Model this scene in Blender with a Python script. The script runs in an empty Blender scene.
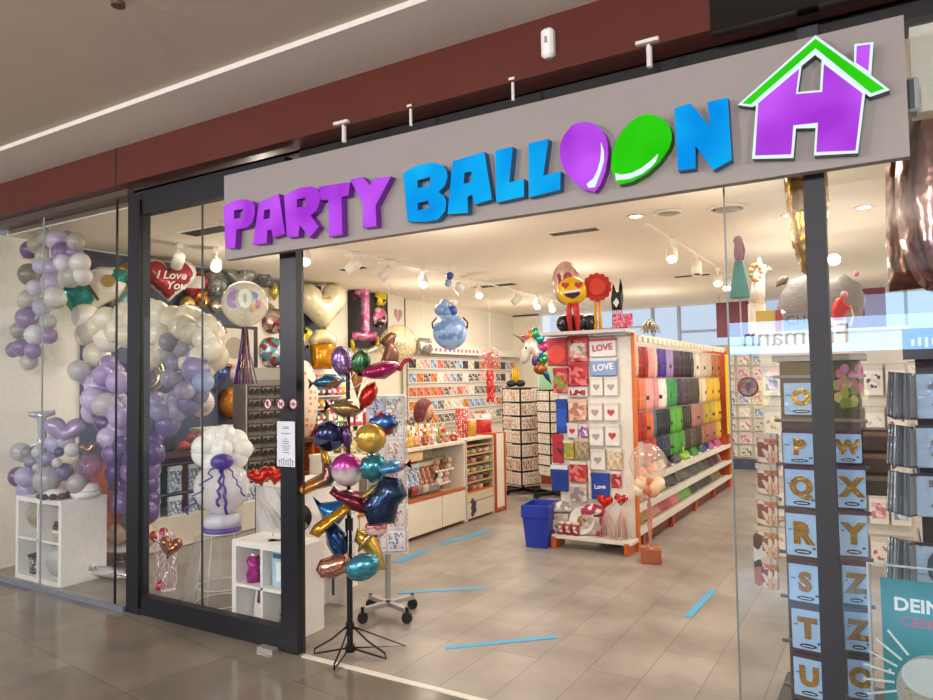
import bpy, math, random
from mathutils import Vector, Matrix, geometry
random.seed(11)
SC = bpy.context.scene
COL = SC.collection
PI = math.pi
SC.view_settings.view_transform = 'Standard'
SC.view_settings.look = 'None'

# ------------------------------------------------------------------ camera
W, H, FPX = 933.0, 700.0, 705.0
YAW, PITCH, ROLL = math.radians(31.0), math.atan(32 / 705.0), math.radians(0.92)
CAM = Vector((0, 0, 1.6))
fwd = Vector((-math.sin(YAW) * math.cos(PITCH), math.cos(YAW) * math.cos(PITCH), math.sin(PITCH)))
r0 = Vector((math.cos(YAW), math.sin(YAW), 0))
u0 = r0.cross(fwd)
cs, sn = math.cos(-ROLL), math.sin(-ROLL)
RT = r0 * cs + u0 * sn
UP = -r0 * sn + u0 * cs
cd = bpy.data.cameras.new('camera')
cd.sensor_fit = 'HORIZONTAL'; cd.sensor_width = 36.0; cd.lens = 36.0 * FPX / W
cd.clip_start = 0.05; cd.clip_end = 100
co = bpy.data.objects.new('camera', cd); COL.objects.link(co)
mx = Matrix((RT, UP, -fwd)).transposed().to_4x4(); mx.translation = CAM
co.matrix_world = mx
SC.camera = co

def ray(x, y):
    return fwd + RT * ((x - W / 2) / FPX) + UP * ((H / 2 - y) / FPX)
def Yp(x, y, Y):
    d = ray(x, y); return CAM + d * ((Y - CAM.y) / d.y)
def Zp(x, y, z=0.0):
    d = ray(x, y); return CAM + d * ((z - CAM.z) / d.z)
def Xp(x, y, X):
    d = ray(x, y); return CAM + d * ((X - CAM.x) / d.x)
def px(p):
    return (Vector(p) - CAM).dot(fwd) / FPX          # metres per pixel at p
def face(p, add=0.0):
    d = CAM - Vector(p); return math.atan2(d.x, -d.y) + math.radians(add)

# ------------------------------------------------------------------ materials
def lin(h):
    if not isinstance(h, str): return tuple(h) + ((1,) if len(h) == 3 else ())
    h = h.lstrip('#'); o = []
    for i in (0, 2, 4):
        c = int(h[i:i + 2], 16) / 255
        o.append(c / 12.92 if c <= .04045 else ((c + .055) / 1.055) ** 2.4)
    return (*o, 1)
_M = {}
def newmat(key):
    m = bpy.data.materials.new(key); m.use_nodes = True
    nt = m.node_tree; nt.nodes.clear()
    return m, nt, nt.nodes.new('ShaderNodeOutputMaterial')
def M(col, rough=.5, metal=0., emit=0., bump=0., scale=25., var=.10, coat=0.):
    k = ('M', col, rough, metal, emit, bump, scale, var, coat)
    if k in _M: return _M[k]
    m, nt, out = newmat('surface ' + str(col)); N = nt.nodes.new; L = nt.links.new
    b = N('ShaderNodeBsdfPrincipled'); L(b.outputs[0], out.inputs[0])
    tc = N('ShaderNodeTexCoord'); nz = N('ShaderNodeTexNoise'); nz.inputs['Scale'].default_value = scale
    L(tc.outputs['Object'], nz.inputs['Vector'])
    c = lin(col)
    mixn = N('ShaderNodeMix'); mixn.data_type = 'RGBA'
    mixn.inputs[6].default_value = tuple(max(0, v * (1 - var)) for v in c[:3]) + (1,)
    mixn.inputs[7].default_value = tuple(min(1, v * (1 + var)) for v in c[:3]) + (1,)
    L(nz.outputs[0], mixn.inputs[0]); L(mixn.outputs[2], b.inputs['Base Color'])
    b.inputs['Roughness'].default_value = rough; b.inputs['Metallic'].default_value = metal
    if coat: b.inputs['Coat Weight'].default_value = coat
    if emit:
        L(mixn.outputs[2], b.inputs['Emission Color']); b.inputs['Emission Strength'].default_value = emit
    if bump:
        bp = N('ShaderNodeBump'); bp.inputs['Strength'].default_value = bump; bp.inputs['Distance'].default_value = .02
        L(nz.outputs[0], bp.inputs['Height']); L(bp.outputs[0], b.inputs['Normal'])
    _M[k] = m; return m
def FO(col, metal=.72, rough=.2, bump=.35, scale=14):           # crinkled balloon foil
    return M(col, rough, metal, 0, bump, scale, .15)
def LX(col):                                                     # latex balloon
    return M(col, .28, 0, 0, 0, 6, .05, .4)
def PR(c1, c2, c3, scale=30, rough=.4, metal=0.):               # busy printed packaging
    k = ('P', c1, c2, c3, scale, rough, metal)
    if k in _M: return _M[k]
    m, nt, out = newmat('print'); N = nt.nodes.new; L = nt.links.new
    b = N('ShaderNodeBsdfPrincipled'); L(b.outputs[0], out.inputs[0])
    tc = N('ShaderNodeTexCoord'); v = N('ShaderNodeTexVoronoi'); v.inputs['Scale'].default_value = scale
    L(tc.outputs['Object'], v.inputs['Vector'])
    sp = N('ShaderNodeSeparateColor'); L(v.outputs['Color'], sp.inputs[0])
    cr = N('ShaderNodeValToRGB'); cr.color_ramp.interpolation = 'CONSTANT'
    e = cr.color_ramp.elements; e[0].color = lin(c1); e[0].position = 0
    e[1].color = lin(c2); e[1].position = .45
    x = e.new(.75); x.color = lin(c3)
    L(sp.outputs[0], cr.inputs[0]); L(cr.outputs[0], b.inputs['Base Color'])
    b.inputs['Roughness'].default_value = rough; b.inputs['Metallic'].default_value = metal
    _M[k] = m; return m
def DOT(cb, cdot, scale=40, thr=.3, rough=.35, metal=0.):       # dots on a ground colour
    k = ('D', cb, cdot, scale, thr, rough, metal)
    if k in _M: return _M[k]
    m, nt, out = newmat('dots'); N = nt.nodes.new; L = nt.links.new
    b = N('ShaderNodeBsdfPrincipled'); L(b.outputs[0], out.inputs[0])
    tc = N('ShaderNodeTexCoord'); v = N('ShaderNodeTexVoronoi'); v.inputs['Scale'].default_value = scale
    v.inputs['Randomness'].default_value = .5
    L(tc.outputs['Object'], v.inputs['Vector'])
    cr = N('ShaderNodeValToRGB'); cr.color_ramp.interpolation = 'CONSTANT'
    e = cr.color_ramp.elements; e[0].color = lin(cdot); e[0].position = 0; e[1].color = lin(cb); e[1].position = thr
    L(v.outputs['Distance'], cr.inputs[0]); L(cr.outputs[0], b.inputs['Base Color'])
    b.inputs['Roughness'].default_value = rough; b.inputs['Metallic'].default_value = metal
    _M[k] = m; return m
def GR(c1, c2, z0, z1, rough=.35, metal=0., axis=2):            # two-tone gradient in object space
    k = ('G', c1, c2, z0, z1, rough, metal, axis)
    if k in _M: return _M[k]
    m, nt, out = newmat('gradient'); N = nt.nodes.new; L = nt.links.new
    b = N('ShaderNodeBsdfPrincipled'); L(b.outputs[0], out.inputs[0])
    tc = N('ShaderNodeTexCoord'); s = N('ShaderNodeSeparateXYZ'); L(tc.outputs['Object'], s.inputs[0])
    mr = N('ShaderNodeMapRange'); mr.inputs[1].default_value = z0; mr.inputs[2].default_value = z1
    L(s.outputs[axis], mr.inputs[0])
    mi = N('ShaderNodeMix'); mi.data_type = 'RGBA'; mi.inputs[6].default_value = lin(c1); mi.inputs[7].default_value = lin(c2)
    L(mr.outputs[0], mi.inputs[0]); L(mi.outputs[2], b.inputs['Base Color'])
    b.inputs['Roughness'].default_value = rough; b.inputs['Metallic'].default_value = metal
    _M[k] = m; return m
def GL(tint='#ffffff', base=.06, edge=.7, rough=.0, haze=0., hcol='#ffffff', dots=None, dscale=40, dthr=.22):  # thin clear sheet
    k = ('T', tint, base, edge, rough, haze, hcol, dots, dscale, dthr)
    if k in _M: return _M[k]
    m, nt, out = newmat('clear sheet'); N = nt.nodes.new; L = nt.links.new
    t = N('ShaderNodeBsdfTransparent'); t.inputs[0].default_value = lin(tint)
    g = N('ShaderNodeBsdfGlossy'); g.inputs['Roughness'].default_value = rough
    lw = N('ShaderNodeLayerWeight'); lw.inputs['Blend'].default_value = .5
    pw = N('ShaderNodeMath'); pw.operation = 'POWER'; pw.inputs[1].default_value = 4.0; L(lw.outputs['Facing'], pw.inputs[0])
    ma = N('ShaderNodeMath'); ma.operation = 'MULTIPLY_ADD'; ma.inputs[1].default_value = edge; ma.inputs[2].default_value = base
    L(pw.outputs[0], ma.inputs[0])
    mx_ = N('ShaderNodeMixShader'); L(ma.outputs[0], mx_.inputs[0])
    src = t.outputs[0]
    if haze or dots:
        d = N('ShaderNodeBsdfDiffuse'); d.inputs[0].default_value = lin(hcol)
        m2 = N('ShaderNodeMixShader'); m2.inputs[0].default_value = haze
        L(t.outputs[0], m2.inputs[1]); L(d.outputs[0], m2.inputs[2]); src = m2.outputs[0]
        if dots:
            tc = N('ShaderNodeTexCoord'); v = N('ShaderNodeTexVoronoi'); v.inputs['Scale'].default_value = dscale
            L(tc.outputs['Object'], v.inputs['Vector'])
            lt = N('ShaderNodeMath'); lt.operation = 'LESS_THAN'; lt.inputs[1].default_value = dthr
            L(v.outputs['Distance'], lt.inputs[0])
            dd = N('ShaderNodeBsdfDiffuse')
            if dots == 'multi':
                hs = N('ShaderNodeHueSaturation'); hs.inputs['Saturation'].default_value = 1.0
                L(v.outputs['Color'], hs.inputs['Color']); L(hs.outputs[0], dd.inputs[0])
            else: dd.inputs[0].default_value = lin(dots)
            m3 = N('ShaderNodeMixShader'); L(lt.outputs[0], m3.inputs[0]); L(src, m3.inputs[1]); L(dd.outputs[0], m3.inputs[2])
            src = m3.outputs[0]
    L(src, mx_.inputs[1]); L(g.outputs[0], mx_.inputs[2]); L(mx_.outputs[0], out.inputs[0])
    _M[k] = m; return m
def EM(col, s):
    k = ('E', col, s)
    if k in _M: return _M[k]
    m, nt, out = newmat('glowing surface'); e = nt.nodes.new('ShaderNodeEmission')
    e.inputs[0].default_value = lin(col); e.inputs[1].default_value = s
    nt.links.new(e.outputs[0], out.inputs[0]); _M[k] = m; return m
def PLANK(c1, c2, mortar, bw, rh, rough, rot=0., ms=.003, off=.5, nscale=3., bumpy=0., spec=.5):
    k = ('B', c1, c2, mortar, bw, rh, rough, rot)
    if k in _M: return _M[k]
    m, nt, out = newmat('tiled floor'); N = nt.nodes.new; L = nt.links.new
    b = N('ShaderNodeBsdfPrincipled'); L(b.outputs[0], out.inputs[0])
    tc = N('ShaderNodeTexCoord'); mp = N('ShaderNodeMapping'); mp.inputs['Rotation'].default_value = (0, 0, rot)
    L(tc.outputs['Object'], mp.inputs[0])
    br = N('ShaderNodeTexBrick'); br.offset = off; br.inputs['Scale'].default_value = 1
    br.inputs['Brick Width'].default_value = bw; br.inputs['Row Height'].default_value = rh
    br.inputs['Mortar Size'].default_value = ms; br.inputs['Color1'].default_value = lin(c1)
    br.inputs['Color2'].default_value = lin(c2); br.inputs['Mortar'].default_value = lin(mortar)
    L(mp.outputs[0], br.inputs[0])
    nz = N('ShaderNodeTexNoise'); nz.inputs['Scale'].default_value = nscale; nz.inputs['Detail'].default_value = 6
    L(mp.outputs[0], nz.inputs[0])
    mr = N('ShaderNodeMapRange'); mr.inputs[1].default_value = .3; mr.inputs[2].default_value = .7
    mr.inputs[3].default_value = .68; mr.inputs[4].default_value = 1.18; L(nz.outputs[0], mr.inputs[0])
    ml = N('ShaderNodeMix'); ml.data_type = 'RGBA'; ml.blend_type = 'MULTIPLY'; ml.inputs[0].default_value = 1
    L(br.outputs[0], ml.inputs[6]); L(mr.outputs[0], ml.inputs[7]); L(ml.outputs[2], b.inputs['Base Color'])
    b.inputs['Roughness'].default_value = rough; b.inputs['Specular IOR Level'].default_value = spec
    _M[k] = m; return m

# ------------------------------------------------------------------ mesh builder
I4 = Matrix.Identity(4)
def T(x=0, y=0, z=0, rz=0, rx=0, ry=0, s=(1, 1, 1)):
    return Matrix.Translation((x, y, z)) @ Matrix.Rotation(rz, 4, 'Z') @ Matrix.Rotation(ry, 4, 'Y') @ Matrix.Rotation(rx, 4, 'X') @ Matrix.Diagonal((*s, 1))
class B:
    def __init__(s, mat=None):
        s.V = []; s.F = []; s.I = []; s.S = []; s.mats = []; s.cur = 0
        if mat: s.m(mat)
    def m(s, mat):
        if mat not in s.mats: s.mats.append(mat)
        s.cur = s.mats.index(mat); return s
    def add(s, vs, fs, smooth=False, mtx=None):
        n = len(s.V)
        s.V += [tuple(mtx @ Vector(v)) if mtx is not None else tuple(v) for v in vs]
        for f in fs: s.F.append([i + n for i in f]); s.I.append(s.cur); s.S.append(smooth)
        return s
    def box(s, c, d, mtx=None, ch=0.):
        x, y, z = d[0] / 2, d[1] / 2, d[2] / 2
        t = Matrix.Translation(c)
        if mtx is not None: t = mtx @ t
        if ch <= 0:
            vs = [(i * x, j * y, k * z) for i in (-1, 1) for j in (-1, 1) for k in (-1, 1)]
            return s.add(vs, [(0, 1, 3, 2), (4, 6, 7, 5), (0, 4, 5, 1), (2, 3, 7, 6), (0, 2, 6, 4), (1, 5, 7, 3)], False, t)
        r = min(ch, x * .49, y * .49, z * .9)
        ring = [(-x + r, -y), (x - r, -y), (x, -y + r), (x, y - r), (x - r, y), (-x + r, y), (-x, y - r), (-x, -y + r)]
        def sc(p, q): return (p[0] * (x - q) / x, p[1] * (y - q) / y)
        L = []
        for zz, q in ((-z, r), (-z + r, 0), (z - r, 0), (z, r)):
            L += [(*sc(p, q), zz) for p in ring]
        fs = [list(range(7, -1, -1)), list(range(24, 32))]
        for k in range(3):
            for i in range(8): fs.append((k * 8 + i, k * 8 + (i + 1) % 8, k * 8 + 8 + (i + 1) % 8, k * 8 + 8 + i))
        return s.add(L, fs, False, t)
    def cyl(s, p0, p1, r0, r1=None, n=12, mtx=None):
        if r1 is None: r1 = r0
        p0 = Vector(p0); p1 = Vector(p1); d = (p1 - p0)
        if d.length < 1e-6: return s
        q = d.to_track_quat('Z', 'Y')
        vs = []
        for p, r in ((p0, r0), (p1, r1)):
            for i in range(n):
                a = 2 * PI * i / n; vs.append(p + q @ Vector((r * math.cos(a), r * math.sin(a), 0)))
        fs = [(i, (i + 1) % n, n + (i + 1) % n, n + i) for i in range(n)]
        s.add(vs, fs, True, mtx)
        s.add(vs[:n], [list(range(n - 1, -1, -1))], False, mtx); s.add(vs[n:], [list(range(n))], False, mtx)
        return s
    def tube(s, pts, r, n=8, mtx=None):
        pts = [Vector(p) for p in pts]; vs = []; fs = []; m = len(pts)
        rr = r if isinstance(r, (list, tuple)) else [r] * m
        nrm = None
        for k, p in enumerate(pts):
            d = (pts[min(k + 1, m - 1)] - pts[max(k - 1, 0)]).normalized()
            if nrm is None: nrm = d.orthogonal().normalized()
            nrm = (nrm - d * nrm.dot(d))
            nrm = nrm.normalized() if nrm.length > 1e-6 else d.orthogonal().normalized()
            bn = d.cross(nrm)
            for i in range(n):
                a = 2 * PI * i / n; vs.append(p + (nrm * math.cos(a) + bn * math.sin(a)) * rr[k])
        for k in range(m - 1):
            for i in range(n): fs.append((k * n + i, k * n + (i + 1) % n, k * n + n + (i + 1) % n, k * n + n + i))
        fs += [list(range(n - 1, -1, -1)), [(m - 1) * n + i for i in range(n)]]
        return s.add(vs, fs, True, mtx)
    def lathe(s, prof, n=20, mtx=None, smooth=True):
        vs = []; fs = []; m = len(prof)
        for r, z in prof:
            for i in range(n):
                a = 2 * PI * i / n; vs.append((r * math.cos(a), r * math.sin(a), z))
        for k in range(m - 1):
            for i in range(n): fs.append((k * n + i, k * n + (i + 1) % n, k * n + n + (i + 1) % n, k * n + n + i))
        ring = len(prof) > 2 and abs(prof[0][0] - prof[-1][0]) < 1e-6 and prof[0][0] > .002 and abs(prof[0][1] - prof[-1][1]) < .012
        if prof[0][0] > 1e-5 and not ring: fs.append(list(range(n - 1, -1, -1)))
        if prof[-1][0] > 1e-5 and not ring: fs.append([(m - 1) * n + i for i in range(n)])
        return s.add(vs, fs, smooth, mtx)
    def ball(s, c, r, mtx=None, n=18, neck=True):      # latex balloon: round top, slight taper to the knot
        rx, ry, rz = r if isinstance(r, (tuple, list)) else (r, r, r * 1.08)
        m = max(8, n // 2 + 2); prof = []
        for k in range(m + 1):
            a = PI * k / m; z = -math.cos(a); q = math.sin(a)
            if neck and z < 0: q *= 1 - .12 * (-z) ** 2
            prof.append((max(q, 1e-4), z))
        t = Matrix.Translation(c) @ Matrix.Diagonal((rx, ry, rz, 1))
        if mtx is not None: t = Matrix.Translation(c) @ mtx @ Matrix.Diagonal((rx, ry, rz, 1))
        s.lathe(prof, n, t)
        if neck: s.lathe([(.10, -1.08), (.03, -.99)], 8, t)
        return s
    def poly(s, pts, th, mtx=None, holes=()):          # flat plate in local XZ, front face at y=0, depth +y
        loops = [pts] + list(holes)
        co2 = []; ed = []
        for lp in loops:
            n = len(co2); co2 += [Vector(p) for p in lp]; ed += [(n + i, n + (i + 1) % len(lp)) for i in range(len(lp))]
        if holes: r = geometry.delaunay_2d_cdt(co2, ed, [], 2, 1e-7)
        else: r = geometry.delaunay_2d_cdt(co2, ed, [], 1, 1e-7)
        v2, e2, f2 = r[0], r[1], r[2]
        if holes: f2 = [f for f in f2 if not any(inside(sum((v2[i] for i in f), Vector((0, 0))) / len(f), [h]) for h in holes)]
        fr = [(p.x, 0, p.y) for p in v2]
        s.add(fr, [tuple(f) for f in f2], False, mtx)
        if th > 0:
            s.add([(p.x, th, p.y) for p in v2], [tuple(reversed(f)) for f in f2], False, mtx)
            for lp in loops:
                n = len(lp)
                vs = [(p[0], 0, p[1]) for p in lp] + [(p[0], th, p[1]) for p in lp]
                s.add(vs, [(i, (i + 1) % n, n + (i + 1) % n, n + i) for i in range(n)], False, mtx)
        return s
    def pillow(s, pts, puff, mtx=None, res=11, holes=()):   # inflated foil outline in local XZ
        loops = [resample(pts, res)] + [resample(h, res, True) for h in holes]
        allp = [p for l in loops for p in l]
        xs = [p[0] for p in allp]; zs = [p[1] for p in allp]
        d = max(max(xs) - min(xs), max(zs) - min(zs)) / res
        co2 = []; ed = []
        for lp in loops:
            n = len(co2); co2 += [Vector(p) for p in lp]; ed += [(n + i, n + (i + 1) % len(lp)) for i in range(len(lp))]
        segs = [(lp[i], lp[(i + 1) % len(lp)]) for lp in loops for i in range(len(lp))]
        def dist(p):
            b = 9e9
            for a, c in segs:
                ax, az = a; vx, vz = c[0] - ax, c[1] - az; l = vx * vx + vz * vz
                t = 0 if l == 0 else max(0, min(1, ((p[0] - ax) * vx + (p[1] - az) * vz) / l))
                q = (p[0] - ax - t * vx) ** 2 + (p[1] - az - t * vz) ** 2
                if q < b: b = q
            return math.sqrt(b)
        nx = int((max(xs) - min(xs)) / d) + 1; nz = int((max(zs) - min(zs)) / d) + 1
        for i in range(nx + 1):
            for j in range(nz + 1):
                p = (min(xs) + (i + (.5 if j % 2 else 0)) * d, min(zs) + j * d)
                if inside(p, loops) and dist(p) > .42 * d: co2.append(Vector(p))
        r = geometry.delaunay_2d_cdt(co2, ed, [], 2 if holes else 1, 1e-7)
        v2, f2 = r[0], r[2]
        if holes: f2 = [f for f in f2 if not any(inside(sum((v2[i] for i in f), Vector((0, 0))) / len(f), [h]) for h in holes)]
        ds = [dist(p) for p in v2]; R = max(ds) or 1
        hh = [puff * math.sqrt(max(0, 1 - (1 - min(q / R, 1)) ** 2)) for q in ds]
        n = len(v2)
        back = list(range(n)); vs = [(p.x, -hh[i], p.y) for i, p in enumerate(v2)]
        for i, p in enumerate(v2):
            if ds[i] > 1e-5: back[i] = len(vs); vs.append((p.x, hh[i], p.y))
        fs = [tuple(f) for f in f2] + [tuple(back[i] for i in reversed(f)) for f in f2]
        return s.add(vs, fs, True, mtx)
    def done(s, name, parent=None, loc=(0, 0, 0), rz=0., rx=0., ry=0., bevel=0., mesh=None):
        me = s.mesh(name)
        return link(name, me, parent, loc, rz, rx, ry, bevel)
    def mesh(s, name):
        me = bpy.data.meshes.new(name); me.from_pydata(s.V, [], s.F)
        for m in s.mats: me.materials.append(m)
        me.polygons.foreach_set('material_index', s.I); me.polygons.foreach_set('use_smooth', s.S)
        me.update(); return me
def inside(p, loops):
    c = False
    for lp in loops:
        n = len(lp)
        for i in range(n):
            a, b = lp[i], lp[(i + 1) % n]
            if (a[1] > p[1]) != (b[1] > p[1]) and p[0] < (b[0] - a[0]) * (p[1] - a[1]) / (b[1] - a[1]) + a[0]: c = not c
    return c
def resample(pts, res, hole=False):
    xs = [p[0] for p in pts]; zs = [p[1] for p in pts]
    d = max(max(xs) - min(xs), max(zs) - min(zs)) / (res * (2.2 if hole else 1)); o = []
    for i in range(len(pts)):
        a, b = pts[i], pts[(i + 1) % len(pts)]
        k = max(1, int(math.hypot(b[0] - a[0], b[1] - a[1]) / d))
        for j in range(k): o.append((a[0] + (b[0] - a[0]) * j / k, a[1] + (b[1] - a[1]) * j / k))
    return o
def link(name, me, parent=None, loc=(0, 0, 0), rz=0., rx=0., ry=0., bevel=0.):
    o = bpy.data.objects.new(name, me); COL.objects.link(o)
    o.parent = parent; o.location = loc; o.rotation_euler = (rx, ry, rz)
    if bevel:
        mo = o.modifiers.new('soft edges', 'BEVEL'); mo.width = bevel; mo.segments = 2; mo.limit_method = 'ANGLE'
    return o
def tag(o, label, cat, group=None, kind=None):
    o['label'] = label; o['category'] = cat
    if group: o['group'] = group
    if kind: o['kind'] = kind
    return o
def thing(name, label, cat, loc=(0, 0, 0), rz=0., group=None):
    o = bpy.data.objects.new(name, None); COL.objects.link(o); o.empty_display_size = .05
    o.location = loc; o.rotation_euler = (0, 0, rz)
    return tag(o, label, cat, group)
def struct(o): o['kind'] = 'structure'; return o
def dup(root, loc, rz, label=None, group=None):
    r = root.copy(); COL.objects.link(r); r.location = loc; r.rotation_euler = (0, 0, rz)
    if label: r['label'] = label
    if group: r['group'] = group
    for ch in list(root.children):
        c = ch.copy(); COL.objects.link(c); c.parent = r
        for g in ch.children:
            d = g.copy(); COL.objects.link(d); d.parent = c
    return r
ORD = ['first', 'second', 'third', 'fourth', 'fifth', 'sixth', 'seventh', 'eighth', 'ninth', 'tenth', 'eleventh', 'twelfth', 'thirteenth', 'fourteenth', 'fifteenth', 'sixteenth', 'seventeenth', 'eighteenth', 'nineteenth', 'twentieth']

# text, made while the scene is still nearly empty so each conversion is quick
_TX = {}
def text_mesh(t, bold=.0, ext=.004, shear=0.):
    k = (t, bold, ext, shear)
    if k in _TX: return _TX[k]
    cu = bpy.data.curves.new('letters', 'FONT'); cu.body = t; cu.align_x = 'CENTER'; cu.align_y = 'CENTER'
    cu.size = 1; cu.offset = bold; cu.extrude = ext; cu.shear = shear; cu.resolution_u = 3
    o = bpy.data.objects.new('letters', cu); COL.objects.link(o)
    dg = bpy.context.evaluated_depsgraph_get()
    me = bpy.data.meshes.new_from_object(o.evaluated_get(dg))
    bpy.data.objects.remove(o); bpy.data.curves.remove(cu)
    _TX[k] = me; return me
def text(name, t, size, mat, parent=None, loc=(0, 0, 0), rz=0., tilt=0., bold=.0, ext=.004, shear=0.):
    me = text_mesh(t, bold, ext, shear).copy(); me.materials.clear(); me.materials.append(mat)
    me.transform(Matrix.Rotation(PI / 2, 4, 'X') @ Matrix.Rotation(tilt, 4, 'Z') @ Matrix.Diagonal((size, size, size, 1)))
    o = link(name, me, parent, loc, rz); return o

# outlines in a unit frame (x, z), roughly 1 wide
def o_ell(a=.5, b=.5, n=28): return [(a * math.cos(2 * PI * i / n), b * math.sin(2 * PI * i / n)) for i in range(n)]
def o_heart(n=36):
    o = []
    for i in range(n):
        t = 2 * PI * i / n
        x = 16 * math.sin(t) ** 3; y = 13 * math.cos(t) - 5 * math.cos(2 * t) - 2 * math.cos(3 * t) - math.cos(4 * t)
        o.append((-x / 33, (y + 2) / 32))
    return o
def o_star(k=5, r=.22):
    return [((.5 if i % 2 == 0 else r) * math.cos(PI / 2 + PI * i / k), (.5 if i % 2 == 0 else r) * math.sin(PI / 2 + PI * i / k)) for i in range(2 * k)]
def o_scal(k=14, d=.05, n=84):
    return [((.45 + d * abs(math.sin(k * PI * i / n))) * math.cos(2 * PI * i / n), (.45 + d * abs(math.sin(k * PI * i / n))) * math.sin(2 * PI * i / n)) for i in range(n)]
def o_fish():
    return [(-.5, .0), (-.3, .17), (0, .22), (.25, .13), (.36, .03), (.5, .16), (.46, 0), (.5, -.16), (.36, -.03), (.25, -.13), (0, -.22), (-.3, -.17)]
def o_leaf(): return [(0, .5), (.16, .3), (.22, .05), (.18, -.2), (0, -.5), (-.18, -.2), (-.22, .05), (-.16, .3)]
def scale2(o, a, b): return [(x * a, z * b) for x, z in o]
def rot2(o, deg):
    c, s_ = math.cos(math.radians(deg)), math.sin(math.radians(deg)); return [(x * c - z * s_, x * s_ + z * c) for x, z in o]
def foil(name, label, cat, outline, p, w, h, mat, puff=.28, rz=None, tilt=0., group=None, res=11, holes=(), string=None, smat=None):
    """one inflated foil balloon; p is its centre; the origin sits at the centre"""
    p = Vector(p); rz = face(p) if rz is None else rz
    o2 = rot2(scale2(outline, w, h), tilt); hs = [rot2(scale2(q, w, h), tilt) for q in holes]
    b = B(mat).pillow(o2, puff * min(w, h), None, res, hs)
    if string is None:
        o = b.done(name, None, p, rz); return tag(o, label, cat, group)
    t = thing(name, label, cat, p, rz, group)
    b.done('foil_body', t)
    B(smat or M('#e8e8e8', .5)).tube([(0, 0, 0), Vector(string)], .0025, 5).done('string', t)
    return t
# ================================================================== SETTING
GY = 3.12                        # plane of the shopfront glass
CZ = 3.0                         # shop ceiling
XL, XR, YB = -6.88, 3.2, 13.4    # shop walls
white_wall = M('#f2ead9', .7); cream = M('#efe3cb', .6)
dark_frame = M('#1d1f27', .38, .35, 0, 0, 20, .08)
b = B(PLANK('#7d7568', '#6b6357', '#4c463d', 1.25, .62, .13, .12, .002, .5, 1.7, spec=.5)).box((-4, -2.94, -.05), (24, 12.12, .1))
floor = struct(b.done('floor'))
b = B(PLANK('#9e958c', '#948a81', '#766e67', 1.25, .30, .36, PI / 2, .003, .37, 2.4, spec=.4)).box(((XL + XR) / 2, (GY + YB) / 2, -.05), (XR - XL, YB - GY, .1))
struct(b.done('floor.001'))
struct(B(M('#f3e9d8', .75)).box(((XL + XR) / 2, (GY + YB) / 2 + .1, CZ + .05), (XR - XL, YB - GY - .2, .1)).done('ceiling'))
struct(B(M('#c2b5a5', .8, 0, 0, .0, 3, .05)).box((-4, -3.2, 3.40), (24, 11.7, .1)).done('ceiling.001'))
# left wall: white pier by the glass, dark slat board behind the foil display, white beyond
wl = B(white_wall).box((XL - .1, (GY + YB) / 2, CZ / 2), (.2, YB - GY, CZ))
struct(wl.done('wall_left'))
struct(B(M('#2f3a52', .5)).box((XL + .02, 5.72, 1.5), (.04, 3.42, 2.96)).done('trim_1'))
struct(B(M('#1c1a1d', .5)).box((XL + .05, 8.70, 2.56), (.10, 1.32, .84)).done('trim_2'))
struct(B(white_wall).box((XR + .1, (GY + YB) / 2, CZ / 2), (.2, YB - GY, CZ)).done('wall_right'))
bw = B(white_wall).box(((XL + XR) / 2, YB + .1, 1.08), (XR - XL, .2, 2.16)).box((XL + .3, YB + .1, 2.58), (.6, .2, .84)).box(((XL + XR) / 2, YB + .1, 2.985), (XR - XL, .2, .03))
struct(bw.done('wall_back'))
# clerestory band in the back wall
w1 = thing('window_1', 'x', 'x', (0, YB + .1, 0)); del w1['label'], w1['category']; struct(w1)
g = B(M('#a9b9cc', .5))
for x_ in (-5.6, -3.9, -3.4, -1.9, -.3, .25, 1.6, 2.6): g.box((x_, 0, 2.57), (.05, .1, .82))
g.box((-1.45, 0, 2.18), (9.3, .1, .04)).box((-2.65, 0, 2.48), (1.5, .06, .05)).box((-4.6, 0, 2.62), (1.4, .06, .03))
struct(g.done('frame', w1))
struct(B(EM('#cfe0f4', .95)).box((-1.45, .08, 2.58), (9.3, .01, .84)).done('pane', w1))
# neighbouring shop wall left and right of the front
struct(B(M('#54372f', .5)).box((-9.62, GY + .1, 1.6), (5.2, .2, 3.3)).done('wall_front'))
# maroon beam above the front, its underside and the white ceiling edge
struct(B(M('#57271f', .28, 0, 0, 0, 4, .12)).box((-4.2, 3.10, 3.2), (14, .2, .30)).box((-4.2, 3.36, 3.11), (14, .4, .12)).done('trim_3'))
struct(B(M('#15110f', .2)).box((.75, 3.02, 3.12), (2.68, .06, .17)).done('trim_4'))
struct(B(M('#d9d2ca', .7)).box((-4.2, 2.80, 3.335), (14, .44, .03)).done('trim_5'))
for x in (-4.72, 1.9): struct(B(M('#2a1511', .5)).box((x, 2.999, 3.2), (.012, .006, .30)).done('trim_6'))
# pale strip along the sill where shop floor meets mall floor
struct(B(M('#d9d3c8', .4)).box((-1.2, GY, .003), (3.66, .035, .008)).done('trim_7'))
struct(B(M('#7f8896', .35, .4)).box((-5.8, GY - .01, .018), (2.1, .03, .036)).done('trim_8'))
struct(B(M('#e3d8c6', .6)).box((1.66, GY + .13, 2.80), (3.1, .1, .38)).done('wall_front.001'))

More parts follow.
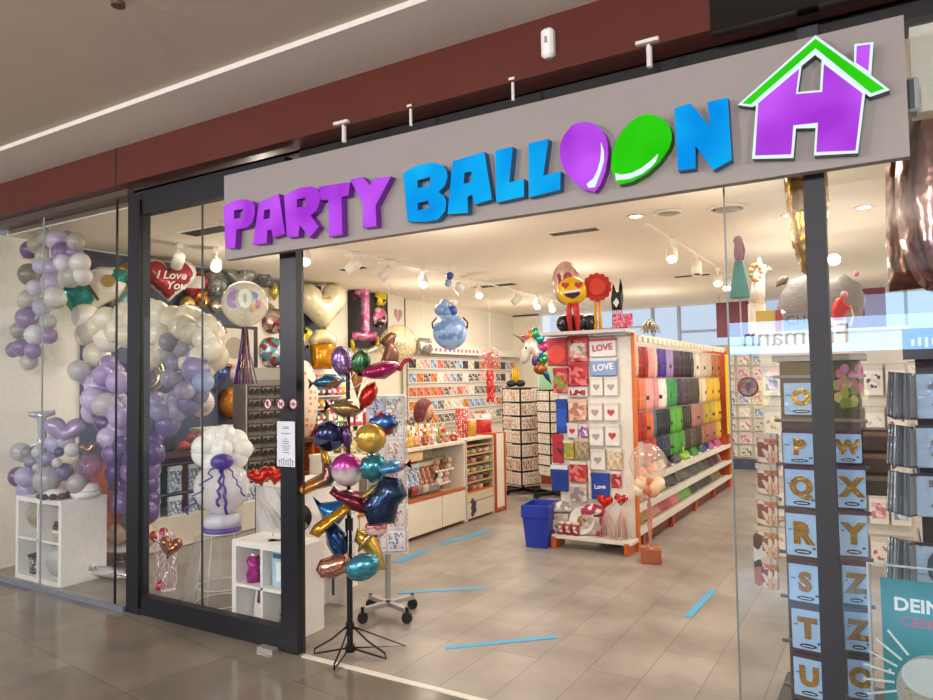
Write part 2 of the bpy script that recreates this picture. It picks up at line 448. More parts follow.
# ---- glass
glass = GL('#f4f8f8', .045, .75)
glass_r = GL('#eef4f6', .085, .8)
def frame_thing(name): 
    o = bpy.data.objects.new(name, None); COL.objects.link(o); return struct(o)
def sheet(mat, x0, x1, y, z0, z1, name, parent):
    o = B(mat).add([(x0, y, z0), (x1, y, z0), (x1, y, z1), (x0, y, z1)], [(0, 1, 2, 3)]).done(name, parent); return struct(o)
w2 = frame_thing('window_2')
sheet(glass, -6.9, -5.885, GY, .05, 3.03, 'pane', w2); sheet(glass, -5.88, -4.76, GY, .05, 3.03, 'pane', w2)
struct(B(M('#8f989c', .3)).box((-5.882, GY, 1.5), (.007, .012, 3.0)).done('glass_edge', w2))
struct(B(M('#15181a', .3)).box((-4.885, GY, 1.5), (.010, .014, 3.0)).done('glass_edge', w2))
struct(B(M('#5a4e45', .4, .3)).box((-5.8, GY, 3.03), (2.15, .05, .05)).done('top_rail', w2))
d1 = frame_thing('door_1')
struct(B(dark_frame).box((-4.665, GY + .03, 1.5), (.165, .07, 3.0)).done('stile', d1))
struct(B(dark_frame).box((-3.135, GY + .02, 1.45), (.135, .06, 2.9)).done('stile', d1))
struct(B(M('#2a2824', .3, .5)).box((-4.60, GY - .01, 1.5), (.025, .02, 2.9)).done('stile_edge', d1))
struct(B(dark_frame).box((-3.875, GY + .03, 2.93), (1.43, .07, .17)).done('head_rail', d1))
struct(B(dark_frame).box((-3.875, GY + .03, .07), (1.43, .07, .13)).done('bottom_rail', d1))
sheet(glass, -4.58, -3.935, GY, .14, 2.85, 'pane', d1); sheet(glass, -3.928, -3.20, GY, .14, 2.85, 'pane', d1)
struct(B(M('#30363a', .3)).box((-3.931, GY, 1.5), (.007, .012, 2.7)).done('glass_edge', d1))
struct(B(M('#b8b8b4', .35, .6)).box((-3.28, GY - .045, .012), (.13, .05, .024)).done('floor_latch', d1))
struct(B(M('#3b3936', .3, .7)).cyl((-3.02, GY, .02), (-3.02, GY, 2.42), .006, n=8).done('edge_strip', d1))
w3 = frame_thing('window_3')
sheet(glass_r, -.58, -.27, GY, .01, 2.95, 'pane', w3); sheet(glass_r, -.20, 2.5, GY, .01, 2.95, 'pane', w3)
struct(B(M('#26272e', .6)).box((-.235, GY, 1.5), (.075, .08, 3.0)).done('stile', w3))
struct(B(M('#6f7a78', .3)).box((-.582, GY, 1.3), (.006, .012, 2.6)).done('glass_edge', w3))
struct(B(M('#15110f', .4)).box((-1.4, GY + .12, 3.0), (3.4, .12, .1)).done('head_rail', w3))

# ---- facade of the shop across the walkway, seen only as a reflection in the glass
OY = -7.8
of = B(M('#6b3040', .5)).box((-5, OY - .1, 1.8), (24, .2, 3.6))
struct(of.done('wall_opposite'))
t = thing('shop_fascia', 'pale blue lit fascia of the shop opposite with thin dark letters', 'shop sign', (-1.3, OY + .02, 2.33))
B(EM('#8fc3ee', 15)).box((0, .03, 0), (6.2, .06, .60)).done('fascia_panel', t)
_f = text('lettering', 'Fielmann', .50, M('#0d2030', .5), t, (-.17, .08, 0), PI); 
wo = frame_thing('window_4')
struct(B(EM('#a08a55', 3.6)).box((-1.35, OY + .02, 1.38), (2.0, .03, 1.15)).done('pane', wo))
random.seed(44)
for cx_ in (-2.05, -.62):
    q = B(EM('#4a4a22', 2.0)).box((cx_, OY + .04, 1.36), (.5, .01, 1.0))  # flower poster given its own glow so the glass reflects it
    for k in range(26):
        q.m(EM(('#e0608a', '#d98aa8', '#b8b83a', '#7a9a2e', '#d9d06a')[k % 5], 5.0)); xx = cx_ + random.uniform(-.22, .22); zz = 1.12 + (.25 if k % 5 < 2 else 0) + random.uniform(0, .42)
        q.ball((xx, OY + .06, zz), (.07, .012, .09), None, 10, False)
    struct(q.done('tulip_print', wo))
struct(B(EM('#9fd2ff', 5.0)).box((.15, OY + .02, 2.75), (1.0, .03, .5)).box((-3.0, OY + .02, 2.85), (.8, .03, .4)).done('pane', wo))
struct(B(EM('#8cc4ee', 2.2)).box((-12.6, OY + .02, 1.75), (2.2, .03, 1.0)).done('pane', wo))

# ================================================================== SHOP SIGN
SY = GY - .14
zc = 2.70
t = thing('shop_sign', 'long grey fascia sign with lit purple and blue letters and a house emblem', 'shop sign', (-1.81, SY, 2.43))
def SL(x, y): 
    p = Yp(x, y, SY); return (p.x + 1.81, p.z - 2.43)
brd = [SL(225, 260), SL(910, 156), SL(903.5, 14.7), SL(224, 176)]
B(M('#8f8784', .55, 0, 0, 0, 3, .04)).poly(brd, .05).done('sign_board', t)
PT = .05
def SF(x, y):
    p = Yp(x, y, SY - PT); return (p.x + 1.81, p.z - 2.43)
def trace(pts, ox, oy, s): return [SF(ox + a / s, oy + c / s) for a, c in pts]
def EMV(c1, c2, s_):
    m, nt, out = newmat('lit acrylic'); N = nt.nodes.new; L = nt.links.new
    e_ = N('ShaderNodeEmission'); e_.inputs[1].default_value = s_; tc = N('ShaderNodeTexCoord'); nz = N('ShaderNodeTexNoise'); nz.inputs['Scale'].default_value = 4.5; nz.inputs['Detail'].default_value = 1
    L(tc.outputs['Object'], nz.inputs['Vector']); mr = N('ShaderNodeMapRange'); mr.inputs[1].default_value = .3; mr.inputs[2].default_value = .7; L(nz.outputs[0], mr.inputs[0])
    mi = N('ShaderNodeMix'); mi.data_type = 'RGBA'; mi.inputs[6].default_value = lin(c1); mi.inputs[7].default_value = lin(c2)
    L(mr.outputs[0], mi.inputs[0]); L(mi.outputs[2], e_.inputs[0]); L(e_.outputs[0], out.inputs[0]); return m
PUR = EMV('#a838d8', '#c95cf8', 1.0); BLU = EMV('#0a92ea', '#16b8fb', 1.0); GRN = EMV('#28c40e', '#35d818', 1.0); WHT = EM('#e2f6f6', 1.05)
PURs = M('#7b2aa5', .4); BLUs = M('#2a5f8c', .4); GRNs = M('#23691a', .4); WHTs = M('#56585c', .4)
def signlit(name, pts, o, mat, side, holes=(), y=-PT, th=.045, parent=None):
    pf = trace(pts, *o); hs = [trace(h, *o) for h in holes]
    bb = B(mat).poly(pf, 0, T(0, y, 0), hs)
    bb.m(side)
    for lp in [pf] + hs:
        n = len(lp); vs = [(p[0], y, p[1]) for p in lp] + [(p[0], y + th, p[1]) for p in lp]
        bb.add(vs, [(i, (i + 1) % n, n + (i + 1) % n, n + i) for i in range(n)])
    return bb.done(name, parent or t)
A1, A2, A3, A4 = (215, 165, 5.183), (395, 125, 5.183), (555, 90, 5.183), (730, 30, 5.0)
signlit('letter', [(42, 215), (75, 196), (110, 181), (160, 178), (190, 188), (205, 210), (206, 250), (195, 295), (165, 322), (110, 335), (104, 430), (57, 430)], A1, PUR, PURs, [[(98, 235), (145, 227), (143, 272), (98, 280)]])
signlit('letter', [(228, 192), (330, 148), (362, 354), (300, 378), (292, 333), (270, 338), (268, 405), (196, 412)], A1, PUR, PURs, [[(254, 235), (285, 228), (284, 276), (250, 282)]])
signlit('letter', [(358, 160), (400, 135), (440, 118), (500, 110), (530, 122), (545, 150), (543, 190), (525, 235), (495, 262), (537, 320), (490, 377), (440, 312), (430, 370), (372, 375)], A1, PUR, PURs, [[(424, 178), (468, 168), (468, 215), (424, 220)]])
signlit('letter', [(540, 112), (700, 88), (690, 158), (655, 165), (660, 360), (590, 372), (588, 180), (548, 182)], A1, PUR, PURs)
signlit('letter', [(700, 75), (765, 60), (800, 105), (830, 68), (912, 58), (832, 210), (837, 318), (765, 325), (770, 210)], A1, PUR, PURs)
signlit('letter', [(42, 248), (110, 210), (160, 198), (205, 195), (245, 208), (268, 235), (272, 270), (258, 315), (225, 348), (255, 368), (266, 400), (260, 445), (225, 488), (180, 498), (140, 501), (65, 500)], A2, BLU, BLUs, [[(115, 288), (182, 268), (182, 308), (118, 328)], [(117, 405), (173, 390), (176, 430), (117, 443)]])
signlit('letter', [(298, 188), (462, 138), (502, 385), (412, 412), (400, 362), (375, 372), (378, 455), (272, 462)], A2, BLU, BLUs, [[(360, 248), (397, 240), (393, 297), (355, 305)]])
signlit('letter', [(518, 132), (610, 112), (592, 298), (668, 278), (668, 370), (525, 402)], A2, BLU, BLUs)
signlit('letter', [(692, 95), (795, 72), (768, 262), (858, 240), (856, 335), (695, 375)], A2, BLU, BLUs)
o_ = signlit('balloon_letter', [(150, 165), (178, 167), (205, 177), (245, 210), (265, 245), (274, 290), (275, 340), (262, 420), (235, 490), (205, 528), (150, 515), (95, 475), (50, 420), (32, 375), (24, 330), (27, 285), (45, 235), (85, 185), (115, 170)], A3, PUR, PURs)
signlit('highlight', [(240, 268), (256, 320), (256, 370), (240, 425), (210, 505), (175, 508), (165, 488), (200, 460), (222, 415), (236, 365), (240, 320)], A3, WHT, WHTs, (), -PT - .004, .003, o_)
o_ = signlit('balloon_letter', [(480, 125), (512, 128), (540, 140), (570, 158), (592, 185), (605, 225), (604, 262), (590, 305), (545, 370), (480, 430), (400, 475), (330, 492), (305, 450), (293, 410), (292, 365), (302, 305), (320, 258), (345, 215), (390, 165), (435, 135)], A3, GRN, GRNs)
signlit('highlight', [(538, 330), (525, 372), (500, 400), (455, 435), (390, 462), (318, 470), (314, 432), (345, 440), (400, 430), (450, 405), (495, 370)], A3, WHT, WHTs, (), -PT - .004, .003, o_)
signlit('letter', [(618, 95), (700, 68), (805, 188), (790, 62), (895, 38), (915, 362), (820, 415), (728, 290), (728, 405), (637, 418)], A3, BLU, BLUs)
hb = signlit('house_outline', [(110, 645), (130, 378), (110, 385), (38, 375), (428, 26), (620, 165), (622, 70), (718, 60), (706, 226), (800, 300), (700, 335), (676, 318), (640, 616), (420, 628), (428, 490), (330, 492), (317, 640)], A4, WHT, WHTs, [[(425, 125), (458, 150), (450, 300), (340, 310), (358, 180)]])
for nm, pts, mt in (('roof', [(428, 45), (772, 294), (706, 317), (428, 92), (104, 372), (62, 368)], GRN), ('chimney', [(634, 82), (702, 73), (692, 206), (630, 164)], PUR),
        ('house_body', [(142, 368), (346, 196), (330, 322), (461, 311), (470, 172), (662, 318), (628, 603), (432, 611), (440, 464), (317, 477), (306, 622), (126, 628)], PUR)):
    signlit(nm, pts, A4, mt, mt, (), -PT - .004, .003, hb)
for x in (343, 410, 513, 651):
    p = Yp(x, 140, SY + .02)
    xx = p.x + 1.81
    B(M('#d8d4d0', .4)).cyl((xx, .03, .53), (xx, .03, .64), (.013 if x in (343, 651) else .008), n=8).box((xx, .03, .635), ((.10, .07, .015) if x in (343, 651) else (.03, .03, .012))).done('hanger_rod', t)

o = thing('motion_sensor', 'white rounded sensor box mounted on the maroon beam above the sign', 'sensor', Yp(549.5, 45, 3.0))
B(M('#e9e6e4', .4)).box((0, -.015, 0), (.062, .05, .14), None, .02).done('housing', o)
B(M('#8d8d8d', .4)).box((0, -.042, .01), (.012, .004, .03)).done('sensor_eye', o)
o = thing('wall_speaker', 'small grey grille box on the cream wall right of the sign', 'speaker', Yp(911, 98, 3.14))
B(M('#9aa2a8', .5)).box((0, -.0, 0), (.05, .09, .13), None, .008).done('housing', o); B(M('#3b4348', .5)).box((-.005, -.047, 0), (.03, .004, .11)).done('grille', o)
o = B(M('#5a3f2c', .5)).cyl((0, 0, 0), (0, 0, .03), .012, n=8).cyl((0, 0, -.02), (0, 0, 0), .03, n=12).done('sprinkler_head', None, Zp(118, 2, 3.32)); tag(o, 'small bronze sprinkler head on the walkway ceiling', 'sprinkler')

# ================================================================== CEILING FITTINGS
wm = M('#eee8dc', .5); lampglow = EM('#fff3dc', 14)
def spot(p, lit, rz, label, group=None, tilt=.5):
    t = thing('track_spotlight', label, 'spotlight', p, rz, group)
    B(wm).box((0, 0, -.03), (.05, .16, .045)).cyl((0, 0, -.05), (0, 0, -.12), .012, n=8).done('adapter', t)
    m = T(0, 0, -.17, 0, tilt)
    h = B(wm).lathe([(.02, .10), (.05, .09), (.056, .05), (.058, -.07), (.050, -.07), (.045, -.03)], 18, m).done('lamp_head', t)
    B(lampglow if lit else M('#6d675e', .3, .5)).lathe([(.001, -.055), (.049, -.055)], 18, m).done('lamp_face', h)
    return t
def track(xa, y0, y1, label):
    o = thing('ceiling_track', label, 'lighting track', (xa, y0, CZ))
    B(wm).box((0, (y1 - y0) / 2, -.012), (.036, y1 - y0, .024)).done('rail', o)
    B(wm).box((0, .06, -.012), (.045, .1, .034)).done('end_feed', o)
XT1, XT2 = -4.85, -1.83
track(XT1, 4.0, 13.0, 'long white lighting track along the left side of the shop ceiling')
track(XT2, 6.2, 12.4, 'white lighting track above the central shelving aisle')
n1 = [(305, 257, 1), (352, 265, 0), (385, 268, 0), (423, 277, 1), (460, 288, 0), (479, 292, 1), (516, 298, 0), (537, 303, 1), (552, 305, 1)]
for i, (x, y, lit) in enumerate(n1):
    p = Xp(x, y - 8, XT1); p.z = CZ
    spot(p, lit, face(p) + PI if lit else 2.2, 'white track spotlight, %s from the front on the left track%s' % (ORD[i], ', lit' if lit else ''), 'left track spotlights', .8 if lit else .9)
n2 = [(671, 246, 1), (696, 262, 0), (717, 268, 1), (726, 275, 1)]
for i, (x, y, lit) in enumerate(n2):
    p = Xp(x, y - 16, XT2); p.z = CZ
    spot(p, lit, face(p) + PI, 'white track spotlight, %s from the front on the track over the aisle' % ORD[i], 'aisle track spotlights', .75 if lit else .2)
for (x, y, lit, lab) in ((216, 250, 1, 'lit white spotlight seen through the door above the foil display'), (178, 246, 0, 'unlit white spotlight over the red heart balloons')):
    p = Zp(x, y, CZ - .02); spot(Vector((p.x, p.y, CZ)), lit, face(p) + PI if lit else 1.2, lab, None, 1.0)
for (x, y, lab) in ((636, 216, 'twin recessed downlight left of the round vents'), (864, 207, 'bright recessed downlight right of the dark window post'), (790, 215, 'recessed downlight left of the dark window post')):
    p = Zp(x, y, CZ)
    o = thing('recessed_downlight', lab, 'downlight', (p.x, p.y, CZ))
    B(wm).lathe([(.05, 0), (.085, -.006), (.05, -.006)], 20).done('rim', o); B(EM('#fff6e4', 20)).lathe([(.001, -.004), (.05, -.004)], 20).done('diffuser', o)
for (x, y, r, lab) in ((727, 208, .16, 'larger round white ceiling vent beside the glass edge'), (668, 212, .12, 'smaller round ceiling vent above the aisle')):
    p = Zp(x, y, CZ)
    o = thing('ceiling_vent', lab, 'vent', (p.x, p.y, CZ))
    B(wm).lathe([(r, 0), (r, -.012), (r * .8, -.018), (r * .8, 0)], 28).done('rim', o)
    B(M('#a79b88', .5)).lathe([(.001, -.02), (r * .55, -.02), (r * .6, -.005)], 28).done('damper', o)
for (x, y, w, d, lab) in ((574, 231, .50, .14, 'dark slot vent in the ceiling above the gondola end'), (214, 229, .75, .2, 'dark slot vent in the ceiling behind the sign letters'), (353, 268, .4, .12, 'dark slot vent near the left lighting track'), (692, 275, .5, .14, 'slot vent in the ceiling over the long aisle'), (495, 285, .7, .2, 'striped slot vent in the ceiling near the unicorn balloon')):
    p = Zp(x, y, CZ)
    o = thing('air_slot', lab, 'vent', (p.x, p.y, CZ))
    B(wm).box((0, 0, -.004), (w, d, .01)).done('frame', o)
    q = B(M('#221f1c', .6))
    for k in range(4): q.box((0, (k - 1.5) * d * .22, -.011), (w * .92, d * .15, .006))
    q.done('slots', o)
# ================================================================== LEFT DISPLAY WINDOW
WHITE = M('#ece7e2', .45)
def cube_shelf(p, rz, label, s=.77, d=.39, h=None):
    """two by two cube shelf, origin at front-left foot"""
    t = thing('cube_shelf', label, 'shelf', p, rz)
    th = .04; h = h or s
    for x in (th / 2, s - th / 2): B(WHITE).box((x, d / 2, h / 2), (th, d, h), None, .003).done('side_panel', t)
    B(WHITE).box((s / 2, d / 2, h - th / 2), (s - 2 * th, d, th)).done('top_panel', t)
    B(WHITE).box((s / 2, d / 2, th / 2), (s - 2 * th, d, th)).done('bottom_panel', t)
    B(WHITE).box((s / 2, d / 2, h / 2), (.02, d, h - 2 * th)).done('divider', t)
    B(WHITE).box((s / 2, d / 2, h / 2), (s - 2 * th, d, .02)).done('shelf_board', t)
    B(M('#d7d2cf', .6)).box((s / 2, d - .005, h / 2), (s - 2 * th, .008, h - 2 * th)).done('back_panel', t)
    return t
K1 = Vector((-6.46, 3.22, 0)); KS = .69
cube_shelf(K1, 0, 'white cube shelf with four open boxes at the left end of the window', KS, .39)
def balloons(name, label, cat, lst, base, group=None, pole=None, part='balloon'):
    """lst of (px, py, Y, radius px, colour)"""
    t = thing(name, label, cat, base, 0, group); bv = Vector(base)
    for (x, y, Y, r, c) in lst:
        p = Yp(x, y, Y); R = r * px(p)
        b_ = B(LX(c) if isinstance(c, str) else c)
        rot = Matrix.Rotation(random.uniform(-.9, .9), 4, 'X') @ Matrix.Rotation(random.uniform(-.9, .9), 4, 'Y')
        b_.ball(p - bv, R, rot, 16).done(part, t)
    if pole: B(M('#cfc9c4', .4)).tube([Vector(q) - bv for q in pole], .006, 6).done('frame_wire', t)
    return t
LIL = ['#b9a3c9', '#a992bd', '#8f76ab', '#7d6591', '#c9bdd6', '#b8b2ae', '#a39c94', '#cfc8c4', '#e2ddda', '#6b4a72']
L1 = [(47, 238, 0, 9, '#9d958c'), (37, 245, .05, 9, '#a09789'), (57, 240, -.05, 10, '#b9adc4'), (68, 239, .1, 8, '#8d7f93'), (76, 242, .02, 9, '#a79c95'), (30, 250, .1, 9, '#6d4f7d'), (45, 256, 0, 9, '#ada596'), (62, 252, -.06, 10, '#86658f'), (73, 253, .04, 9, '#8d6b95'), (42, 266, -.02, 9, '#b6acc6'), (52, 268, .03, 9, '#aaa0ba'), (63, 263, -.1, 9, '#d3cad6'), (80, 263, 0, 10, '#d8d1cf'), (70, 277, -.05, 11, '#b8b2ab'), (82, 276, .05, 10, '#d6d2cd'), (30, 275, .04, 11, '#80796a'), (52, 284, 0, 11, '#aea3bc'), (35, 288, -.06, 8, '#c5bfcb'), (28, 300, 0, 10, '#b6b3aa'), (55, 298, -.03, 11, '#ccc9c1'), (42, 307, .03, 9, '#aca4b4'), (27, 318, -.04, 11, '#7d5d86'), (48, 322, .02, 8, '#a8a296'), (20, 330, .06, 9, '#8a8378'), (35, 335, -.03, 10, '#cdc9c8'), (49, 336, .03, 8, '#8a6792'), (22, 348, 0, 9, '#7a5a85'), (33, 351, -.05, 8, '#8b6d97'), (12, 350, .05, 8, '#86698f'), (29, 362, 0, 8, '#b2ada4')]
L1 = [(x, y, 3.36 + d * .6, r, c) for x, y, d, r, c in L1]
balloons('balloon_garland', 'hanging garland of lilac, grey and white balloons at the top left', 'balloon garland', L1, Yp(50, 300, 3.36), None, [Yp(50, 236, 3.36) + Vector((0, 0, .2)), Yp(50, 240, 3.36), Yp(50, 290, 3.36), Yp(30, 330, 3.36), Yp(27, 362, 3.36)])
# big balloon arch behind the door leaf
random.seed(5)
def path(pts, n):
    o = []
    for k in range(n):
        t = k / (n - 1) * (len(pts) - 1); i = min(int(t), len(pts) - 2); f = t - i
        o.append((pts[i][0] * (1 - f) + pts[i + 1][0] * f, pts[i][1] * (1 - f) + pts[i + 1][1] * f))
    return o
L2 = []
CRM = ['#e6d9bd', '#f1e8d4', '#dccfb4', '#ebe0c8', '#d6cbb8']; GRY = ['#c9c2b8', '#b5ada6', '#a79fa6', '#8f8790']; LLC = ['#c3b1d4', '#b29dc8', '#a58fbe', '#8f78ad', '#bcb3b4']; DPP = ['#6a4a86', '#5a3c7a', '#7a5c96', '#51357a']
Y2 = 3.74
def arch(pts, n, w, cols, r0_, r1_):
    for (x, y) in path(pts, n):
        r = random.uniform(r0_, r1_); best = None
        for _ in range(30):
            c = (x + random.uniform(-w, w), y + random.uniform(-w * .8, w * .8))
            d = min([math.hypot(c[0] - q[0], c[1] - q[1]) - .45 * (r + q[3]) for q in L2] or [99])
            if best is None or d > best[0]: best = (d, c)
        c = best[1]; L2.append((c[0], c[1], Y2 + random.uniform(-.14, .14), r, random.choice(cols)))
arch([(90, 348), (98, 328), (125, 322), (150, 326), (178, 326), (198, 335), (203, 348)], 30, 15, CRM, 10.5, 14)
arch([(150, 350), (165, 345), (185, 345), (195, 362)], 9, 10, CRM, 10.5, 13)
for q in ((168, 342, 9, GRY[3]), (183, 350, 8, GRY[2]), (163, 355, 8, GRY[0]), (193, 356, 7, LLC[2]), (175, 363, 9, '#8d84a0'), (171, 378, 10, '#9990a8'), (196, 370, 14, '#8d80ac'), (203, 382, 11, '#93a0c4')): L2.append((q[0], q[1], Y2 - .16, q[2], q[3]))
arch([(192, 385), (180, 400), (165, 408), (150, 415)], 11, 8, ['#8f84a8', '#7f7f9f', '#a096b4', '#6f6790', '#b8b1ae'], 10, 13)
arch([(160, 418), (145, 425), (148, 445), (140, 465), (143, 490), (138, 508)], 15, 8, DPP + ['#6b5c92'], 10.5, 13.5)
arch([(92, 362), (98, 378), (108, 392), (104, 402), (112, 412)], 20, 13, LLC, 9.5, 12.5)
arch([(108, 415), (115, 430), (118, 450), (122, 472), (124, 500)], 11, 6, DPP + LLC[:2], 9, 12)
balloons('balloon_arch', 'large balloon ring, cream at the top fading to deep purple, behind the door glass', 'balloon garland', L2, (Yp(140, 400, Y2).x, Y2, 0), None, [(Yp(140, 400, Y2).x, Y2, 0), Yp(140, 500, Y2), Yp(145, 430, Y2), Yp(190, 390, Y2), Yp(200, 350, Y2), Yp(150, 322, Y2), Yp(100, 330, Y2), Yp(100, 380, Y2), Yp(122, 500, Y2)])
# silver foil ring in the middle of the arch
p = Yp(149, 374, Y2 - .05)
foil('foil_ring', 'silver foil number inside the balloon ring beside the dark stile', 'balloon', o_ell(.5, .55), p, .26, .28, FO('#b9a48c', .9, .15), .2, None, 0, None, 12, [o_ell(.18, .22, 16)], Yp(149, 340, Y2 + .1) - p)
# cluster standing on the cube shelf
KT = KS
L3 = [(19, 477, -.05, 10, '#5c3f73'), (10, 474, .05, 9, '#68498a'), (26, 477, -.09, 10, '#aaa2c4'), (26, 490, -.06, 9, '#9f96b8'), (47, 480, -.1, 13, '#a9a5a6'), (28, 453, .0, 7, '#7d7573'), (38, 452, -.06, 6, '#b8b3b1'), (20, 452, .08, 9, '#b0acae'), (38, 468, -.1, 5, '#b3afad'), (47, 458, .02, 10, '#8e86ac'), (59, 452, -.07, 5, '#33285a'), (57, 463, -.11, 5, '#c0bbc0'), (64, 472, .0, 9, '#786a94'), (72, 450, -.02, 7, '#cbc6cb'), (55, 444, .04, 9, '#a9a0c2'), (66, 441, .04, 8, '#b3aac2'), (33, 462, .02, 8, '#847a92'), (13, 462, .1, 8, '#aaa4a6'), (41, 489, .08, 9, '#a29aa5'), (77, 484, .0, 10, '#aaa4a6')]
L3 = [(x, y, 3.37 + d, r, c) for x, y, d, r, c in L3]
balloons('balloon_bouquet', 'cluster of lilac, grey and plum balloons on top of the left cube shelf', 'balloon cluster', L3, (-6.05, 3.42, KT))
def serif_I(): return [(-.5, .5), (-.5, .38), (-.16, .30), (-.16, -.30), (-.45, -.40), (-.45, -.5), (.45, -.5), (.45, -.40), (.16, -.30), (.16, .30), (.5, .38), (.5, .5)]
foil('letter_balloon', 'silver foil letter I standing in the balloon cluster on the cube shelf', 'balloon', serif_I(), Yp(42, 429, 3.44), 24 * px(Yp(42, 429, 3.44)), 36 * px(Yp(42, 429, 3.44)), FO('#c9c8d2', .45, .15, .4, 9), .16, None, 2, None, 14)
p = Yp(65, 432, 3.40)
foil('heart_balloon', 'lilac satin foil heart above the cube shelf cluster', 'balloon', o_heart(), p, 40 * px(p), 33 * px(p), FO('#b09cc4', .4, .3, .2, 6), .3, None, -6)
p = Yp(88, 449, 3.45)
foil('heart_balloon', 'small rose gold foil heart right of the lilac heart', 'balloon', o_heart(), p, 20 * px(p), 17 * px(p), FO('#a87a68', .9, .18), .3, None, 5)
p = Yp(89, 467, 3.45)
o = thing('confetti_balloon', 'clear balloon with pink feathers beside the lilac cluster', 'balloon', p)
B(GL('#f0dcea', .05, .6, .02, .25, '#c9a7c8')).ball((0, 0, 0), 12 * px(p), None, 20).done('skin', o)
q = B(M('#b782b0', .6))
for k in range(26):
    a = random.uniform(0, 6.28); e_ = random.uniform(-1.2, .8); r = 9 * px(p) * random.uniform(.5, 1)
    c_ = Vector((math.cos(a) * math.cos(e_), math.sin(a) * math.cos(e_), math.sin(e_))) * r
    q.tube([c_, c_ + Vector((random.uniform(-.02, .02), random.uniform(-.02, .02), -.03))], [.005, .001], 5)
f_ = q.done('feathers', o); f_['kind'] = 'stuff'
o = thing('candy_dish', 'white rounded dish with dark brown petals on the cube shelf top', 'decoration', (-5.97, 3.28, KT))
B(WHITE).lathe([(.001, .0), (.07, .0), (.09, .03), (.09, .05), (.05, .075), (.001, .08)], 22).done('dish', o)
for k in range(9):
    a = 2 * PI * k / 9
    B(M('#54302b', .4)).ball((math.cos(a) * .105, math.sin(a) * .095, .028), (.04, .03, .026), Matrix.Rotation(a, 4, 'Z'), 10, False).done('petal', o)
o = thing('ribbon_weight', 'white rounded box behind the petal dish on the cube shelf', 'box', (-5.82, 3.45, KT)); B(WHITE).lathe([(.001, 0), (.1, 0), (.115, .03), (.1, .11), (.001, .13)], 20).done('box_body', o); B(M('#c9c3be', .5)).lathe([(.112, .05), (.117, .055), (.112, .06)], 20).done('rim', o)
# items in the cubes
def cub(i, j): return K1 + Vector((.04 + (KS - .06) / 2 * i, .05, .04 + (KS / 2 - .01) * j))
def strings(b_, n, top, bot, w, r=.002):
    for k in range(n):
        x = random.uniform(-w, w); y = random.uniform(-w, w); b_.tube([Vector(top), Vector(top).lerp(Vector(bot), .5) + Vector((x * .7, y * .7, 0)), Vector(bot) + Vector((x, y, 0))], r, 4)
    return b_
p = cub(0, 1) + Vector((.15, .08, .155))
o = thing('confetti_balloon', 'silver confetti balloon in the upper left cube of the white shelf', 'balloon', p); B(GL('#ffffff', .08, .7, .02, .3, '#c9b998', '#a9956a', 60, .35)).ball((0, 0, 0), .125, None, 20).done('skin', o); B(M('#8a8a8a', .3, .8)).cyl((0, 0, -.155), (0, 0, -.13), .03, n=12).done('weight', o)
p = cub(1, 1) + Vector((.15, .08, 0))
for k, (c, r) in enumerate((('#4a3026', .075), ('#6b3a2a', .085), ('#d9cfc6', .09), ('#b89a86', .085))):
    o = tag(B(M(c, .5)).lathe([(.02, .0), (r, .0), (r, .028), (.02, .028)], 24).done('ribbon_roll', None, p + Vector((0, 0, .03 * (3 - k)))), '%s ribbon roll, %s from the top of the stack in the shelf cube' % (('dark brown', 'rust brown', 'cream', 'tan')[k], ORD[k]), 'ribbon', 'ribbon rolls in the cube shelf')
p = cub(0, 0) + Vector((.14, .06, 0))
o = thing('patterned_pot', 'grey pot with white spots in the lower left cube', 'pot', p); B(DOT('#4a4644', '#d9d3cd', 45, .35)).lathe([(.001, 0), (.075, 0), (.09, .14), (.001, .14)], 20).done('pot', o); B(M('#2f2b29', .5)).lathe([(.088, .14), (.093, .15), (.088, .155)], 20).done('rim', o)
p = cub(1, 0) + Vector((.15, .06, .14))
o = thing('crackle_vase', 'large clear crackled globe in the lower right cube', 'vase', p); B(GL('#ffffff', .12, .8, .05, .6, '#d9d7d6', '#8d8a88', 60, .25)).ball((0, 0, 0), (.125, .11, .14), None, 20, False).done('globe', o); B(M('#8f8b88', .3, .6)).lathe([(.035, .125), (.04, .15), (.035, .15)], 14).done('collar', o)

# ---- second cube shelf behind the door leaf, with its goods
K2 = Vector((-3.80, 3.25, 0))
cube_shelf(K2, 0, 'white cube shelf behind the right stile of the door leaf', .56, .28, .58)
def cub2(i, j): return K2 + Vector((.045 + .255 * i, .03, .04 + .26 * j))
p = cub2(0, 1) + Vector((.08, .05, 0))
o = thing('sequin_cup', 'magenta sequin balloon weight in the upper left cube by the stile', 'balloon weight', p); B(FO('#b0308e', .8, .25, 1, 60)).lathe([(.001, 0), (.045, 0), (.05, .05), (.035, .09), (.05, .14), (.03, .17), (.001, .17)], 16).done('cup', o); B(M('#e8c8dc', .3, .6)).lathe([(.03, .17), (.012, .19), (.001, .19)], 12).done('lid', o)
for k, (dx, c) in enumerate(((.17, '#d9d6d2'), (.24, '#c8c2bb'))):
    p = cub2(0, 1) + Vector((dx, .08, 0))
    o = thing('glass_jar', '%s gift jar right of the magenta sequin weight' % ('clear', 'smaller clear')[k], 'jar', p); B(GL('#f3f3f3', .12, .7, .03, .2, c)).lathe([(.001, 0), (.04, 0), (.045, .07 - .02 * k), (.03, .11 - .02 * k), (.001, .11 - .02 * k)], 16).done('jar_body', o); B(M('#a9a4a0', .3, .7)).lathe([(.032, .11 - .02 * k), (.034, .13 - .02 * k), (.001, .13 - .02 * k)], 14).done('lid', o)
p = cub2(1, 1) + Vector((.12, .07, 0))
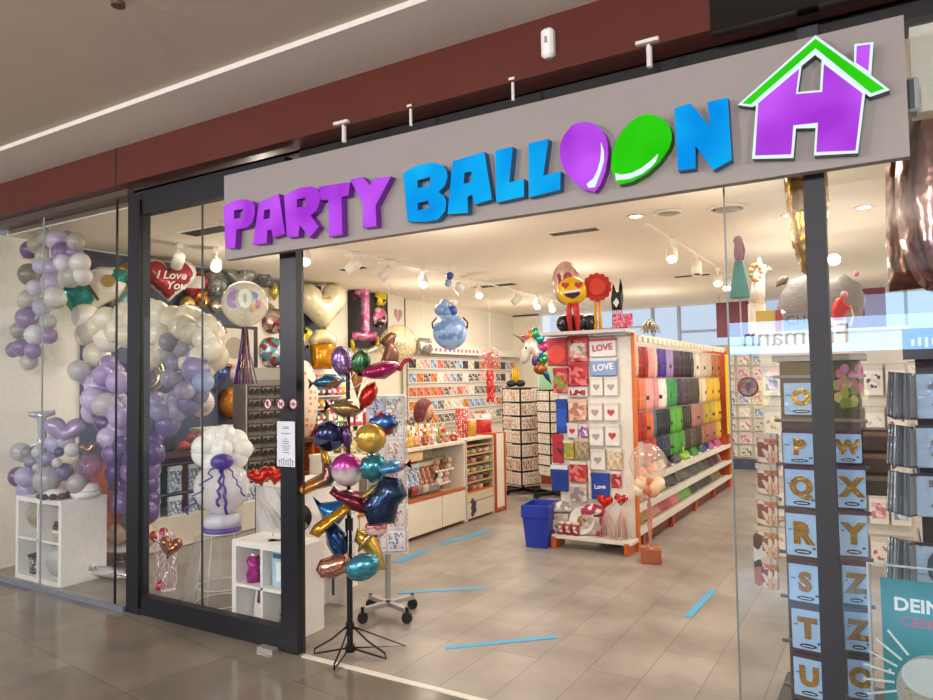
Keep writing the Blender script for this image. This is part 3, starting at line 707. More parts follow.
o = thing('gift_box', 'pale blue windowed gift box in the upper right cube', 'box', p); B(M('#a9c3d6', .4)).box((0, 0, .12), (.2, .1, .24), None, .006).done('carton', o); B(M('#e9eef0', .3)).box((.01, -.052, .10), (.13, .004, .12)).done('window', o); B(M('#3d5a76', .4)).box((0, -.052, .2), (.17, .004, .03)).done('title_band', o)
p = cub2(0, 0) + Vector((.115, .04, 0))
o = thing('cake_topper_box', 'white and pink gift box leaning in the lower left cube', 'box', p, -.15); m_ = T(0, .06, .01, 0, -.12, 0, (.78, .78, .78)); B(M('#e6dfe2', .4)).box((0, 0, .14), (.26, .06, .28), m_, .008).done('carton', o); B(M('#5a3a38', .3)).box((0, -.032, .17), (.17, .004, .10), m_).done('window', o); B(M('#d9929a', .4)).box((.03, -.033, .06), (.12, .004, .06), m_).done('picture', o)
p = cub2(1, 0) + Vector((.11, .07, .105))
o = thing('foil_bag', 'silver foil goody bag in the lower right cube', 'bag', p); B(FO('#d5d3d0', .85, .2, .8, 20)).pillow([(-.07, -.1), (.07, -.1), (.055, .03), (.03, .08), (.05, .13), (-.05, .13), (-.03, .08), (-.055, .03)], .05).done('bag', o); B(M('#b49a5a', .3, .7)).box((0, 0, .08), (.065, .025, .012)).done('tie', o)
for k, (dx, dy) in enumerate(((.28, .10), (.44, .12))):
    o = thing('heart_weight', 'flat red heart weight on the cube shelf top, %s one' % ('left', 'right')[k], 'balloon weight', K2 + Vector((dx, dy, .58)))
    B(M('#a8281f', .3)).poly([(a * .1, c * .1) for a, c in o_heart(24)], .03, T(0, 0, .0, 0, -PI / 2)).done('heart', o); B(M('#d8cfcf', .4)).cyl((0, 0, .03), (0, 0, .05), .008, n=8).done('peg', o)
for k, (x, y, w, tl, lab) in enumerate(((260, 477, 25, 12, 'red foil heart leaning left above the cube shelf weights'), (276, 476, 22, -10, 'red foil heart half hidden by the door stile'))):
    p = Yp(x, y, 3.36 + .04 * k); top = K2 + Vector((.28 + .16 * k, .10 + .02 * k, .63))
    t = foil('heart_balloon', lab, 'balloon', o_heart(), p, w * px(p), 22 * px(p), FO('#c92a1c', .7, .2), .32, None, tl, 'red hearts over the cube shelf', 11, (), top - p)
    q = B(M('#ddd5cf', .4, .3)); random.seed(k); strings(q, 26, (0, 0, -.1), (top - p) + Vector((0, 0, .01)), .05); f_ = q.done('tassel', t); f_['kind'] = 'stuff'

# ---- balloon doll on a wire stand with tulle
DY = 3.55
pb = Yp(222, 487, DY); R = 27 * px(pb)
zb = pb.z - R * .98
t = thing('wire_stand', 'white wire stand draped in sheer tulle under the big white balloon', 'stand', (pb.x, DY, 0))
q = B(M('#dedad5', .4))
for zz, rr in ((.03, .19), (.15, .18), (zb - .13, .13)): q.tube([(rr * math.cos(a * PI / 12), rr * math.sin(a * PI / 12), zz) for a in range(25)], .005, 6)
for a in range(5): q.tube([(.19 * math.cos(a * 1.257), .19 * math.sin(a * 1.257), .03), (.13 * math.cos(a * 1.257), .13 * math.sin(a * 1.257), zb - .13)], .004, 6)
q.done('wire_frame', t)
B(GL('#f4f0ec', .02, .3, .3, .16, '#e9e4e0')).lathe([(.30, .02), (.25, .25), (.19, .5), (.15, zb - .14)] , 40, None).done('tulle', t)
o = thing('base_collar', 'purple and white ring collar holding the big white balloon', 'balloon base', (pb.x, DY, zb - .13))
B(M('#5a4690', .35)).lathe([(.13, 0), (.14, .02), (.13, .04)], 24).done('band', o); B(M('#cfcbd8', .4)).lathe([(.001, .04), (.125, .04), (.135, .09), (.11, .13), (.001, .13)], 24).done('cuff', o)
t = thing('balloon_doll', 'big white gift balloon with purple bow and a crown of small balloons', 'balloon', pb, face(pb))
B(GL('#ffffff', .06, .5, .05, .6, '#f4eef2')).ball((0, 0, 0), (R, R, R * 1.0), None, 28).done('gift_balloon', t)
for k in range(9):
    a = 2 * PI * k / 9; rr = 18 * px(pb)
    B(LX('#efebe6')).ball((math.cos(a) * rr, .02 * (k % 2), R * 1.36 + math.sin(a) * rr * .75), 11.5 * px(pb), Matrix.Rotation(a - PI / 2, 4, 'Y'), 16).done('crown_balloon', t)
B(LX('#f3efe9')).ball((0, -.06, R * 1.38), 11 * px(pb), None, 16).done('crown_balloon', t)
B(LX('#4c3592')).ball((0, -.15, R * 1.0), (11 * px(pb), .05, 8 * px(pb)), None, 16, False).done('bow_balloon', t)
q = B(M('#4c3592', .35, .3))
for k, (x0, x1, wv, ln_) in enumerate(((-.03, -.25, .03, .34), (.03, .15, .008, .24), (0, .03, .006, .36), (.0, -.03, .012, .30))):
    q.tube([(x0 + (x1 - x0) * i / 14 + wv * math.sin(i * 1.9), -R * math.sin(min(1.45, .45 + i * .085)) - .025, R * .98 - ln_ * i / 14) for i in range(15)], .006 if k < 2 else .011, 5)
q.done('curled_ribbon', t)

# ---- heart bouquet on pink curls at the window foot
p0 = Zp(166, 592); p0.y = 3.6; p0 = Vector((Yp(166, 540, 3.6).x, 3.6, 0))
o = thing('curl_weight', 'pink glitter balloon weight with curling foil ribbons on the window floor', 'balloon weight', p0)
B(M('#c2324f', .3, .5)).lathe([(.001, 0), (.04, 0), (.045, .03), (.03, .06), (.001, .07)], 14, T(-.05, 0, 0)).done('weight', o)
B(M('#e3dede', .2, .4)).lathe([(.001, 0), (.06, .0), (.06, .012), (.001, .02)], 14, T(.03, 0, 0)).done('weight', o)
random.seed(3); q = B(FO('#ecd6da', .5, .25))
for k in range(22):
    x = random.uniform(-.10, .10); y = random.uniform(-.06, .06)
    q.tube([(x + .02 * math.sin(i * 1.1 + k), y + .02 * math.cos(i * 1.1 + k), .45 - .43 * i / 12) for i in range(13)], .004, 4)
f_ = q.done('curls', o); f_['kind'] = 'stuff'
pa = Yp(160, 538, 3.62); foil('heart_balloon', 'orange red foil heart over the pink curls, the left one', 'balloon', o_heart(), pa, 19 * px(pa), 21 * px(pa), FO('#c2402a', .75, .18), .3, None, 16, 'two hearts over the pink curls', 11, (), (p0 + Vector((0, 0, .42))) - pa)
pa = Yp(170, 548, 3.55); foil('heart_balloon', 'copper foil heart in front of the orange red heart', 'balloon', o_heart(), pa, 22 * px(pa), 25 * px(pa), FO('#c07a52', .9, .15), .3, None, -14, 'two hearts over the pink curls', 11, (), (p0 + Vector((0, 0, .42))) - pa)
# ---- low wire table with white balloon and bears behind the stile
tb = Vector((Yp(122, 545, 4.0).x + .05, 3.95, 0)); zt = Yp(118, 543, 4.0).z
t = thing('wire_basket_table', 'low grey wire basket table between the two cube shelves', 'table', tb)
q = B(M('#8f8b88', .35, .7))
for zz in (zt - .02, zt - .2, .06):
    q.tube([(.26 * math.cos(a * PI / 10), .2 * math.sin(a * PI / 10), zz) for a in range(21)], .007, 6)
for a in range(10): q.tube([(.26 * math.cos(a * PI / 5), .2 * math.sin(a * PI / 5), .0), (.26 * math.cos(a * PI / 5), .2 * math.sin(a * PI / 5), zt - .02)], .005, 5)
q.done('wire_frame', t); B(M('#d6d1cc', .4)).lathe([(.001, zt - .02), (.255, zt - .02), (.255, zt), (.001, zt)], 28, T(0, 0, 0, 0, 0, 0, (1, .78, 1))).done('table_top', t)
pp = Yp(135, 490, 4.0)
o = tag(B(LX('#d5d5dc')).ball((0, 0, 0), 17 * px(pp), None, 22).cyl((0, 0, -17 * px(pp)), (0, 0, zt - pp.z), .004, n=6).done('gift_balloon', None, pp), 'pearl white gift balloon half hidden by the left door stile', 'balloon')
for k, (x, y, r, c, lab) in enumerate(((118, 531, 10, '#d9b49f', 'peach round gift balloon left of the dark stile'), (146, 528, 11, '#d8b28c', 'tan gift balloon right of the left door stile'), (133, 515, 11, '#5d7a58', 'green leafy balloon under the pearl white balloon'))):
    p = Yp(x, y, 3.96 + .05 * k); R = r * px(p)
    o = thing('gift_balloon', lab, 'balloon', Vector((p.x, p.y, zt + R * 1.06 if k < 2 else zt + .2))); B(LX(c)).ball((0, 0, 0), R, None, 18).done('skin', o); B(M('#e4dcd2', .5)).cyl((0, 0, -R * 1.06 - (.1 if k == 2 else 0)), (0, 0, -R), .02, n=10).done('stopper', o)
o = thing('foil_wand', 'long silver foil letter lying on the window floor', 'balloon', Vector((Yp(110, 577, 3.55).x, 3.55, .06)), .2)
B(FO('#dcdada', .8, .12, .5, 14)).pillow(o_ell(.27, .055), .055).done('foil_body', o); B(FO('#dcdada', .8, .12, .5, 14)).pillow(scale2(o_ell(), .12, .1), .05, T(-.2, -.03, .04)).done('foil_curl', o)

# ---- wall counter under the foil wall with packs below
CX = XL + .75
t = thing('wall_counter', 'dark wall counter with orange cheeks along the left wall', 'counter', (XL + .05, 5.3, 0))
B(M('#4a3328', .45)).box((.36, 0, .92), (.70, 2.6, .05)).done('counter_top', t)
for y in (-1.25, -.35, .5, 1.25): B(M('#b8541f', .45)).box((.34, y, .45), (.62, .035, .89)).done('cheek', t)
B(M('#e8dfd0', .6)).box((.36, 0, .16), (.66, 2.5, .30)).done('plinth_drawer', t)
B(M('#3a2c26', .5)).box((.05, 0, .6), (.03, 2.5, .6)).done('back_board', t)
for z in (.82, .52): B(M('#9a9a98', .3, .8)).cyl((.58, -1.24, z), (.58, 1.24, z), .008, n=8).done('hanging_rail', t)
CTZ = .945
def hang_pack(name, w, h, mats, p, rz, label, cat, group, d=.025, pr=(.74, .5)):
    key = (w, h, d, mats, pr)
    if key not in _HP:
        b_ = B(mats[0]); b_.box((0, 0, -h / 2), (w, d, h), None, d * .45)
        b_.m(mats[1]).box((0, -d * .12, -h * .09), (w * 1.01, d * .9, h * .18))
        if len(mats) > 2: b_.m(mats[2]).box((0, -d * .52, -h * .56), (w * pr[0], .004, h * pr[1]))
        _HP[key] = b_.mesh(name)
    o = link(name, _HP[key], None, p, rz); return tag(o, label, cat, group)
_HP = {}
bp1 = (PR('#8db6d9', '#c9dbe8', '#5c86b4', 50, .25), M('#dfe7ee', .4), PR('#b8c4d0', '#4a5f86', '#e8e8ec', 60))
for r_, z in enumerate((.80, .50)):
    for k in range(10):
        hang_pack('tableware_pack', .17, .26, bp1, (CX - .1, 4.12 + k * .245, z), PI / 2 + .1, 'pale blue party pack, %s from the left in the %s row under the wall counter' % (ORD[k], ('upper', 'lower')[r_]), 'party pack', 'blue packs under the wall counter')
# ================================================================== FOIL BALLOONS ON THE LEFT WALL
FX = XL + .13
def wallfoil(name, label, outline, x, y, w, h, mat, puff=.22, tilt=0., cat='balloon', group=None, res=10, holes=(), X=None, rz=None):
    p = Xp(x, y, X or FX); s_ = px(p)
    rz_ = rz if rz is not None else PI / 2 * .55
    k = 1.0 / max(.5, math.cos(face(p) - rz_))
    return foil(name, label, cat, outline, p, w * s_ * k, h * s_, mat, puff, rz_, tilt, group, res, holes)
# champagne bottle
bot = [(-.16, -.5), (.16, -.5), (.18, -.42), (.18, .1), (.10, .24), (.08, .36), (.09, .42), (.09, .5), (-.09, .5), (-.09, .42), (-.08, .36), (-.10, .24), (-.18, .1), (-.18, -.42)]
p = Xp(103, 285, XL + .4); s_ = px(p)
t = thing('bottle_balloon', 'teal champagne bottle foil balloon with white label and gold neck, leaning right', 'balloon', p, face(p))
m_ = T(0, 0, 0, 0, 0, math.radians(58)); L_ = 76 * s_; Wd = 92 * s_
B(FO('#2f9a8e', .75, .2, .5, 16)).pillow([(a * Wd, c * L_) for a, c in bot], .3 * Wd * .36, m_, 13).done('bottle_body', t)
q = .3 * Wd * .36
B(M('#e6dfcf', .3)).pillow([(a * Wd, c * L_) for a, c in ((-.185, -.30), (.185, -.30), (.19, .08), (.11, .25), (-.11, .25), (-.19, .08))], q * 1.06, m_, 9).done('paper_label', t)
B(FO('#b78a3a', .9, .2)).pillow([(a * Wd, c * L_) for a, c in ((-.105, .26), (.105, .26), (.105, .52), (-.105, .52))], q * .85, m_, 8).done('neck_foil', t)
B(M('#8a6a2a', .3, .6)).cyl((0, -q * 1.12, .07 * L_), (0, -q * .8, .07 * L_), .06, n=20, mtx=m_).done('seal', t)
B(M('#4d3a2a', .4)).box((0, -q * 1.04, -.16 * L_), (.26 * Wd, .01, .035 * L_), m_).done('script_line', t)
# I love you hearts
p = Xp(168, 281, FX + .15); s_ = px(p)
t = thing('heart_balloon', 'large red foil heart with white script I Love You and white edging', 'balloon', p, face(p))
B(M('#f0e9e4', .3)).pillow(scale2(o_scal(22, .03), 56 * s_, 50 * s_) if 0 else scale2(o_heart(), 55 * s_, 51 * s_), 6 * s_, None, 12).done('white_edge', t)
B(FO('#a8282c', .35, .25)).pillow(scale2(o_heart(), 50 * s_, 46 * s_), 11 * s_, T(0, -.01, 0), 13).done('red_face', t)
text('lettering', 'I Love', 11 * s_, M('#f5eeea', .4), t, (3 * s_, -12.5 * s_, 4 * s_), 0, 0, .02, .004, .25)
text('lettering', 'You', 11 * s_, M('#f5eeea', .4), t, (7 * s_, -12 * s_, -6 * s_), 0, 0, .02, .004, .25)
t = wallfoil('heart_balloon', 'red foil heart with white banner behind the I Love You heart', o_heart(), 191, 286, 36, 34, FO('#a8262b', .55, .22), .2)
s_ = px(t.location); B(M('#e9e2d8', .4)).box((2 * s_, -7.4 * s_, 3 * s_), (22 * s_, .02, 12 * s_)).done('banner', t)
wallfoil('star_balloon', 'orange foil star among the foil balloons left of the glass joint', o_star(5, .28), 199, 295, 22, 24, FO('#c9712a', .7, .2), .18)
wallfoil('round_balloon', 'pale gold round foil balloon under the red hearts', o_ell(), 187, 304, 16, 17, FO('#d8b26a', .7, .2), .25)
wallfoil('round_balloon', 'orange small foil balloon beside the pale gold one', o_ell(), 203, 301, 13, 14, FO('#d29a4a', .7, .2), .25)
wallfoil('round_balloon', 'pale teal round foil balloon half hidden by the left stile', o_ell(), 124, 300, 30, 30, PR('#9fc3c4', '#d8e0dc', '#4f8f96', 14, .25, .4), .25)
wallfoil('round_balloon', 'dark silver speckled round foil balloon above the clear sixty balloon', o_ell(), 214, 283, 26, 28, PR('#7d837f', '#5b615f', '#a9ada2', 45, .25, .5), .25)
wallfoil('heart_balloon', 'pale grey foil heart behind the clear sixty balloon', o_heart(), 239, 279, 34, 30, FO('#a3a69c', .75, .25), .22)
wallfoil('number_balloon', 'dark grey foil zero near the right stile', o_ell(), 264, 279, 14, 18, FO('#5a5e66', .85, .2), .2, holes=[o_ell(.2, .22, 14)])
wallfoil('round_balloon', 'yellow foil balloon below the dark grey zero', o_leaf(), 274, 291, 22, 20, FO('#c2b23c', .6, .25), .25)
wallfoil('stick_balloon', 'gold foil streak balloon left of the right stile', o_leaf(), 268, 305, 12, 22, FO('#b5a05a', .7, .2), .25, 60)
for (x, y, r, c, lab) in ((273, 321, 13, ('#b98f86', '#c8c4c0', '#8a3a34'), 'silver and red round picture balloon by the right stile'), (271, 352, 15, ('#6fa3bd', '#a04a3a', '#dfe3e2'), 'blue round picture balloon by the right stile'), (273, 377, 11, ('#8a4a44', '#b9b3ac', '#54303a'), 'dark red round balloon below the blue picture balloon'), (208, 357, 9, ('#31497e', '#a83232', '#22305a'), 'small blue and red round foil balloon beside the arch'), (122, 375, 12, ('#3f3a46', '#7a6f88', '#1f1c24'), 'dark round foil behind the left arch limb')):
    wallfoil('round_balloon', lab, o_ell(), x, y, 2 * r, 2 * r, PR(*c, 16, .22, .5), .25)
# silver script balloon
p = Xp(208, 330, FX + .25); s_ = px(p)
t = thing('script_balloon', 'silver curly foil script balloon beside the clear sixty balloon', 'balloon', p, face(p))
def curl(pts): return [((a - 208) * s_, 0, (330 - c) * s_) for a, c in pts]
B(FO('#d9d4cc', .8, .15)).tube(curl([(190, 312), (193, 306), (198, 308), (203, 318), (208, 325), (204, 330), (196, 322), (192, 314)]), 2.6 * s_, 8).tube(curl([(195, 325), (200, 335), (208, 340), (217, 338), (222, 330), (218, 322), (214, 326), (217, 332), (226, 330)]), 2.8 * s_, 8).tube(curl([(200, 345), (206, 342), (209, 348), (204, 353), (200, 348)]), 2.4 * s_, 8).done('script', t)
wallfoil('round_balloon', 'small plain silver foil ball above the script balloon', o_ell(), 215, 306, 13, 14, FO('#b0a79c', .9, .2), .3, X=FX + .1)
# framed board behind the script balloon
p = Xp(233, 348, XL + .06)
t = thing('framed_board', 'black framed cream picture board on the left wall', 'picture', p, PI / 2)
s_ = px(p); B(M('#1c1a18', .4)).box((0, 0, 0), (62 * s_, .03, 46 * s_)).done('frame', t); B(M('#d8cfbd', .5)).box((0, -.018, 0), (50 * s_, .006, 39 * s_)).done('print', t); B(M('#a79c8e', .5)).cyl((0, -.024, 0), (0, -.021, 0), 11 * s_, n=24).done('print_motif', t)
p = Xp(262, 335, XL + .03); struct(B(white_wall).box((0, 0, 0), (.03, .5, 1.5)).done('trim_9', None, (XL + .055, p.y, 2.1)))
# rose gold letters, blue star, orange face
wallfoil('letter_balloon', 'rose gold foil arrow shape above the blue heart balloon', [(-.5, .1), (.1, .5), (.05, .2), (.5, .0), (.45, -.12), (-.1, .0), (-.5, -.3), (-.45, -.42), (.0, -.2), (.2, -.35)], 222, 367, 36, 24, FO('#b07a5c', .9, .2), .16)
wallfoil('heart_balloon', 'blue foil heart left of the sunglasses spinner', o_heart(), 213, 380, 32, 32, FO('#4a67a6', .75, .22), .25, 8)
wallfoil('face_balloon', 'orange round foil balloon half hidden behind the sunglasses spinner', o_ell(), 231, 403, 24, 32, FO('#d8861c', .45, .25), .25)
p = Xp(201, 403, -5.6)
for (x, y, r, c, lab) in ((201, 403, 13, ('#e3d4cf', '#c98f8f'), 'white and pink dotted balloon on the shelf end'), (240, 374, 10, ('#e9cfd4', '#b96a86'), 'pink dotted balloon under the clear sixty balloon')):
    p = Xp(x, y, -6.3); o = thing('dotted_balloon', lab, 'balloon', p); B(DOT(*c, 30, .3)).ball((0, 0, 0), r * px(p), None, 20).done('skin', o); B(M('#d9d2cc', .4)).cyl((0, 0, CTZ - p.z), (0, 0, -r * px(p)), .004, n=6).done('stick', o)
p = Xp(247, 381, -5.6); o = thing('purple_balloon', 'small deep purple balloon above the sunglasses spinner', 'balloon', p); B(LX('#4a2f80')).ball((0, 0, 0), 5.5 * px(p), None, 16).done('skin', o); B(M('#4a2f80', .4)).cyl((0, 0, -.2), (0, 0, -.05), .004, n=6).done('stick', o)
# clear sixty balloon with tassel
p = Yp(245, 304, 4.1); R = 23 * px(p); rz = face(p)
t = thing('clear_balloon', 'clear round balloon with coloured dots and a number sixty, purple tassel below', 'balloon', p, rz)
B(GL('#ffffff', .06, .8, .02, .55, '#fff3dc', 'multi', 75, .30)).ball((0, 0, 0), (R, R, R), None, 30).done('skin', t)
for k, (ch, c) in enumerate((('6', '#a884bd'), ('0', '#eef4e6'))):
    text('lettering', ch, 24 * px(p), M(c, .4), t, ((-11 + 11 * k) * px(p), -R * (1.0 if k == 1 else .9), 2 * px(p)), 0, 0, .05, .004)
for (dx, dz, c) in ((9, 6, '#7f9fd0'), (12, -2, '#d9909a'), (7, -6, '#e0b07a')): B(M(c, .4)).ball((dx * px(p), -R * .86, dz * px(p)), (3.6 * px(p), .01, 4.4 * px(p)), None, 12).done('printed_dot', t)
q = B(M('#5d3690', .3, .4)); random.seed(9)
for k in range(26):
    x0, y0 = random.uniform(-.02, .02), random.uniform(-.02, .02); x1, y1 = random.uniform(-.10, .10), random.uniform(-.08, .08)
    q.m(M(random.choice(('#5d3690', '#5d3690', '#8a6aa8', '#b8924a', '#c9a0b0')), .3, .4)); q.tube([(x0, y0, -R), (x0 + x1 * .4 + .015 * math.sin(k), y0 + y1 * .4, -R - .22), (x0 + x1, y0 + y1, -R - .48)], .006, 4)
f_ = q.done('tassel', t); f_['kind'] = 'stuff'
B(M('#dddddd', .4)).cyl((0, 0, R), (0, 0, CZ - p.z - .004), .002, n=5).done('string', t)
# rows of boxes on the wall counter
for k in range(4):
    p = Vector((CX - .15, 5.05 + .34 * k, CTZ)); o = thing('cream_box', 'cream lidded gift carton on the wall counter, %s from the left' % ORD[k], 'box', p, PI / 2, 'cream cartons on the wall counter')
    B(M('#ece2c8', .5)).box((0, 0, .11), (.30, .2, .22), None, .006).done('carton', o); B(M('#d9b58a', .5)).box((0, -.102, .10), (.12, .004, .1)).done('sticker', o)
o = thing('bucket', 'dark grey bucket on the wall counter behind the white balloon doll', 'bucket', (CX - .25, 4.6, CTZ)); B(M('#2e2c30', .45)).lathe([(.001, 0), (.10, 0), (.14, .26), (.13, .26), (.1, .03), (.001, .03)], 22).done('shell', o); B(M('#8a8a8a', .3, .7)).tube([(-.138, 0, .24), (-.1, -.02, .33), (0, -.03, .36), (.1, -.02, .33), (.138, 0, .24)], .005, 6).done('handle', o)
for k in range(7):
    c = ('#b52a22', '#8a3a2a', '#c97a32', '#a8382a', '#d9a03a', '#6f8a3a', '#c23040')[k]
    o = tag(B(M(c, .35)).ball((0, 0, .05), (.06, .06, .05), None, 12, False).box((0, 0, .1), (.02, .02, .03)).done('ornament', None, (CX - .1, 4.72 + k * .05 + (.02 if k % 2 else 0), CTZ + (.075 if k % 2 else 0))), 'small %s table ornament in the heap beside the dark bucket' % ('red', 'brown', 'orange', 'brick red', 'yellow', 'green', 'crimson')[k], 'ornament', 'ornaments heaped by the bucket')
# sunglasses spinner
p = Yp(258, 470, 5.2); zb = 1.0
sx = Yp(258, 465, 5.0); sp_b = Vector((sx.x, 5.0, 0)); zt = Yp(258, 380, 5.0).z; z0 = Yp(258, 470, 5.0).z
t = thing('sunglasses_spinner', 'square display spinner with glasses on cards behind the door glass', 'display stand', sp_b, face(sp_b, 25))
B(M('#26282c', .4)).lathe([(.001, 0), (.24, 0), (.24, .03), (.03, .05), (.03, z0)], 24).done('foot', t)
B(M('#3a3a3e', .4)).box((0, 0, z0 - .02), (.5, .5, .04), None, .005).done('base_plate', t); B(M('#8e8a85', .4)).box((0, 0, (z0 + zt) / 2), (.36, .36, zt - z0)).done('core', t)
B(M('#b9b3aa', .4)).box((0, 0, zt + .06), (.34, .3, .12)).done('header', t)
B(M('#a9a49e', .3, .7)).box((.225, -.225, (z0 + zt) / 2), (.015, .015, zt - z0)).box((-.225, -.225, (z0 + zt) / 2), (.015, .015, zt - z0)).done('corner_rail', t)
random.seed(21); nn = 0
for side in range(2):
    for r_ in range(7):
        for k in range(3):
            z = zt - .06 - r_ * (zt - z0 - .06) / 7; u = (-.14 + .14 * k); a = side * PI / 2
            lp = Matrix.Rotation(sp_b.length * 0 + t.rotation_euler.z, 4, 'Z') @ (Matrix.Rotation(a, 4, 'Z') @ Vector((u, -.215, z))) + sp_b
            g = tag(link('glasses_card', bpy.data.meshes.get('glasses_card') or B(M('#3c3733', .4)).box((0, 0, -.04), (.12, .012, .085)).m(M('#8d7d70', .3)).box((0, -.01, -.03), (.11, .012, .035)).m(M('#16130f', .15)).cyl((-.028, -.022, -.045), (-.028, -.012, -.045), .022, n=12).cyl((.028, -.022, -.045), (.028, -.012, -.045), .022, n=12).mesh('glasses_card'), None, lp, t.rotation_euler.z + a), 'pair of dark glasses on a card, %s row of the %s face of the spinner' % (ORD[r_], ('front', 'right')[side]), 'glasses', 'glasses on the %s face of the spinner, %s row' % (('front', 'right')[side], ORD[r_]))
# ---- stickers, notice and black hat at the door stile
for k, (x, lab) in enumerate(((268, 'no ice cream'), (281, 'no dogs'), (293.5, 'no skating'))):
    p = Yp(x, 404, GY - .056); r = 5.6 * px(p)
    o = thing('ban_sticker', 'round red rimmed prohibition sticker, %s of the three on the door' % ('left', 'middle', 'right')[k], 'sticker', p)
    B(M('#8d1f3a', .4)).lathe([(r * .80, 0), (r, 0), (r, .003), (r * .8, .003)], 28, T(0, 0, 0, 0, PI / 2)).done('rim', o); B(M('#d8cfd6', .4)).cyl((0, .0, 0), (0, -.001, 0), r * .8, n=24).done('disc', o)
    q = B(M('#2a1c26', .5))
    if k == 0: q.poly([(-.1 * r, -.5 * r), (.2 * r, .1 * r), (-.35 * r, .1 * r)], .001, T(0, -.004, 0)).cyl((-.05 * r, -.004, .28 * r), (-.05 * r, -.002, .28 * r), r * .26, n=12)
    elif k == 1: q.box((0, -.003, .0), (.7 * r, .002, .22 * r)).box((-.25 * r, -.003, -.25 * r), (.12 * r, .002, .4 * r)).box((.25 * r, -.003, -.25 * r), (.12 * r, .002, .4 * r)).box((.38 * r, -.003, .2 * r), (.25 * r, .002, .25 * r))
    else: q.box((0, -.003, .1 * r), (.22 * r, .002, .6 * r)).box((0, -.003, -.3 * r), (.7 * r, .002, .12 * r))
    q.done('symbol', o); B(M('#8d1f3a', .4)).box((0, -.005, 0), (1.7 * r, .002, .16 * r), T(0, 0, 0, 0, 0, .75 if k < 2 else 0)).done('slash', o)
p = Yp(286, 444, GY - .056); s_ = px(p)
t = thing('paper_notice', 'white paper notice with printed lines and a drawing taped to the door stile', 'notice', p)
B(M('#cfd3dc', .6)).box((0, 0, 0), (24.5 * s_, .002, 45 * s_)).done('sheet', t)
q = B(M('#5a6070', .6)); random.seed(2)
for k, (zz, ww) in enumerate(((17, 8), (15.5, 9), (10.5, 13), (5, 3), (2.5, 9), (.5, 8), (-2, 12), (-4, 10), (-6, 8), (-8.5, 9))): q.box((0, -.0015, zz * s_), (ww * s_, .001, .7 * s_))
q.done('printed_lines', t)
q = B(M('#4e5668', .6))
for k in range(7): 
    x = -9 + k * 3; q.box((x * s_, -.0015, -19.5 * s_ + (k % 3) * .5 * s_), (.7 * s_, .001, (4 + (k % 3) * 1.5) * s_)); q.cyl((x * s_, -.002, (-16.8 + (k % 3)) * s_), (x * s_, -.001, (-16.8 + (k % 3)) * s_), .9 * s_, n=8)
q.done('printed_drawing', t)
p = Yp(294, 519, 3.42); s_ = px(p)
# ---- white pedestal behind the leaf
o = thing('display_pedestal', 'plain white display pedestal behind the open door leaf', 'pedestal', (-3.93, 4.10, 0))
hz = Yp(322, 492, 3.8).z
B(WHITE).box((0, 0, hz / 2), (.5, .6, hz), None, .006).done('pedestal_body', o); B(M('#dcd6d0', .5)).box((0, 0, hz + .006), (.52, .62, .012)).done('pedestal_top', o)
o = thing('white_stand_foot', 'low white panelled plinth at the foot of the pedestal', 'plinth', (-3.52, 3.93, 0))
B(WHITE).box((0, .05, .14), (.2, .03, .28)).done('panel', o); B(WHITE).box((-.08, -.06, .14), (.025, .2, .28)).done('panel', o); B(M('#4a4642', .4)).box((-.03, .032, .12), (.02, .006, .12)).done('slot', o)
t = thing('black_hat', 'round black hat hanging on the pedestal side behind the door stile', 'hat', (p.x, p.y + .02, p.z), face(p))
B(M('#0f0f11', .5)).lathe([(.001, 0), (15 * s_, .0), (15.5 * s_, .008), (8 * s_, .02), (7 * s_, .05), (.001, .06)], 26, T(0, .03, 0, 0, PI / 2)).done('brim', t)
B(M('#b9b3ac', .4)).lathe([(7.2 * s_, .022), (7.2 * s_, .03), (6.8 * s_, .034)], 22, T(0, .03, 0, 0, PI / 2)).done('hat_band', t)
# ================================================================== LEFT WALL BEYOND THE DOOR LEAF
p = Xp(322, 309, FX + .1); s_ = px(p)
t = wallfoil('heart_balloon', 'big cream foil heart with gold script on the dark wall right of the stile', o_heart(), 322, 308, 50, 58, FO('#eadfb8', .12, .28), .25, 4, rz=1.2, X=FX + .1)
q = B(M('#b39a5a', .4, .3))
for z_, w_ in ((7, 11), (0, 12), (-8, 9)): q.tube([((-w_ + w_ * 2 * i / 30) * s_, -12.2 * s_ + abs(i - 15) * .12 * s_, (z_ + 1.8 * math.sin(i * 1.7) + i * .12) * s_) for i in range(31)], .35 * s_, 5)
q.done('gold_scroll', t)
p = Xp(323, 350, FX + .3); s_ = px(p)
t = thing('beer_balloon', 'foil beer glass balloon, cream foam over amber, below the big cream heart', 'balloon', p, face(p, 10))
B(FO('#c98a1e', .6, .2, .4, 10)).pillow([(-11 * s_, -19 * s_), (9 * s_, -19 * s_), (13 * s_, 6 * s_), (8 * s_, 10 * s_), (-13 * s_, 6 * s_)], 7 * s_).done('amber_body', t)
B(FO('#ecdfae', .4, .3)).pillow([(-13 * s_, 3 * s_), (0, 6 * s_), (13 * s_, 3 * s_), (14 * s_, 14 * s_), (4 * s_, 21 * s_), (-8 * s_, 20 * s_), (-14 * s_, 12 * s_)], 8 * s_, T(0, -.01, 0)).done('foam', t)
wallfoil('round_balloon', 'yellow and black round foil partly hidden by the edge strip below the cream heart', o_ell(), 306, 338, 16, 22, PR('#d6c02a', '#2a2620', '#d9d4c4', 18, .25, .4), .25)
p = Xp(304, 400, FX + .3); o = thing('peach_balloon', 'large pale peach balloon with orange dots right beside the door stile', 'balloon', p); B(DOT('#f0d9c4', '#e8926a', 12, .3)).ball((0, 0, 0), (14 * px(p), 14 * px(p), 40 * px(p)), None, 22).done('skin', o)
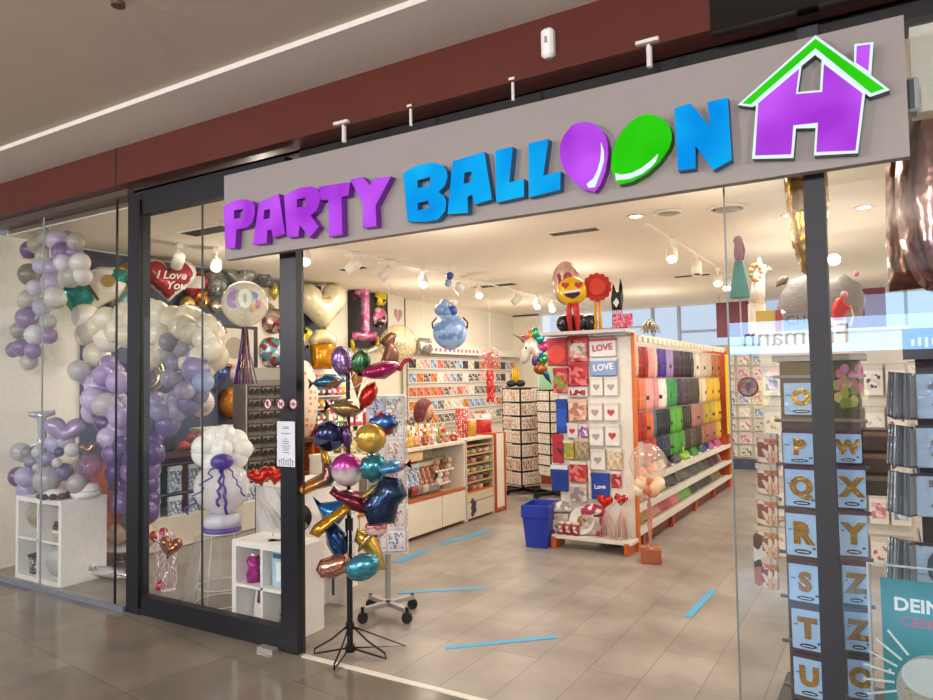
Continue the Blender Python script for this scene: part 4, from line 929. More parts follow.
B(M('#d9d2cc', .4)).cyl((0, 0, -.75), (0, 0, -38 * px(p)), .004, n=6).done('stick', o)
one = [(-.12, -.5), (.22, -.5), (.5, -.5), (.5, -.34), (.22, -.34), (.22, .5), (-.05, .5), (-.42, .32), (-.36, .18), (-.12, .26), (-.12, -.34), (-.45, -.34), (-.45, -.5)]
PX = XL + .2
p = Xp(364, 312, PX); s_ = px(p); rzp = .95
foil('number_balloon', 'pink foil number one on the black wall panel', 'balloon', one, p, 27 * s_, 58 * s_, PR('#d98ab0', '#e0a8c4', '#b85a8a', 14, .22, .35), .16, rzp)
wallfoil('round_balloon', 'yellow smiling round balloon beside the pink number one', o_ell(), 380, 297, 14, 20, PR('#e3c72e', '#3a2f24', '#e0c030', 14, .25, .3), .25, rz=rzp)
wallfoil('round_balloon', 'pink and white round picture balloon under the yellow one', o_ell(), 379, 317, 16, 21, PR('#d9698e', '#f0e4e6', '#3a2a30', 14, .25, .3), .25, rz=rzp)
wallfoil('star_balloon', 'yellow foil streamer below the pink number one', o_leaf(), 353, 346, 10, 18, FO('#d9b21e', .5, .2), .25, 10, rz=rzp)
wallfoil('star_balloon', 'golden yellow foil streamer under the pink picture balloon', o_leaf(), 377, 343, 12, 20, FO('#d2a01e', .5, .2), .25, -8, rz=rzp)
p = Xp(370, 351, PX); foil('roll_balloon', 'white rolled foil balloon below the pink number one', 'balloon', [(-.5, -.2), (.4, -.22), (.5, 0), (.4, .22), (-.5, .2)], p, 22 * px(p), 14 * px(p), FO('#dcd8cc', .3, .3), .3, rzp, 25)
p = Xp(396, 314, XL + .115); s_ = px(p)
t = thing('heart_poster', 'white picture board with a rose heart on the black wall panel', 'picture', p, PI / 2)
B(M('#e4ddd2', .5)).box((0, 0, 0), (.42, .02, 56 * s_)).done('board', t); B(M('#b58a86', .5)).poly([(a * .24, c * .26) for a, c in o_heart(28)], .002, T(.04, -.012, -.03)).done('print_heart', t); B(M('#4a4442', .5)).box((-.05, -.012, .33), (.16, .004, .04)).done('print_title', t)
p = Xp(398, 345, -6.3); R = 19 * px(p)
t = thing('clear_balloon', 'large clear balloon with pale cream confetti left of the hanging silver orb', 'balloon', p, face(p)); B(GL('#fff8e6', .05, .6, .02, .28, '#f3e8c4', '#d9cfa0', 14, .25)).ball((0, 0, 0), R, None, 26).done('skin', t); B(M('#d9d2cc', .4)).cyl((0, 0, R), (0, 0, CZ - p.z - .004), .0025, n=5).done('string', t)
p = Xp(389, 352, -6.1); s_ = px(p)
t = thing('dog_balloon', 'brown foil dog balloon seated in front of the clear confetti balloon', 'balloon', p, face(p))
B(FO('#6b4638', .5, .25)).pillow([(-10 * s_, -14 * s_), (9 * s_, -14 * s_), (10 * s_, 0), (5 * s_, 8 * s_), (8 * s_, 18 * s_), (2 * s_, 20 * s_), (-5 * s_, 15 * s_), (-9 * s_, 9 * s_), (-4 * s_, 4 * s_)], 5 * s_).done('foil_body', t); B(M('#2a1c18', .4)).ball((-8 * s_, -2 * s_, 10 * s_), 1.6 * s_, None, 8, False).done('nose', t); B(M('#d9d2cc', .4)).cyl((0, 0, 19 * s_), (0, 0, CZ - p.z - .004), .003, n=6).done('string', t)
p = Xp(424, 347, -6.0); s_ = px(p)
foil('orb_balloon', 'silver grey squarish foil orb hanging left of the blue balloon', 'balloon', [(-.4, -.5), (.4, -.5), (.5, -.3), (.5, .35), (.35, .5), (-.35, .5), (-.5, .35), (-.5, -.3)], p, 16 * s_, 18 * s_, FO('#b3b0a6', .85, .15, .4, 10), .4, None, -5, None, 10, (), (0, 0, CZ - p.z - .004))
# little shelf of honeycomb balls
pa = Xp(312, 424, -6.45); pb_ = Xp(345, 424, -6.45)
t = thing('ball_rack', 'white wall rack holding rows of coloured balls beside the foil stand', 'rack', (-6.5, (pa.y + pb_.y) / 2, pa.z))
wy = abs(pb_.y - pa.y)
B(WHITE).box((-.03, 0, .34), (.02, wy, .74)).done('back_board', t)
for k in range(4): B(WHITE).box((.04, 0, .015 + .17 * k), (.13, wy, .015)).done('shelf_board', t)
BC = (('red', '#c23a3a'), ('dark plum', '#5a2a3a'), ('mustard', '#d2a33a'), ('teal', '#2f7a86'), ('pink', '#d98aa4'), ('grey', '#7d7a76'))
for r_ in range(4):
    for k in range(6):
        n, c = BC[(k * 2 + r_ * 3 + k // 3) % 6]
        tag(B(M(c, .5)).ball((0, 0, .055), .055, None, 14, False).m(M('#efe9df', .5)).cyl((.05, 0, .055), (.058, 0, .055), .022, n=12).done('paper_ball', None, (-6.44, pa.y + wy * (k + .5) / 6, pa.z + .0225 + .17 * (3 - r_))), '%s paper ball, %s from left on the %s shelf of the rack' % (n, ORD[k], ORD[r_]), 'paper ball', 'paper balls in the rack')
# goods under the rack along the wall
t = thing('goods_shelf', 'white wall shelf unit with orange edge under the ball rack', 'shelf', (-6.7, 7.75, 0))
for z in (.35, .7, 1.0): B(WHITE).box((.22, 0, z), (.42, 1.9, .03)).done('shelf_board', t)
for y in (-.96, .96): B(M('#c2591f', .45)).box((.22, y, .52), (.42, .03, 1.04)).done('side_panel', t)
GC = ('#c43a36', '#e8b8c0', '#5a8a4a', '#e6dcc8', '#d98a3a', '#7d9cc4', '#b8496a', '#3a3f52')
random.seed(31)
for r_, z in enumerate((1.015, .715, .365)):
    for k in range(9):
        c1, c2, c3 = random.choice(GC), random.choice(GC), '#efe8dc'
        h = random.uniform(.14, .26)
        tag(B(PR(c1, c2, c3, 18)).box((0, 0, h / 2), (.14, .13, h), None, .02).m(M(c3, .5)).box((0, -.066, h * .55), (.08, .004, h * .4)).done('gift_carton', None, (-6.45, 6.9 + k * .205, z), PI / 2 + random.uniform(-.2, .2)), 'patterned gift carton, %s from the left on the %s board under the ball rack' % (ORD[k], ('top', 'middle', 'lowest')[r_]), 'gift box', 'cartons on the wall shelf')

# ================================================================== FOIL BALLOON STAND AT THE ENTRANCE
SYY = 3.27
sb = Yp(350, 632, SYY); sb = Vector((sb.x, SYY, 0))
t = thing('balloon_stand', 'black pole stand on a folding wire tripod at the shop threshold', 'stand', sb)
BK = M('#121214', .4, .3)
zt = Yp(352, 372, SYY).z
q = B(BK).cyl((0, 0, .03), (0, 0, .75), .018, n=12).cyl((0, 0, .75), (0, 0, zt), .013, n=12).cyl((0, 0, .72), (0, 0, .80), .024, n=12).done('pole', t)
q = B(BK)
hub_top, hub_lo = .17, .04
for f in ((314, 655), (386, 660), (334, 671)):
    w = Zp(*f) - sb; w.z = .008
    q.tube([(w.x * .06, w.y * .06, hub_top), (w.x * .5, w.y * .5, hub_top * .55), w * .97 + Vector((0, 0, .03)), w, w * .9 + Vector((0, 0, .004)), (w.x * .06, w.y * .06, hub_lo)], .006, 6)
w = Vector((.22, .25, .01)); q.tube([(0, 0, hub_top), w, (0, 0, hub_lo)], .006, 6)
q.done('tripod', t); B(BK).cyl((0, 0, hub_lo - .02), (0, 0, hub_lo + .02), .03, n=12).cyl((0, 0, hub_top - .02), (0, 0, hub_top + .02), .026, n=12).done('hub', t)
q = B(M('#d9d6d2', .4))
for k in range(6):
    a = k * 1.05; q.tube([(.014 * math.cos(a), .014 * math.sin(a), .80), (.035 * math.cos(a), .035 * math.sin(a), .62), (.03 * math.cos(a), .03 * math.sin(a), .48)], .0025, 5)
q.done('spare_sticks', t)
def st(name, label, outline, x, y, w, h, mat, tilt=0., dy=0., puff=.3, add=0., extra=None, zs=None):
    p = Yp(x, y, SYY + dy); s_ = px(p)
    zs_ = (zs if zs is not None else min(zt - .02, max(.5, p.z - .12)))
    st_ = Vector((sb.x, sb.y, zs_)) - p
    rz = face(p, add)
    st_ = Matrix.Rotation(-rz, 4, 'Z') @ st_
    t = foil(name, label, 'balloon', outline, p, w * s_ * 1.12, h * s_ * 1.12, mat, puff, rz, tilt, None, 10, (), st_)
    if extra:
        for (nm, fn) in extra: fn(s_).done(nm, t)
    return t
st('egg_balloon', 'purple dotted egg foil balloon at the top left of the entrance stand', o_ell(), 342, 361, 19, 27, DOT('#76588c', '#b9a0bd', 45, .3, .25, .6), 12, -.03)
st('egg_balloon', 'dark green egg foil balloon at the top of the entrance stand', o_ell(), 361, 362, 17, 23, PR('#2f5a3a', '#5a7d4e', '#244a30', 40, .22, .6), -5, -.06)
st('fish_balloon', 'slim blue and orange foil fish left of the purple egg', o_fish(), 326, 382, 32, 34, PR('#3a6a86', '#2c5068', '#b06a4a', 22, .22, .65), 155 + 55 - 25, -.02)
st('leaf_balloon', 'orange foil carrot pointing down below the two eggs', [(-.4, .5), (.4, .5), (.3, .1), (.0, -.5), (-.3, .1)], 357, 383, 16, 28, FO('#c98a4a', .6, .22), 0, .02)
st('flamingo_balloon', 'magenta foil flamingo with long curved neck at the upper right of the stand', [(-.5, -.02), (-.2, .18), (.15, .24), (.42, .16), (.5, .0), (.3, -.12), (.1, -.22), (-.2, -.16)], 379, 371, 40, 36, FO('#a8285f', .5, .22), 8, -.05, .5, 0,
   [('neck', lambda s: B(FO('#a8283f', .6, .2)).tube([(16 * s, 0, 3 * s), (21 * s, 0, 1 * s), (23 * s, 0, 6 * s), (26 * s, 0, 10 * s), (31 * s, 0, 11 * s), (33.5 * s, 0, 8 * s)], [2 * s, 2 * s, 2 * s, 2 * s, 2.6 * s, 1.6 * s], 10).tube([(32 * s, 0, 10 * s), (35 * s, 0, 6 * s)], [1.6 * s, .6 * s], 8))])
st('fish_balloon', 'long gold brown foil fish in the upper left half of the stand', o_fish(), 344, 408, 36, 40, FO('#a08a5a', .75, .22), 172, -.08, .38)
st('leaf_balloon', 'bright red foil parrot wing standing upright right of the pole', o_leaf(), 368, 396, 34, 30, FO('#bd2a22', .7, .2), -28, -.04)
st('round_balloon', 'dark blue round foil balloon with cloudy print left of the pole', o_ell(), 329, 436, 27, 28, PR('#232a4a', '#4a5a86', '#17182c', 13, .2, .6), 0, -.08)
st('leaf_balloon', 'plum foil wing tucked behind the dark blue round balloon', o_leaf(), 346, 437, 26, 26, FO('#5a3f66', .7, .22), 8, .0)
st('round_balloon', 'golden foil dog face with dark eyes right of the pole', o_ell(), 371, 438, 27, 27, FO('#c9a24a', .6, .22), 0, -.06, .32, 0,
   [('eye', lambda s: B(M('#17120f', .2)).ball((-5 * s, -7.6 * s, 2 * s), (1.8 * s, s, 2.2 * s), None, 10, False)), ('eye', lambda s: B(M('#17120f', .2)).ball((3 * s, -8 * s, 0), (1.8 * s, s, 2.2 * s), None, 10, False)), ('mouth', lambda s: B(M('#6b3a24', .3)).tube([(-6 * s, -6.8 * s, -5 * s), (-1 * s, -7.6 * s, -7 * s), (4 * s, -6.8 * s, -6.5 * s)], .8 * s, 6))])
st('crumpled_balloon', 'blue and red foil balloon behind the golden dog face', o_scal(7, .08), 383, 424, 26, 22, PR('#3a5f96', '#a83232', '#27406e', 20, .22, .6), 20, .04)
st('parrot_balloon', 'orange and navy foil parrot at the left edge of the stand', [(-.5, -.34), (-.2, -.14), (.1, .02), (.12, .5), (.3, .3), (.42, -.1), (.3, -.3), (.0, -.36), (-.3, -.5)], 317, 474, 42, 38, GR('#c9862e', '#2a3152', -.08, .10, .22, .6, 0), 0, -.05)
st('leaf_balloon', 'yellow foil wing above the orange and navy parrot', o_leaf(), 326, 461, 18, 28, FO('#c2963a', .7, .22), 14, -.02)
st('round_balloon', 'magenta and white foil mermaid tail balloon in the middle of the stand', o_ell(), 347, 470, 28, 30, GR('#ded8d4', '#a83086', -.03, .03, .22, .5), 24, -.1)
st('dinosaur_balloon', 'maroon foil dinosaur in the middle of the stand', [(-.5, .1), (-.42, .28), (-.3, .2), (-.1, .22), (.2, .2), (.42, .02), (.5, -.18), (.3, -.3), (.0, -.22), (-.25, -.08)], 352, 500, 42, 40, FO('#6e2434', .65, .22), -8, -.1, .4)
st('crumpled_balloon', 'teal ruffled foil balloon right of the pole at mid height', o_scal(9, .07), 374, 468, 26, 26, FO('#3a7f86', .7, .2), 0, -.05)
st('fish_balloon', 'light blue foil dolphin with a red tip on the right of the stand', o_fish(), 393, 467, 34, 30, GR('#4a8ab5', '#a8452a', .02, .09, .22, .55, 0), 8, -.02, .4)
st('square_balloon', 'large dark navy foil star ship on the right of the stand', [(-.36, -.5), (.2, -.46), (.3, -.1), (.5, .1), (.36, .44), (.0, .5), (-.3, .2), (-.5, -.1)], 385, 501, 40, 44, FO('#2c3c58', .75, .2, .5, 10), 0, -.1, .25)
st('leaf_balloon', 'olive gold foil leaf beside the navy foil star ship', o_leaf(), 371, 491, 14, 30, FO('#8f7d3a', .75, .22), -50, -.13)
st('dolphin_balloon', 'bright blue foil shark with pointed fin at the left of the stand', [(-.5, .5), (-.3, .3), (.0, .32), (.4, .42), (.5, .2), (.3, -.1), (.1, -.4), (-.2, -.5), (-.3, .0)], 333, 513, 36, 32, FO('#2f72b5', .7, .2), 0, -.06)
st('fish_balloon', 'golden orange foil banana below the bright blue shark', [(-.5, -.3), (-.3, -.42), (.0, -.1), (.36, .2), (.5, .4), (.3, .42), (-.1, .15), (-.4, -.1)], 333, 520, 42, 36, FO('#c9922e', .7, .2), 0, -.12, .4)
st('leaf_balloon', 'navy foil balloon hanging low left of the pole', o_leaf(), 338, 543, 44, 44, FO('#23406e', .75, .2, .5, 10), 20, -.03)
st('moon_balloon', 'rose gold foil moon at the lower left of the stand', [(-.5, -.1), (-.38, .24), (.0, .38), (.36, .46), (.5, .1), (.36, -.24), (.0, -.42), (-.36, -.38)], 334, 566, 32, 26, FO('#c08a78', .85, .18), 0, -.1)
st('round_balloon', 'teal foil whale with darker eye at the foot of the stand', o_ell(), 363, 567, 32, 24, DOT('#3f8296', '#7fb0bd', 40, .2, .22, .6), 20, -.1, .36, 0, [('eye', lambda s: B(M('#1d3550', .2)).ball((6 * s, -7.5 * s, -3 * s), (2.4 * s, s, 2.4 * s), None, 10, False))])
st('leaf_balloon', 'gold foil giraffe neck behind the teal whale', [(-.4, .5), (.1, .4), (.35, .0), (.5, -.5), (.1, -.5), (-.1, -.1), (-.5, .2)], 370, 549, 28, 38, FO('#c9a54a', .75, .2), 0, .02)
st('round_balloon', 'pink picture foil balloon with wings on the right of the pole', o_ell(), 376, 528, 20, 16, PR('#b86a6e', '#d9c4bc', '#8a3a44', 16, .22, .4), 0, -.04)
st('leaf_balloon', 'tan foil duck below the pink picture balloon', o_leaf(), 366, 540, 20, 26, FO('#b08a5a', .75, .22), -35, -.02)

# ================================================================== POSTCARD SPINNER ON CASTORS
cb = Vector((-3.03, 3.94, 0))
t = thing('card_spinner', 'four sided white card spinner on a grey pole with a castor cross base', 'display stand', cb, .62)
GM = M('#a9a8a6', .35, .6)
zc0, zc1 = Yp(388, 545, 4.0).z, Yp(388, 395, 4.0).z
B(GM).cyl((0, 0, .12), (0, 0, zc0 + .02), .02, n=14).done('pole', t)
q = B(GM)
for a in range(4): q.box((.105, 0, .085), (.21, .04, .028), T(0, 0, 0, a * PI / 2 - .91))
q.done('cross_base', t)
for a in range(4):
    c_ = Matrix.Rotation(a * PI / 2 - .91, 4, 'Z') @ Vector((.21, 0, 0))
    w_ = B(BK).cyl((c_.x, c_.y - .018, .036), (c_.x, c_.y + .018, .036), .036, n=16).cyl((c_.x, c_.y, .05), (c_.x, c_.y, .105), .014, n=8).done('castor', t)
B(M('#d9d4d2', .4)).box((0, 0, (zc0 + zc1) / 2), (.26, .26, zc1 - zc0), None, .004).done('panel_box', t)
B(M('#c4c0be', .4)).box((0, 0, zc0 - .006), (.29, .29, .012)).done('base_tray', t)
random.seed(8)
CC = (('#c9d3e2', '#8a7ab5', '#e9e2e0'), ('#e6dcd4', '#b56a7a', '#d9d0e2'), ('#d9d6d4', '#5a7fae', '#e2ccc4'), ('#ece4da', '#7a9a6a', '#cbb6d2'), ('#e0d8de', '#c98a6a', '#f0ebe6'))
for side in range(4):
    for r_ in range(7):
        for k in range(2):
            a = t.rotation_euler.z + side * PI / 2; z = zc0 + .005 + r_ * (zc1 - zc0) / 7
            lp = Matrix.Rotation(a, 4, 'Z') @ Vector((-.062 + .124 * k, -.138, z)) + cb
            if (Matrix.Rotation(a, 4, 'Z') @ Vector((0, -1, 0))).dot(CAM - cb) < 0: continue
            c = random.choice(CC)
            tag(B(M('#e9e6e4', .4)).box((0, 0, .066), (.115, .006, .132)).m(PR(*c, 75)).box((0, -.004, .07), (.10, .004, .105)).done('greeting_card', None, lp, a), 'printed card on the castor spinner, %s side, %s row up from its tray, %s' % (('first', 'left', 'third', 'right')[side], ORD[r_], ('left', 'right')[k]), 'card', 'cards on the castor spinner')

# ================================================================== COUNTER WITH SWEETS
KX = -4.2; KD = .6
OR = M('#c2591f', .4); CRM_ = M('#e6dcc8', .45)
t = thing('sales_counter', 'cream sales counter with orange trim running back along the left side', 'counter', (KX, 5.2, 0))
for k, (y0, y1) in enumerate(((-.15, .5), (.5, 1.23), (1.23, 1.72))):
    o = B(CRM_).box((-.01, (y0 + y1) / 2, .21), (.02, y1 - y0 - .015, .34), None, .002).done('door', t)
B(OR).box((-.03, .78, .395), (.07, 1.9, .02)).done('orange_ledge', t)
B(OR).box((-.035, .78, .21), (.02, 1.9, .36)).done('carcass_edge', t)
B(M('#7b3f22', .5)).box((-.08, .78, .02), (.05, 1.9, .04)).done('toe_kick', t)
B(M('#d9cdb6', .5)).box((-.32, .78, .20), (.54, 1.9, .36)).done('lower_carcass', t)
B(CRM_).box((-.45, .78, .64), (.03, 1.9, .50)).done('back_panel', t)
B(CRM_).box((-.3, .78, .915), (.6, 1.9, .03)).done('counter_top', t)
B(M('#d8b98a', .4)).box((-.03, .40, .84), (.02, 1.0, .09)).done('front_fascia', t)
for y in (-.16, 1.72): B(CRM_).box((-.3, y, .46), (.58, .025, .90)).done('end_panel', t)
B(OR).box((-.18, .42, .65), (.03, .10, .46)).done('orange_divider', t); B(OR).box((-.18, .95, .65), (.03, .10, .46)).done('orange_divider', t)
B(M('#9c9c9a', .3, .8)).cyl((-.2, -.1, .76), (-.2, 1.6, .76), .008, n=8).done('hanging_rail', t)
bp2 = (PR('#a9bdd0', '#d9dde2', '#7a9abd', 45, .25), M('#e6e8ea', .4), PR('#c4d2de', '#4a6a92', '#efeae6', 50))
bp3 = (PR('#a9705a', '#d9b8a0', '#8a4a3a', 30, .3), M('#d9cfc4', .4))
for k in range(8):
    hang_pack('tableware_pack', .084, .24, bp2 if k < 5 else bp3, (KX - .14, 5.80 + k * .088, .75), PI / 2, '%s hanging pack, %s from the left on the rail under the counter top' % ('pale blue' if k < 5 else 'brown', ORD[k]), 'party pack', 'packs on the counter rail')
random.seed(14)
for k in range(9):
    c, n = (('#17161a', 'black'), ('#8f2a2a', 'dark red'), ('#17161a', 'black'), ('#a8352c', 'red'), ('#8a7d74', 'taupe'), ('#c9b8a8', 'beige'), ('#8f8a88', 'silver grey'), ('#b8b0a8', 'light grey'), ('#a06a4a', 'tan'))[k]
    R = .062
    o = thing('gift_bag', '%s gift bag, %s from the left on the orange counter ledge' % (n, ORD[k]), 'bag', (KX - .16, 5.80 + k * .105, .406), PI / 2)
    B(M(c, .4)).pillow([(-.055, 0), (.055, 0), (.06, .09), (.03, .12), (-.03, .12), (-.06, .09)], .045, None, 7).done('bag_body', o); B(M('#c9b26a', .4)).tube([(-.025, 0, .115), (-.018, 0, .155), (.018, 0, .155), (.025, 0, .115)], .004, 5).done('handle', o)
for k in range(10):
    n, c = (('tan bear', '#b08660'), ('white lamb', '#ded4c8'), ('brown bear', '#7d523a'), ('pink rabbit', '#d9a8a4'), ('beige dog', '#c4a682'))[k % 5]
    pz = (KX - .10 - .07 * (k % 2), 6.46 + .062 * (k % 5), .62 - (.14 if k >= 5 else 0) - .0)
    o = thing('plush_toy', '%s plush, %s of the %s bunch hanging beside the glass case' % (n, ORD[k % 5], ('upper', 'lower')[k // 5]), 'plush toy', pz, PI / 2, 'plush toys by the glass case')
    B(M(c, .9)).ball((0, 0, .04), (.045, .04, .05), None, 12, False).done('body', o)
    h_ = B(M(c, .9)).ball((0, -.02, .105), (.034, .032, .032), None, 12, False).done('head', o); B(M(c, .9)).ball((-.026, -.02, .137), .012, None, 8, False).done('ear', h_); B(M(c, .9)).ball((.026, -.02, .137), .012, None, 8, False).done('ear', h_)
    B(M('#e9e2da', .9)).ball((-.03, -.035, .01), (.016, .025, .014), None, 8, False).done('foot', o); B(M('#e9e2da', .9)).ball((.03, -.035, .01), (.016, .025, .014), None, 8, False).done('foot', o)
    B(M('#d9d2c8', .5)).cyl((0, 0, .13), (0, 0, .74 - pz[2]), .002, n=5).done('loop', o)
# glass case section and end unit
t = thing('basket_case', 'cream drawer case with tilted basket shelves at the counter end', 'cabinet', (KX, 6.95, 0))
for y in (.0, .64): B(M('#cdbfae', .45)).box((-.28, y, .47), (.56, .025, .94)).done('side_panel', t)
B(CRM_).box((-.28, .32, .93), (.56, .64, .025)).done('top_panel', t); B(M('#8a7a68', .5)).box((-.3, .32, .55), (.03, .62, .74)).done('back_panel', t)
B(M('#d9c7a8', .4)).box((-.01, .32, .27), (.02, .60, .10)).done('drawer', t)
dw = B(M('#d9cdb6', .4)).box((-.01, .32, .12), (.02, .60, .18)).done('drawer', t)
qq = B(M('#4a3a52', .5))
for k in range(5): qq.poly([(a * .07, c * .07) for a, c in o_scal(5, .12, 30)], .002, T(.001 + .001, .12 + .05 * (k % 2), .08 + .035 * k, PI / 2))
qq.done('flower_sticker', dw)
for k in range(6): B(OR if k == 0 else M('#c9a070', .4)).box((-.10, .32, .33 + k * .105), (.20, .61, .012)).done('shelf_board', t)
random.seed(6)
for r_ in range(5):
    for k in range(4):
        n, c = random.choice((('cream', '#d9cfae'), ('yellow', '#cfb85a'), ('dark brown', '#4a3226'), ('red brown', '#8a3a24'), ('pale green', '#a8b58a'), ('grey', '#9a9a92'), ('pink', '#c98a8a')))
        o = thing('small_basket', '%s sweet basket, %s from left in the %s tier of the drawer case' % (n, ORD[k], ORD[r_]), 'basket', (KX - .08, 7.04 + .155 * k, .78 - .105 * r_ - .028), PI / 2, 'sweet baskets in the drawer case')
        B(M(c, .5)).lathe([(.001, 0), (.045, 0), (.062, .05), (.056, .05), (.001, .035)], 14).done('tub', o)
        q = B(M('#e6d8b0', .4)); 
        for j in range(5): q.ball((.025 * math.cos(j * 1.25), .025 * math.sin(j * 1.25), .048), .016, None, 8, False)
        f_ = q.done('sweets', o); f_['kind'] = 'stuff'
t = thing('end_cabinet', 'tall cream end panel cabinet with orange edges closing the counter', 'cabinet', (KX, 7.62, 0))
B(M('#efe7d6', .45)).box((-.25, .13, .49), (.5, .22, .94)).done('cabinet_body', t)
for y in (.008, .252): B(OR).box((-.24, y, .48), (.52, .014, .96)).done('edge_panel', t)
B(OR).box((-.25, .13, .965), (.5, .23, .012)).done('top_edge', t); B(OR).box((-.02, .13, .03), (.05, .2, .04)).done('foot_rail', t)
# sweets on the counter top
random.seed(17)
CT = .931
SWC = (('red', '#b82a24'), ('yellow', '#d9b23a'), ('green', '#7a9a4a'), ('orange', '#d2712a'), ('white', '#e9e0d2'), ('pink', '#d98a94'), ('brown', '#8a5230'))
for r_ in range(3):
    for k in range(12):
        n, c = random.choice(SWC); c2 = random.choice(SWC)[1]
        z = CT + (.0 if r_ < 2 else .0)
        o = thing('candy_bag', '%s patterned sweet bag, %s along the counter top in the %s row' % (n, ORD[k], ('front', 'middle', 'back')[r_]), 'sweets', (KX - .10 - .17 * r_, 5.25 + k * .145 + random.uniform(-.02, .02), z), PI / 2 + random.uniform(-.4, .4), 'sweet bags on the sales counter')
        hh = .10 + .05 * r_ + random.uniform(0, .06)
        B(PR(c, c2, '#efe6d8', 40, .25)).pillow([(-.05, 0), (.05, 0), (.052, hh * .7), (.018, hh * .82), (.04, hh), (-.04, hh), (-.018, hh * .82), (-.052, hh * .7)], .036, None, 7).done('bag', o); B(M('#c9a24a', .3, .5)).box((0, 0, hh * .82), (.045, .02, .01)).done('tie', o)
for (x, y, w, h, c, lab, pat) in ((462, 432, .16, .36, '#b8302a', 'red tube with white dots standing on the counter near the case', 1), (484, 436, .20, .20, '#b8241e', 'plain bright red bucket on top of the basket case', 0), (471, 436, .13, .2, '#c9962e', 'yellow tub between the dotted tube and the red bucket', 0)):
    p = Xp(x, y, KX - .2)
    o = thing('sweet_tub', lab, 'tub', (p.x, p.y, .944), 0); B(DOT(c, '#efe2d2', 40, .35) if pat else M(c, .4)).lathe([(.001, 0), (w * .45, 0), (w * .5, h), (w * .46, h), (w * .4, h - .03), (.001, h - .03)], 22).done('tub', o); B(M('#e9dfcf', .5)).lathe([(w * .49, h - .02), (w * .53, h - .01), (w * .49, h)], 22).done('rim', o)
for k, (x, lab) in enumerate(((492, 'white frilly gift bag on the end cabinet top'), (499, 'pale pink frilly gift bag at the rear of the end cabinet'))):
    p = Xp(x, 436, KX - .2); o = thing('frilly_bag', lab, 'bag', (p.x - .1 * k, min(p.y, 7.77), .972), PI / 2)
    B(M(('#e3d9d2', '#e0c4be')[k], .6)).lathe([(.001, 0), (.075, 0), (.085, .07), (.03, .14), (.07, .22), (.05, .2), (.001, .14)], 18).done('bag', o); B(M('#c2b09a', .4)).lathe([(.03, .135), (.036, .14), (.03, .145)], 14).done('tie', o)

# ---- person seated behind the counter
PB = Vector((-5.28, 7.5, 0))
t = thing('person', 'person with reddish brown hair in a dark grey top, head bowed behind the counter', 'person', PB, 1.6)
def skin_body(name, verts, edges, radii, mat, parent, sub=2, root=0):
    me = bpy.data.meshes.new(name); me.from_pydata(verts, edges, []); me.materials.append(mat)
    o = link(name, me, parent); md = o.modifiers.new('skin', 'SKIN')
    sk = me.skin_vertices[0].data if me.skin_vertices else None
    if sk is None:
        import bmesh
        bm = bmesh.new(); bm.from_mesh(me); bm.verts.layers.skin.verify(); bm.to_mesh(me); bm.free(); sk = me.skin_vertices[0].data
    for i, r in enumerate(radii): sk[i].radius = (r, r) if not isinstance(r, tuple) else r; sk[i].use_root = (i == root)
    md.use_smooth_shade = True
    sd = o.modifiers.new('smooth', 'SUBSURF'); sd.levels = sub; sd.render_levels = sub
    return o
SKN = M('#d9a68c', .5)
V_ = [(0, 0, .55), (0, -.01, .72), (0, -.03, .88), (0, -.05, 1.0), (0, -.09, 1.09), (0, -.13, 1.16), (0, -.15, 1.23), (0, -.155, 1.30),
      (-.17, -.05, .98), (-.24, -.10, .76), (-.14, -.30, .80), (-.08, -.36, .81), (.17, -.05, .98), (.24, -.10, .76), (.14, -.30, .80), (.08, -.36, .81),
      (-.10, -.12, .50), (-.12, -.42, .48), (-.12, -.44, .10), (-.12, -.56, .05), (.10, -.12, .50), (.12, -.42, .48), (.12, -.44, .10), (.12, -.56, .05)]
E_ = [(0, 1), (1, 2), (2, 3), (3, 4), (4, 5), (5, 6), (6, 7), (3, 8), (8, 9), (9, 10), (10, 11), (3, 12), (12, 13), (13, 14), (14, 15), (0, 16), (16, 17), (17, 18), (18, 19), (0, 20), (20, 21), (21, 22), (22, 23)]
R_ = [.14, .13, .14, .11, .05, .07, .095, .075, .06, .045, .035, .03, .06, .045, .035, .03, .085, .06, .04, .035, .085, .06, .04, .035]
skin_body('body', V_, E_, R_, SKN, t)
skin_body('dark_top', [V_[i] for i in (0, 1, 2, 3, 8, 9, 10, 12, 13, 14)], [(0, 1), (1, 2), (2, 3), (3, 4), (4, 5), (5, 6), (3, 7), (7, 8), (8, 9)], [.155, .145, .155, .125, .072, .056, .044, .072, .056, .044], M('#33343c', .8), t)
skin_body('trousers', [V_[i] for i in (0, 16, 17, 18, 20, 21, 22)], [(0, 1), (1, 2), (2, 3), (0, 4), (4, 5), (5, 6)], [.15, .095, .07, .05, .095, .07, .05], M('#23242b', .8), t)
hb_ = B(M('#6e2f2c', .55, 0, 0, .6, 60)).ball((0, -.115, 1.27), (.118, .125, .135), Matrix.Rotation(.35, 4, 'X'), 22, False).ball((0, -.055, 1.20), (.10, .08, .13), None, 18, False).ball((-.085, -.12, 1.2), (.04, .07, .11), None, 14, False).ball((.085, -.12, 1.2), (.04, .07, .11), None, 14, False)
hb_.done('hair', t)
B(SKN).ball((0, -.185, 1.235), (.075, .075, .10), Matrix.Rotation(.3, 4, 'X'), 18, False).ball((0, -.262, 1.22), (.013, .022, .022), None, 10, False).done('face', t)
for s in (-1, 1): B(M('#1c1412', .3)).ball((s * .03, -.25, 1.245), (.011, .008, .007), None, 8, False).done('eye', t)
B(M('#a85a58', .5)).ball((0, -.25, 1.18), (.022, .010, .007), None, 8, False).done('mouth', t)
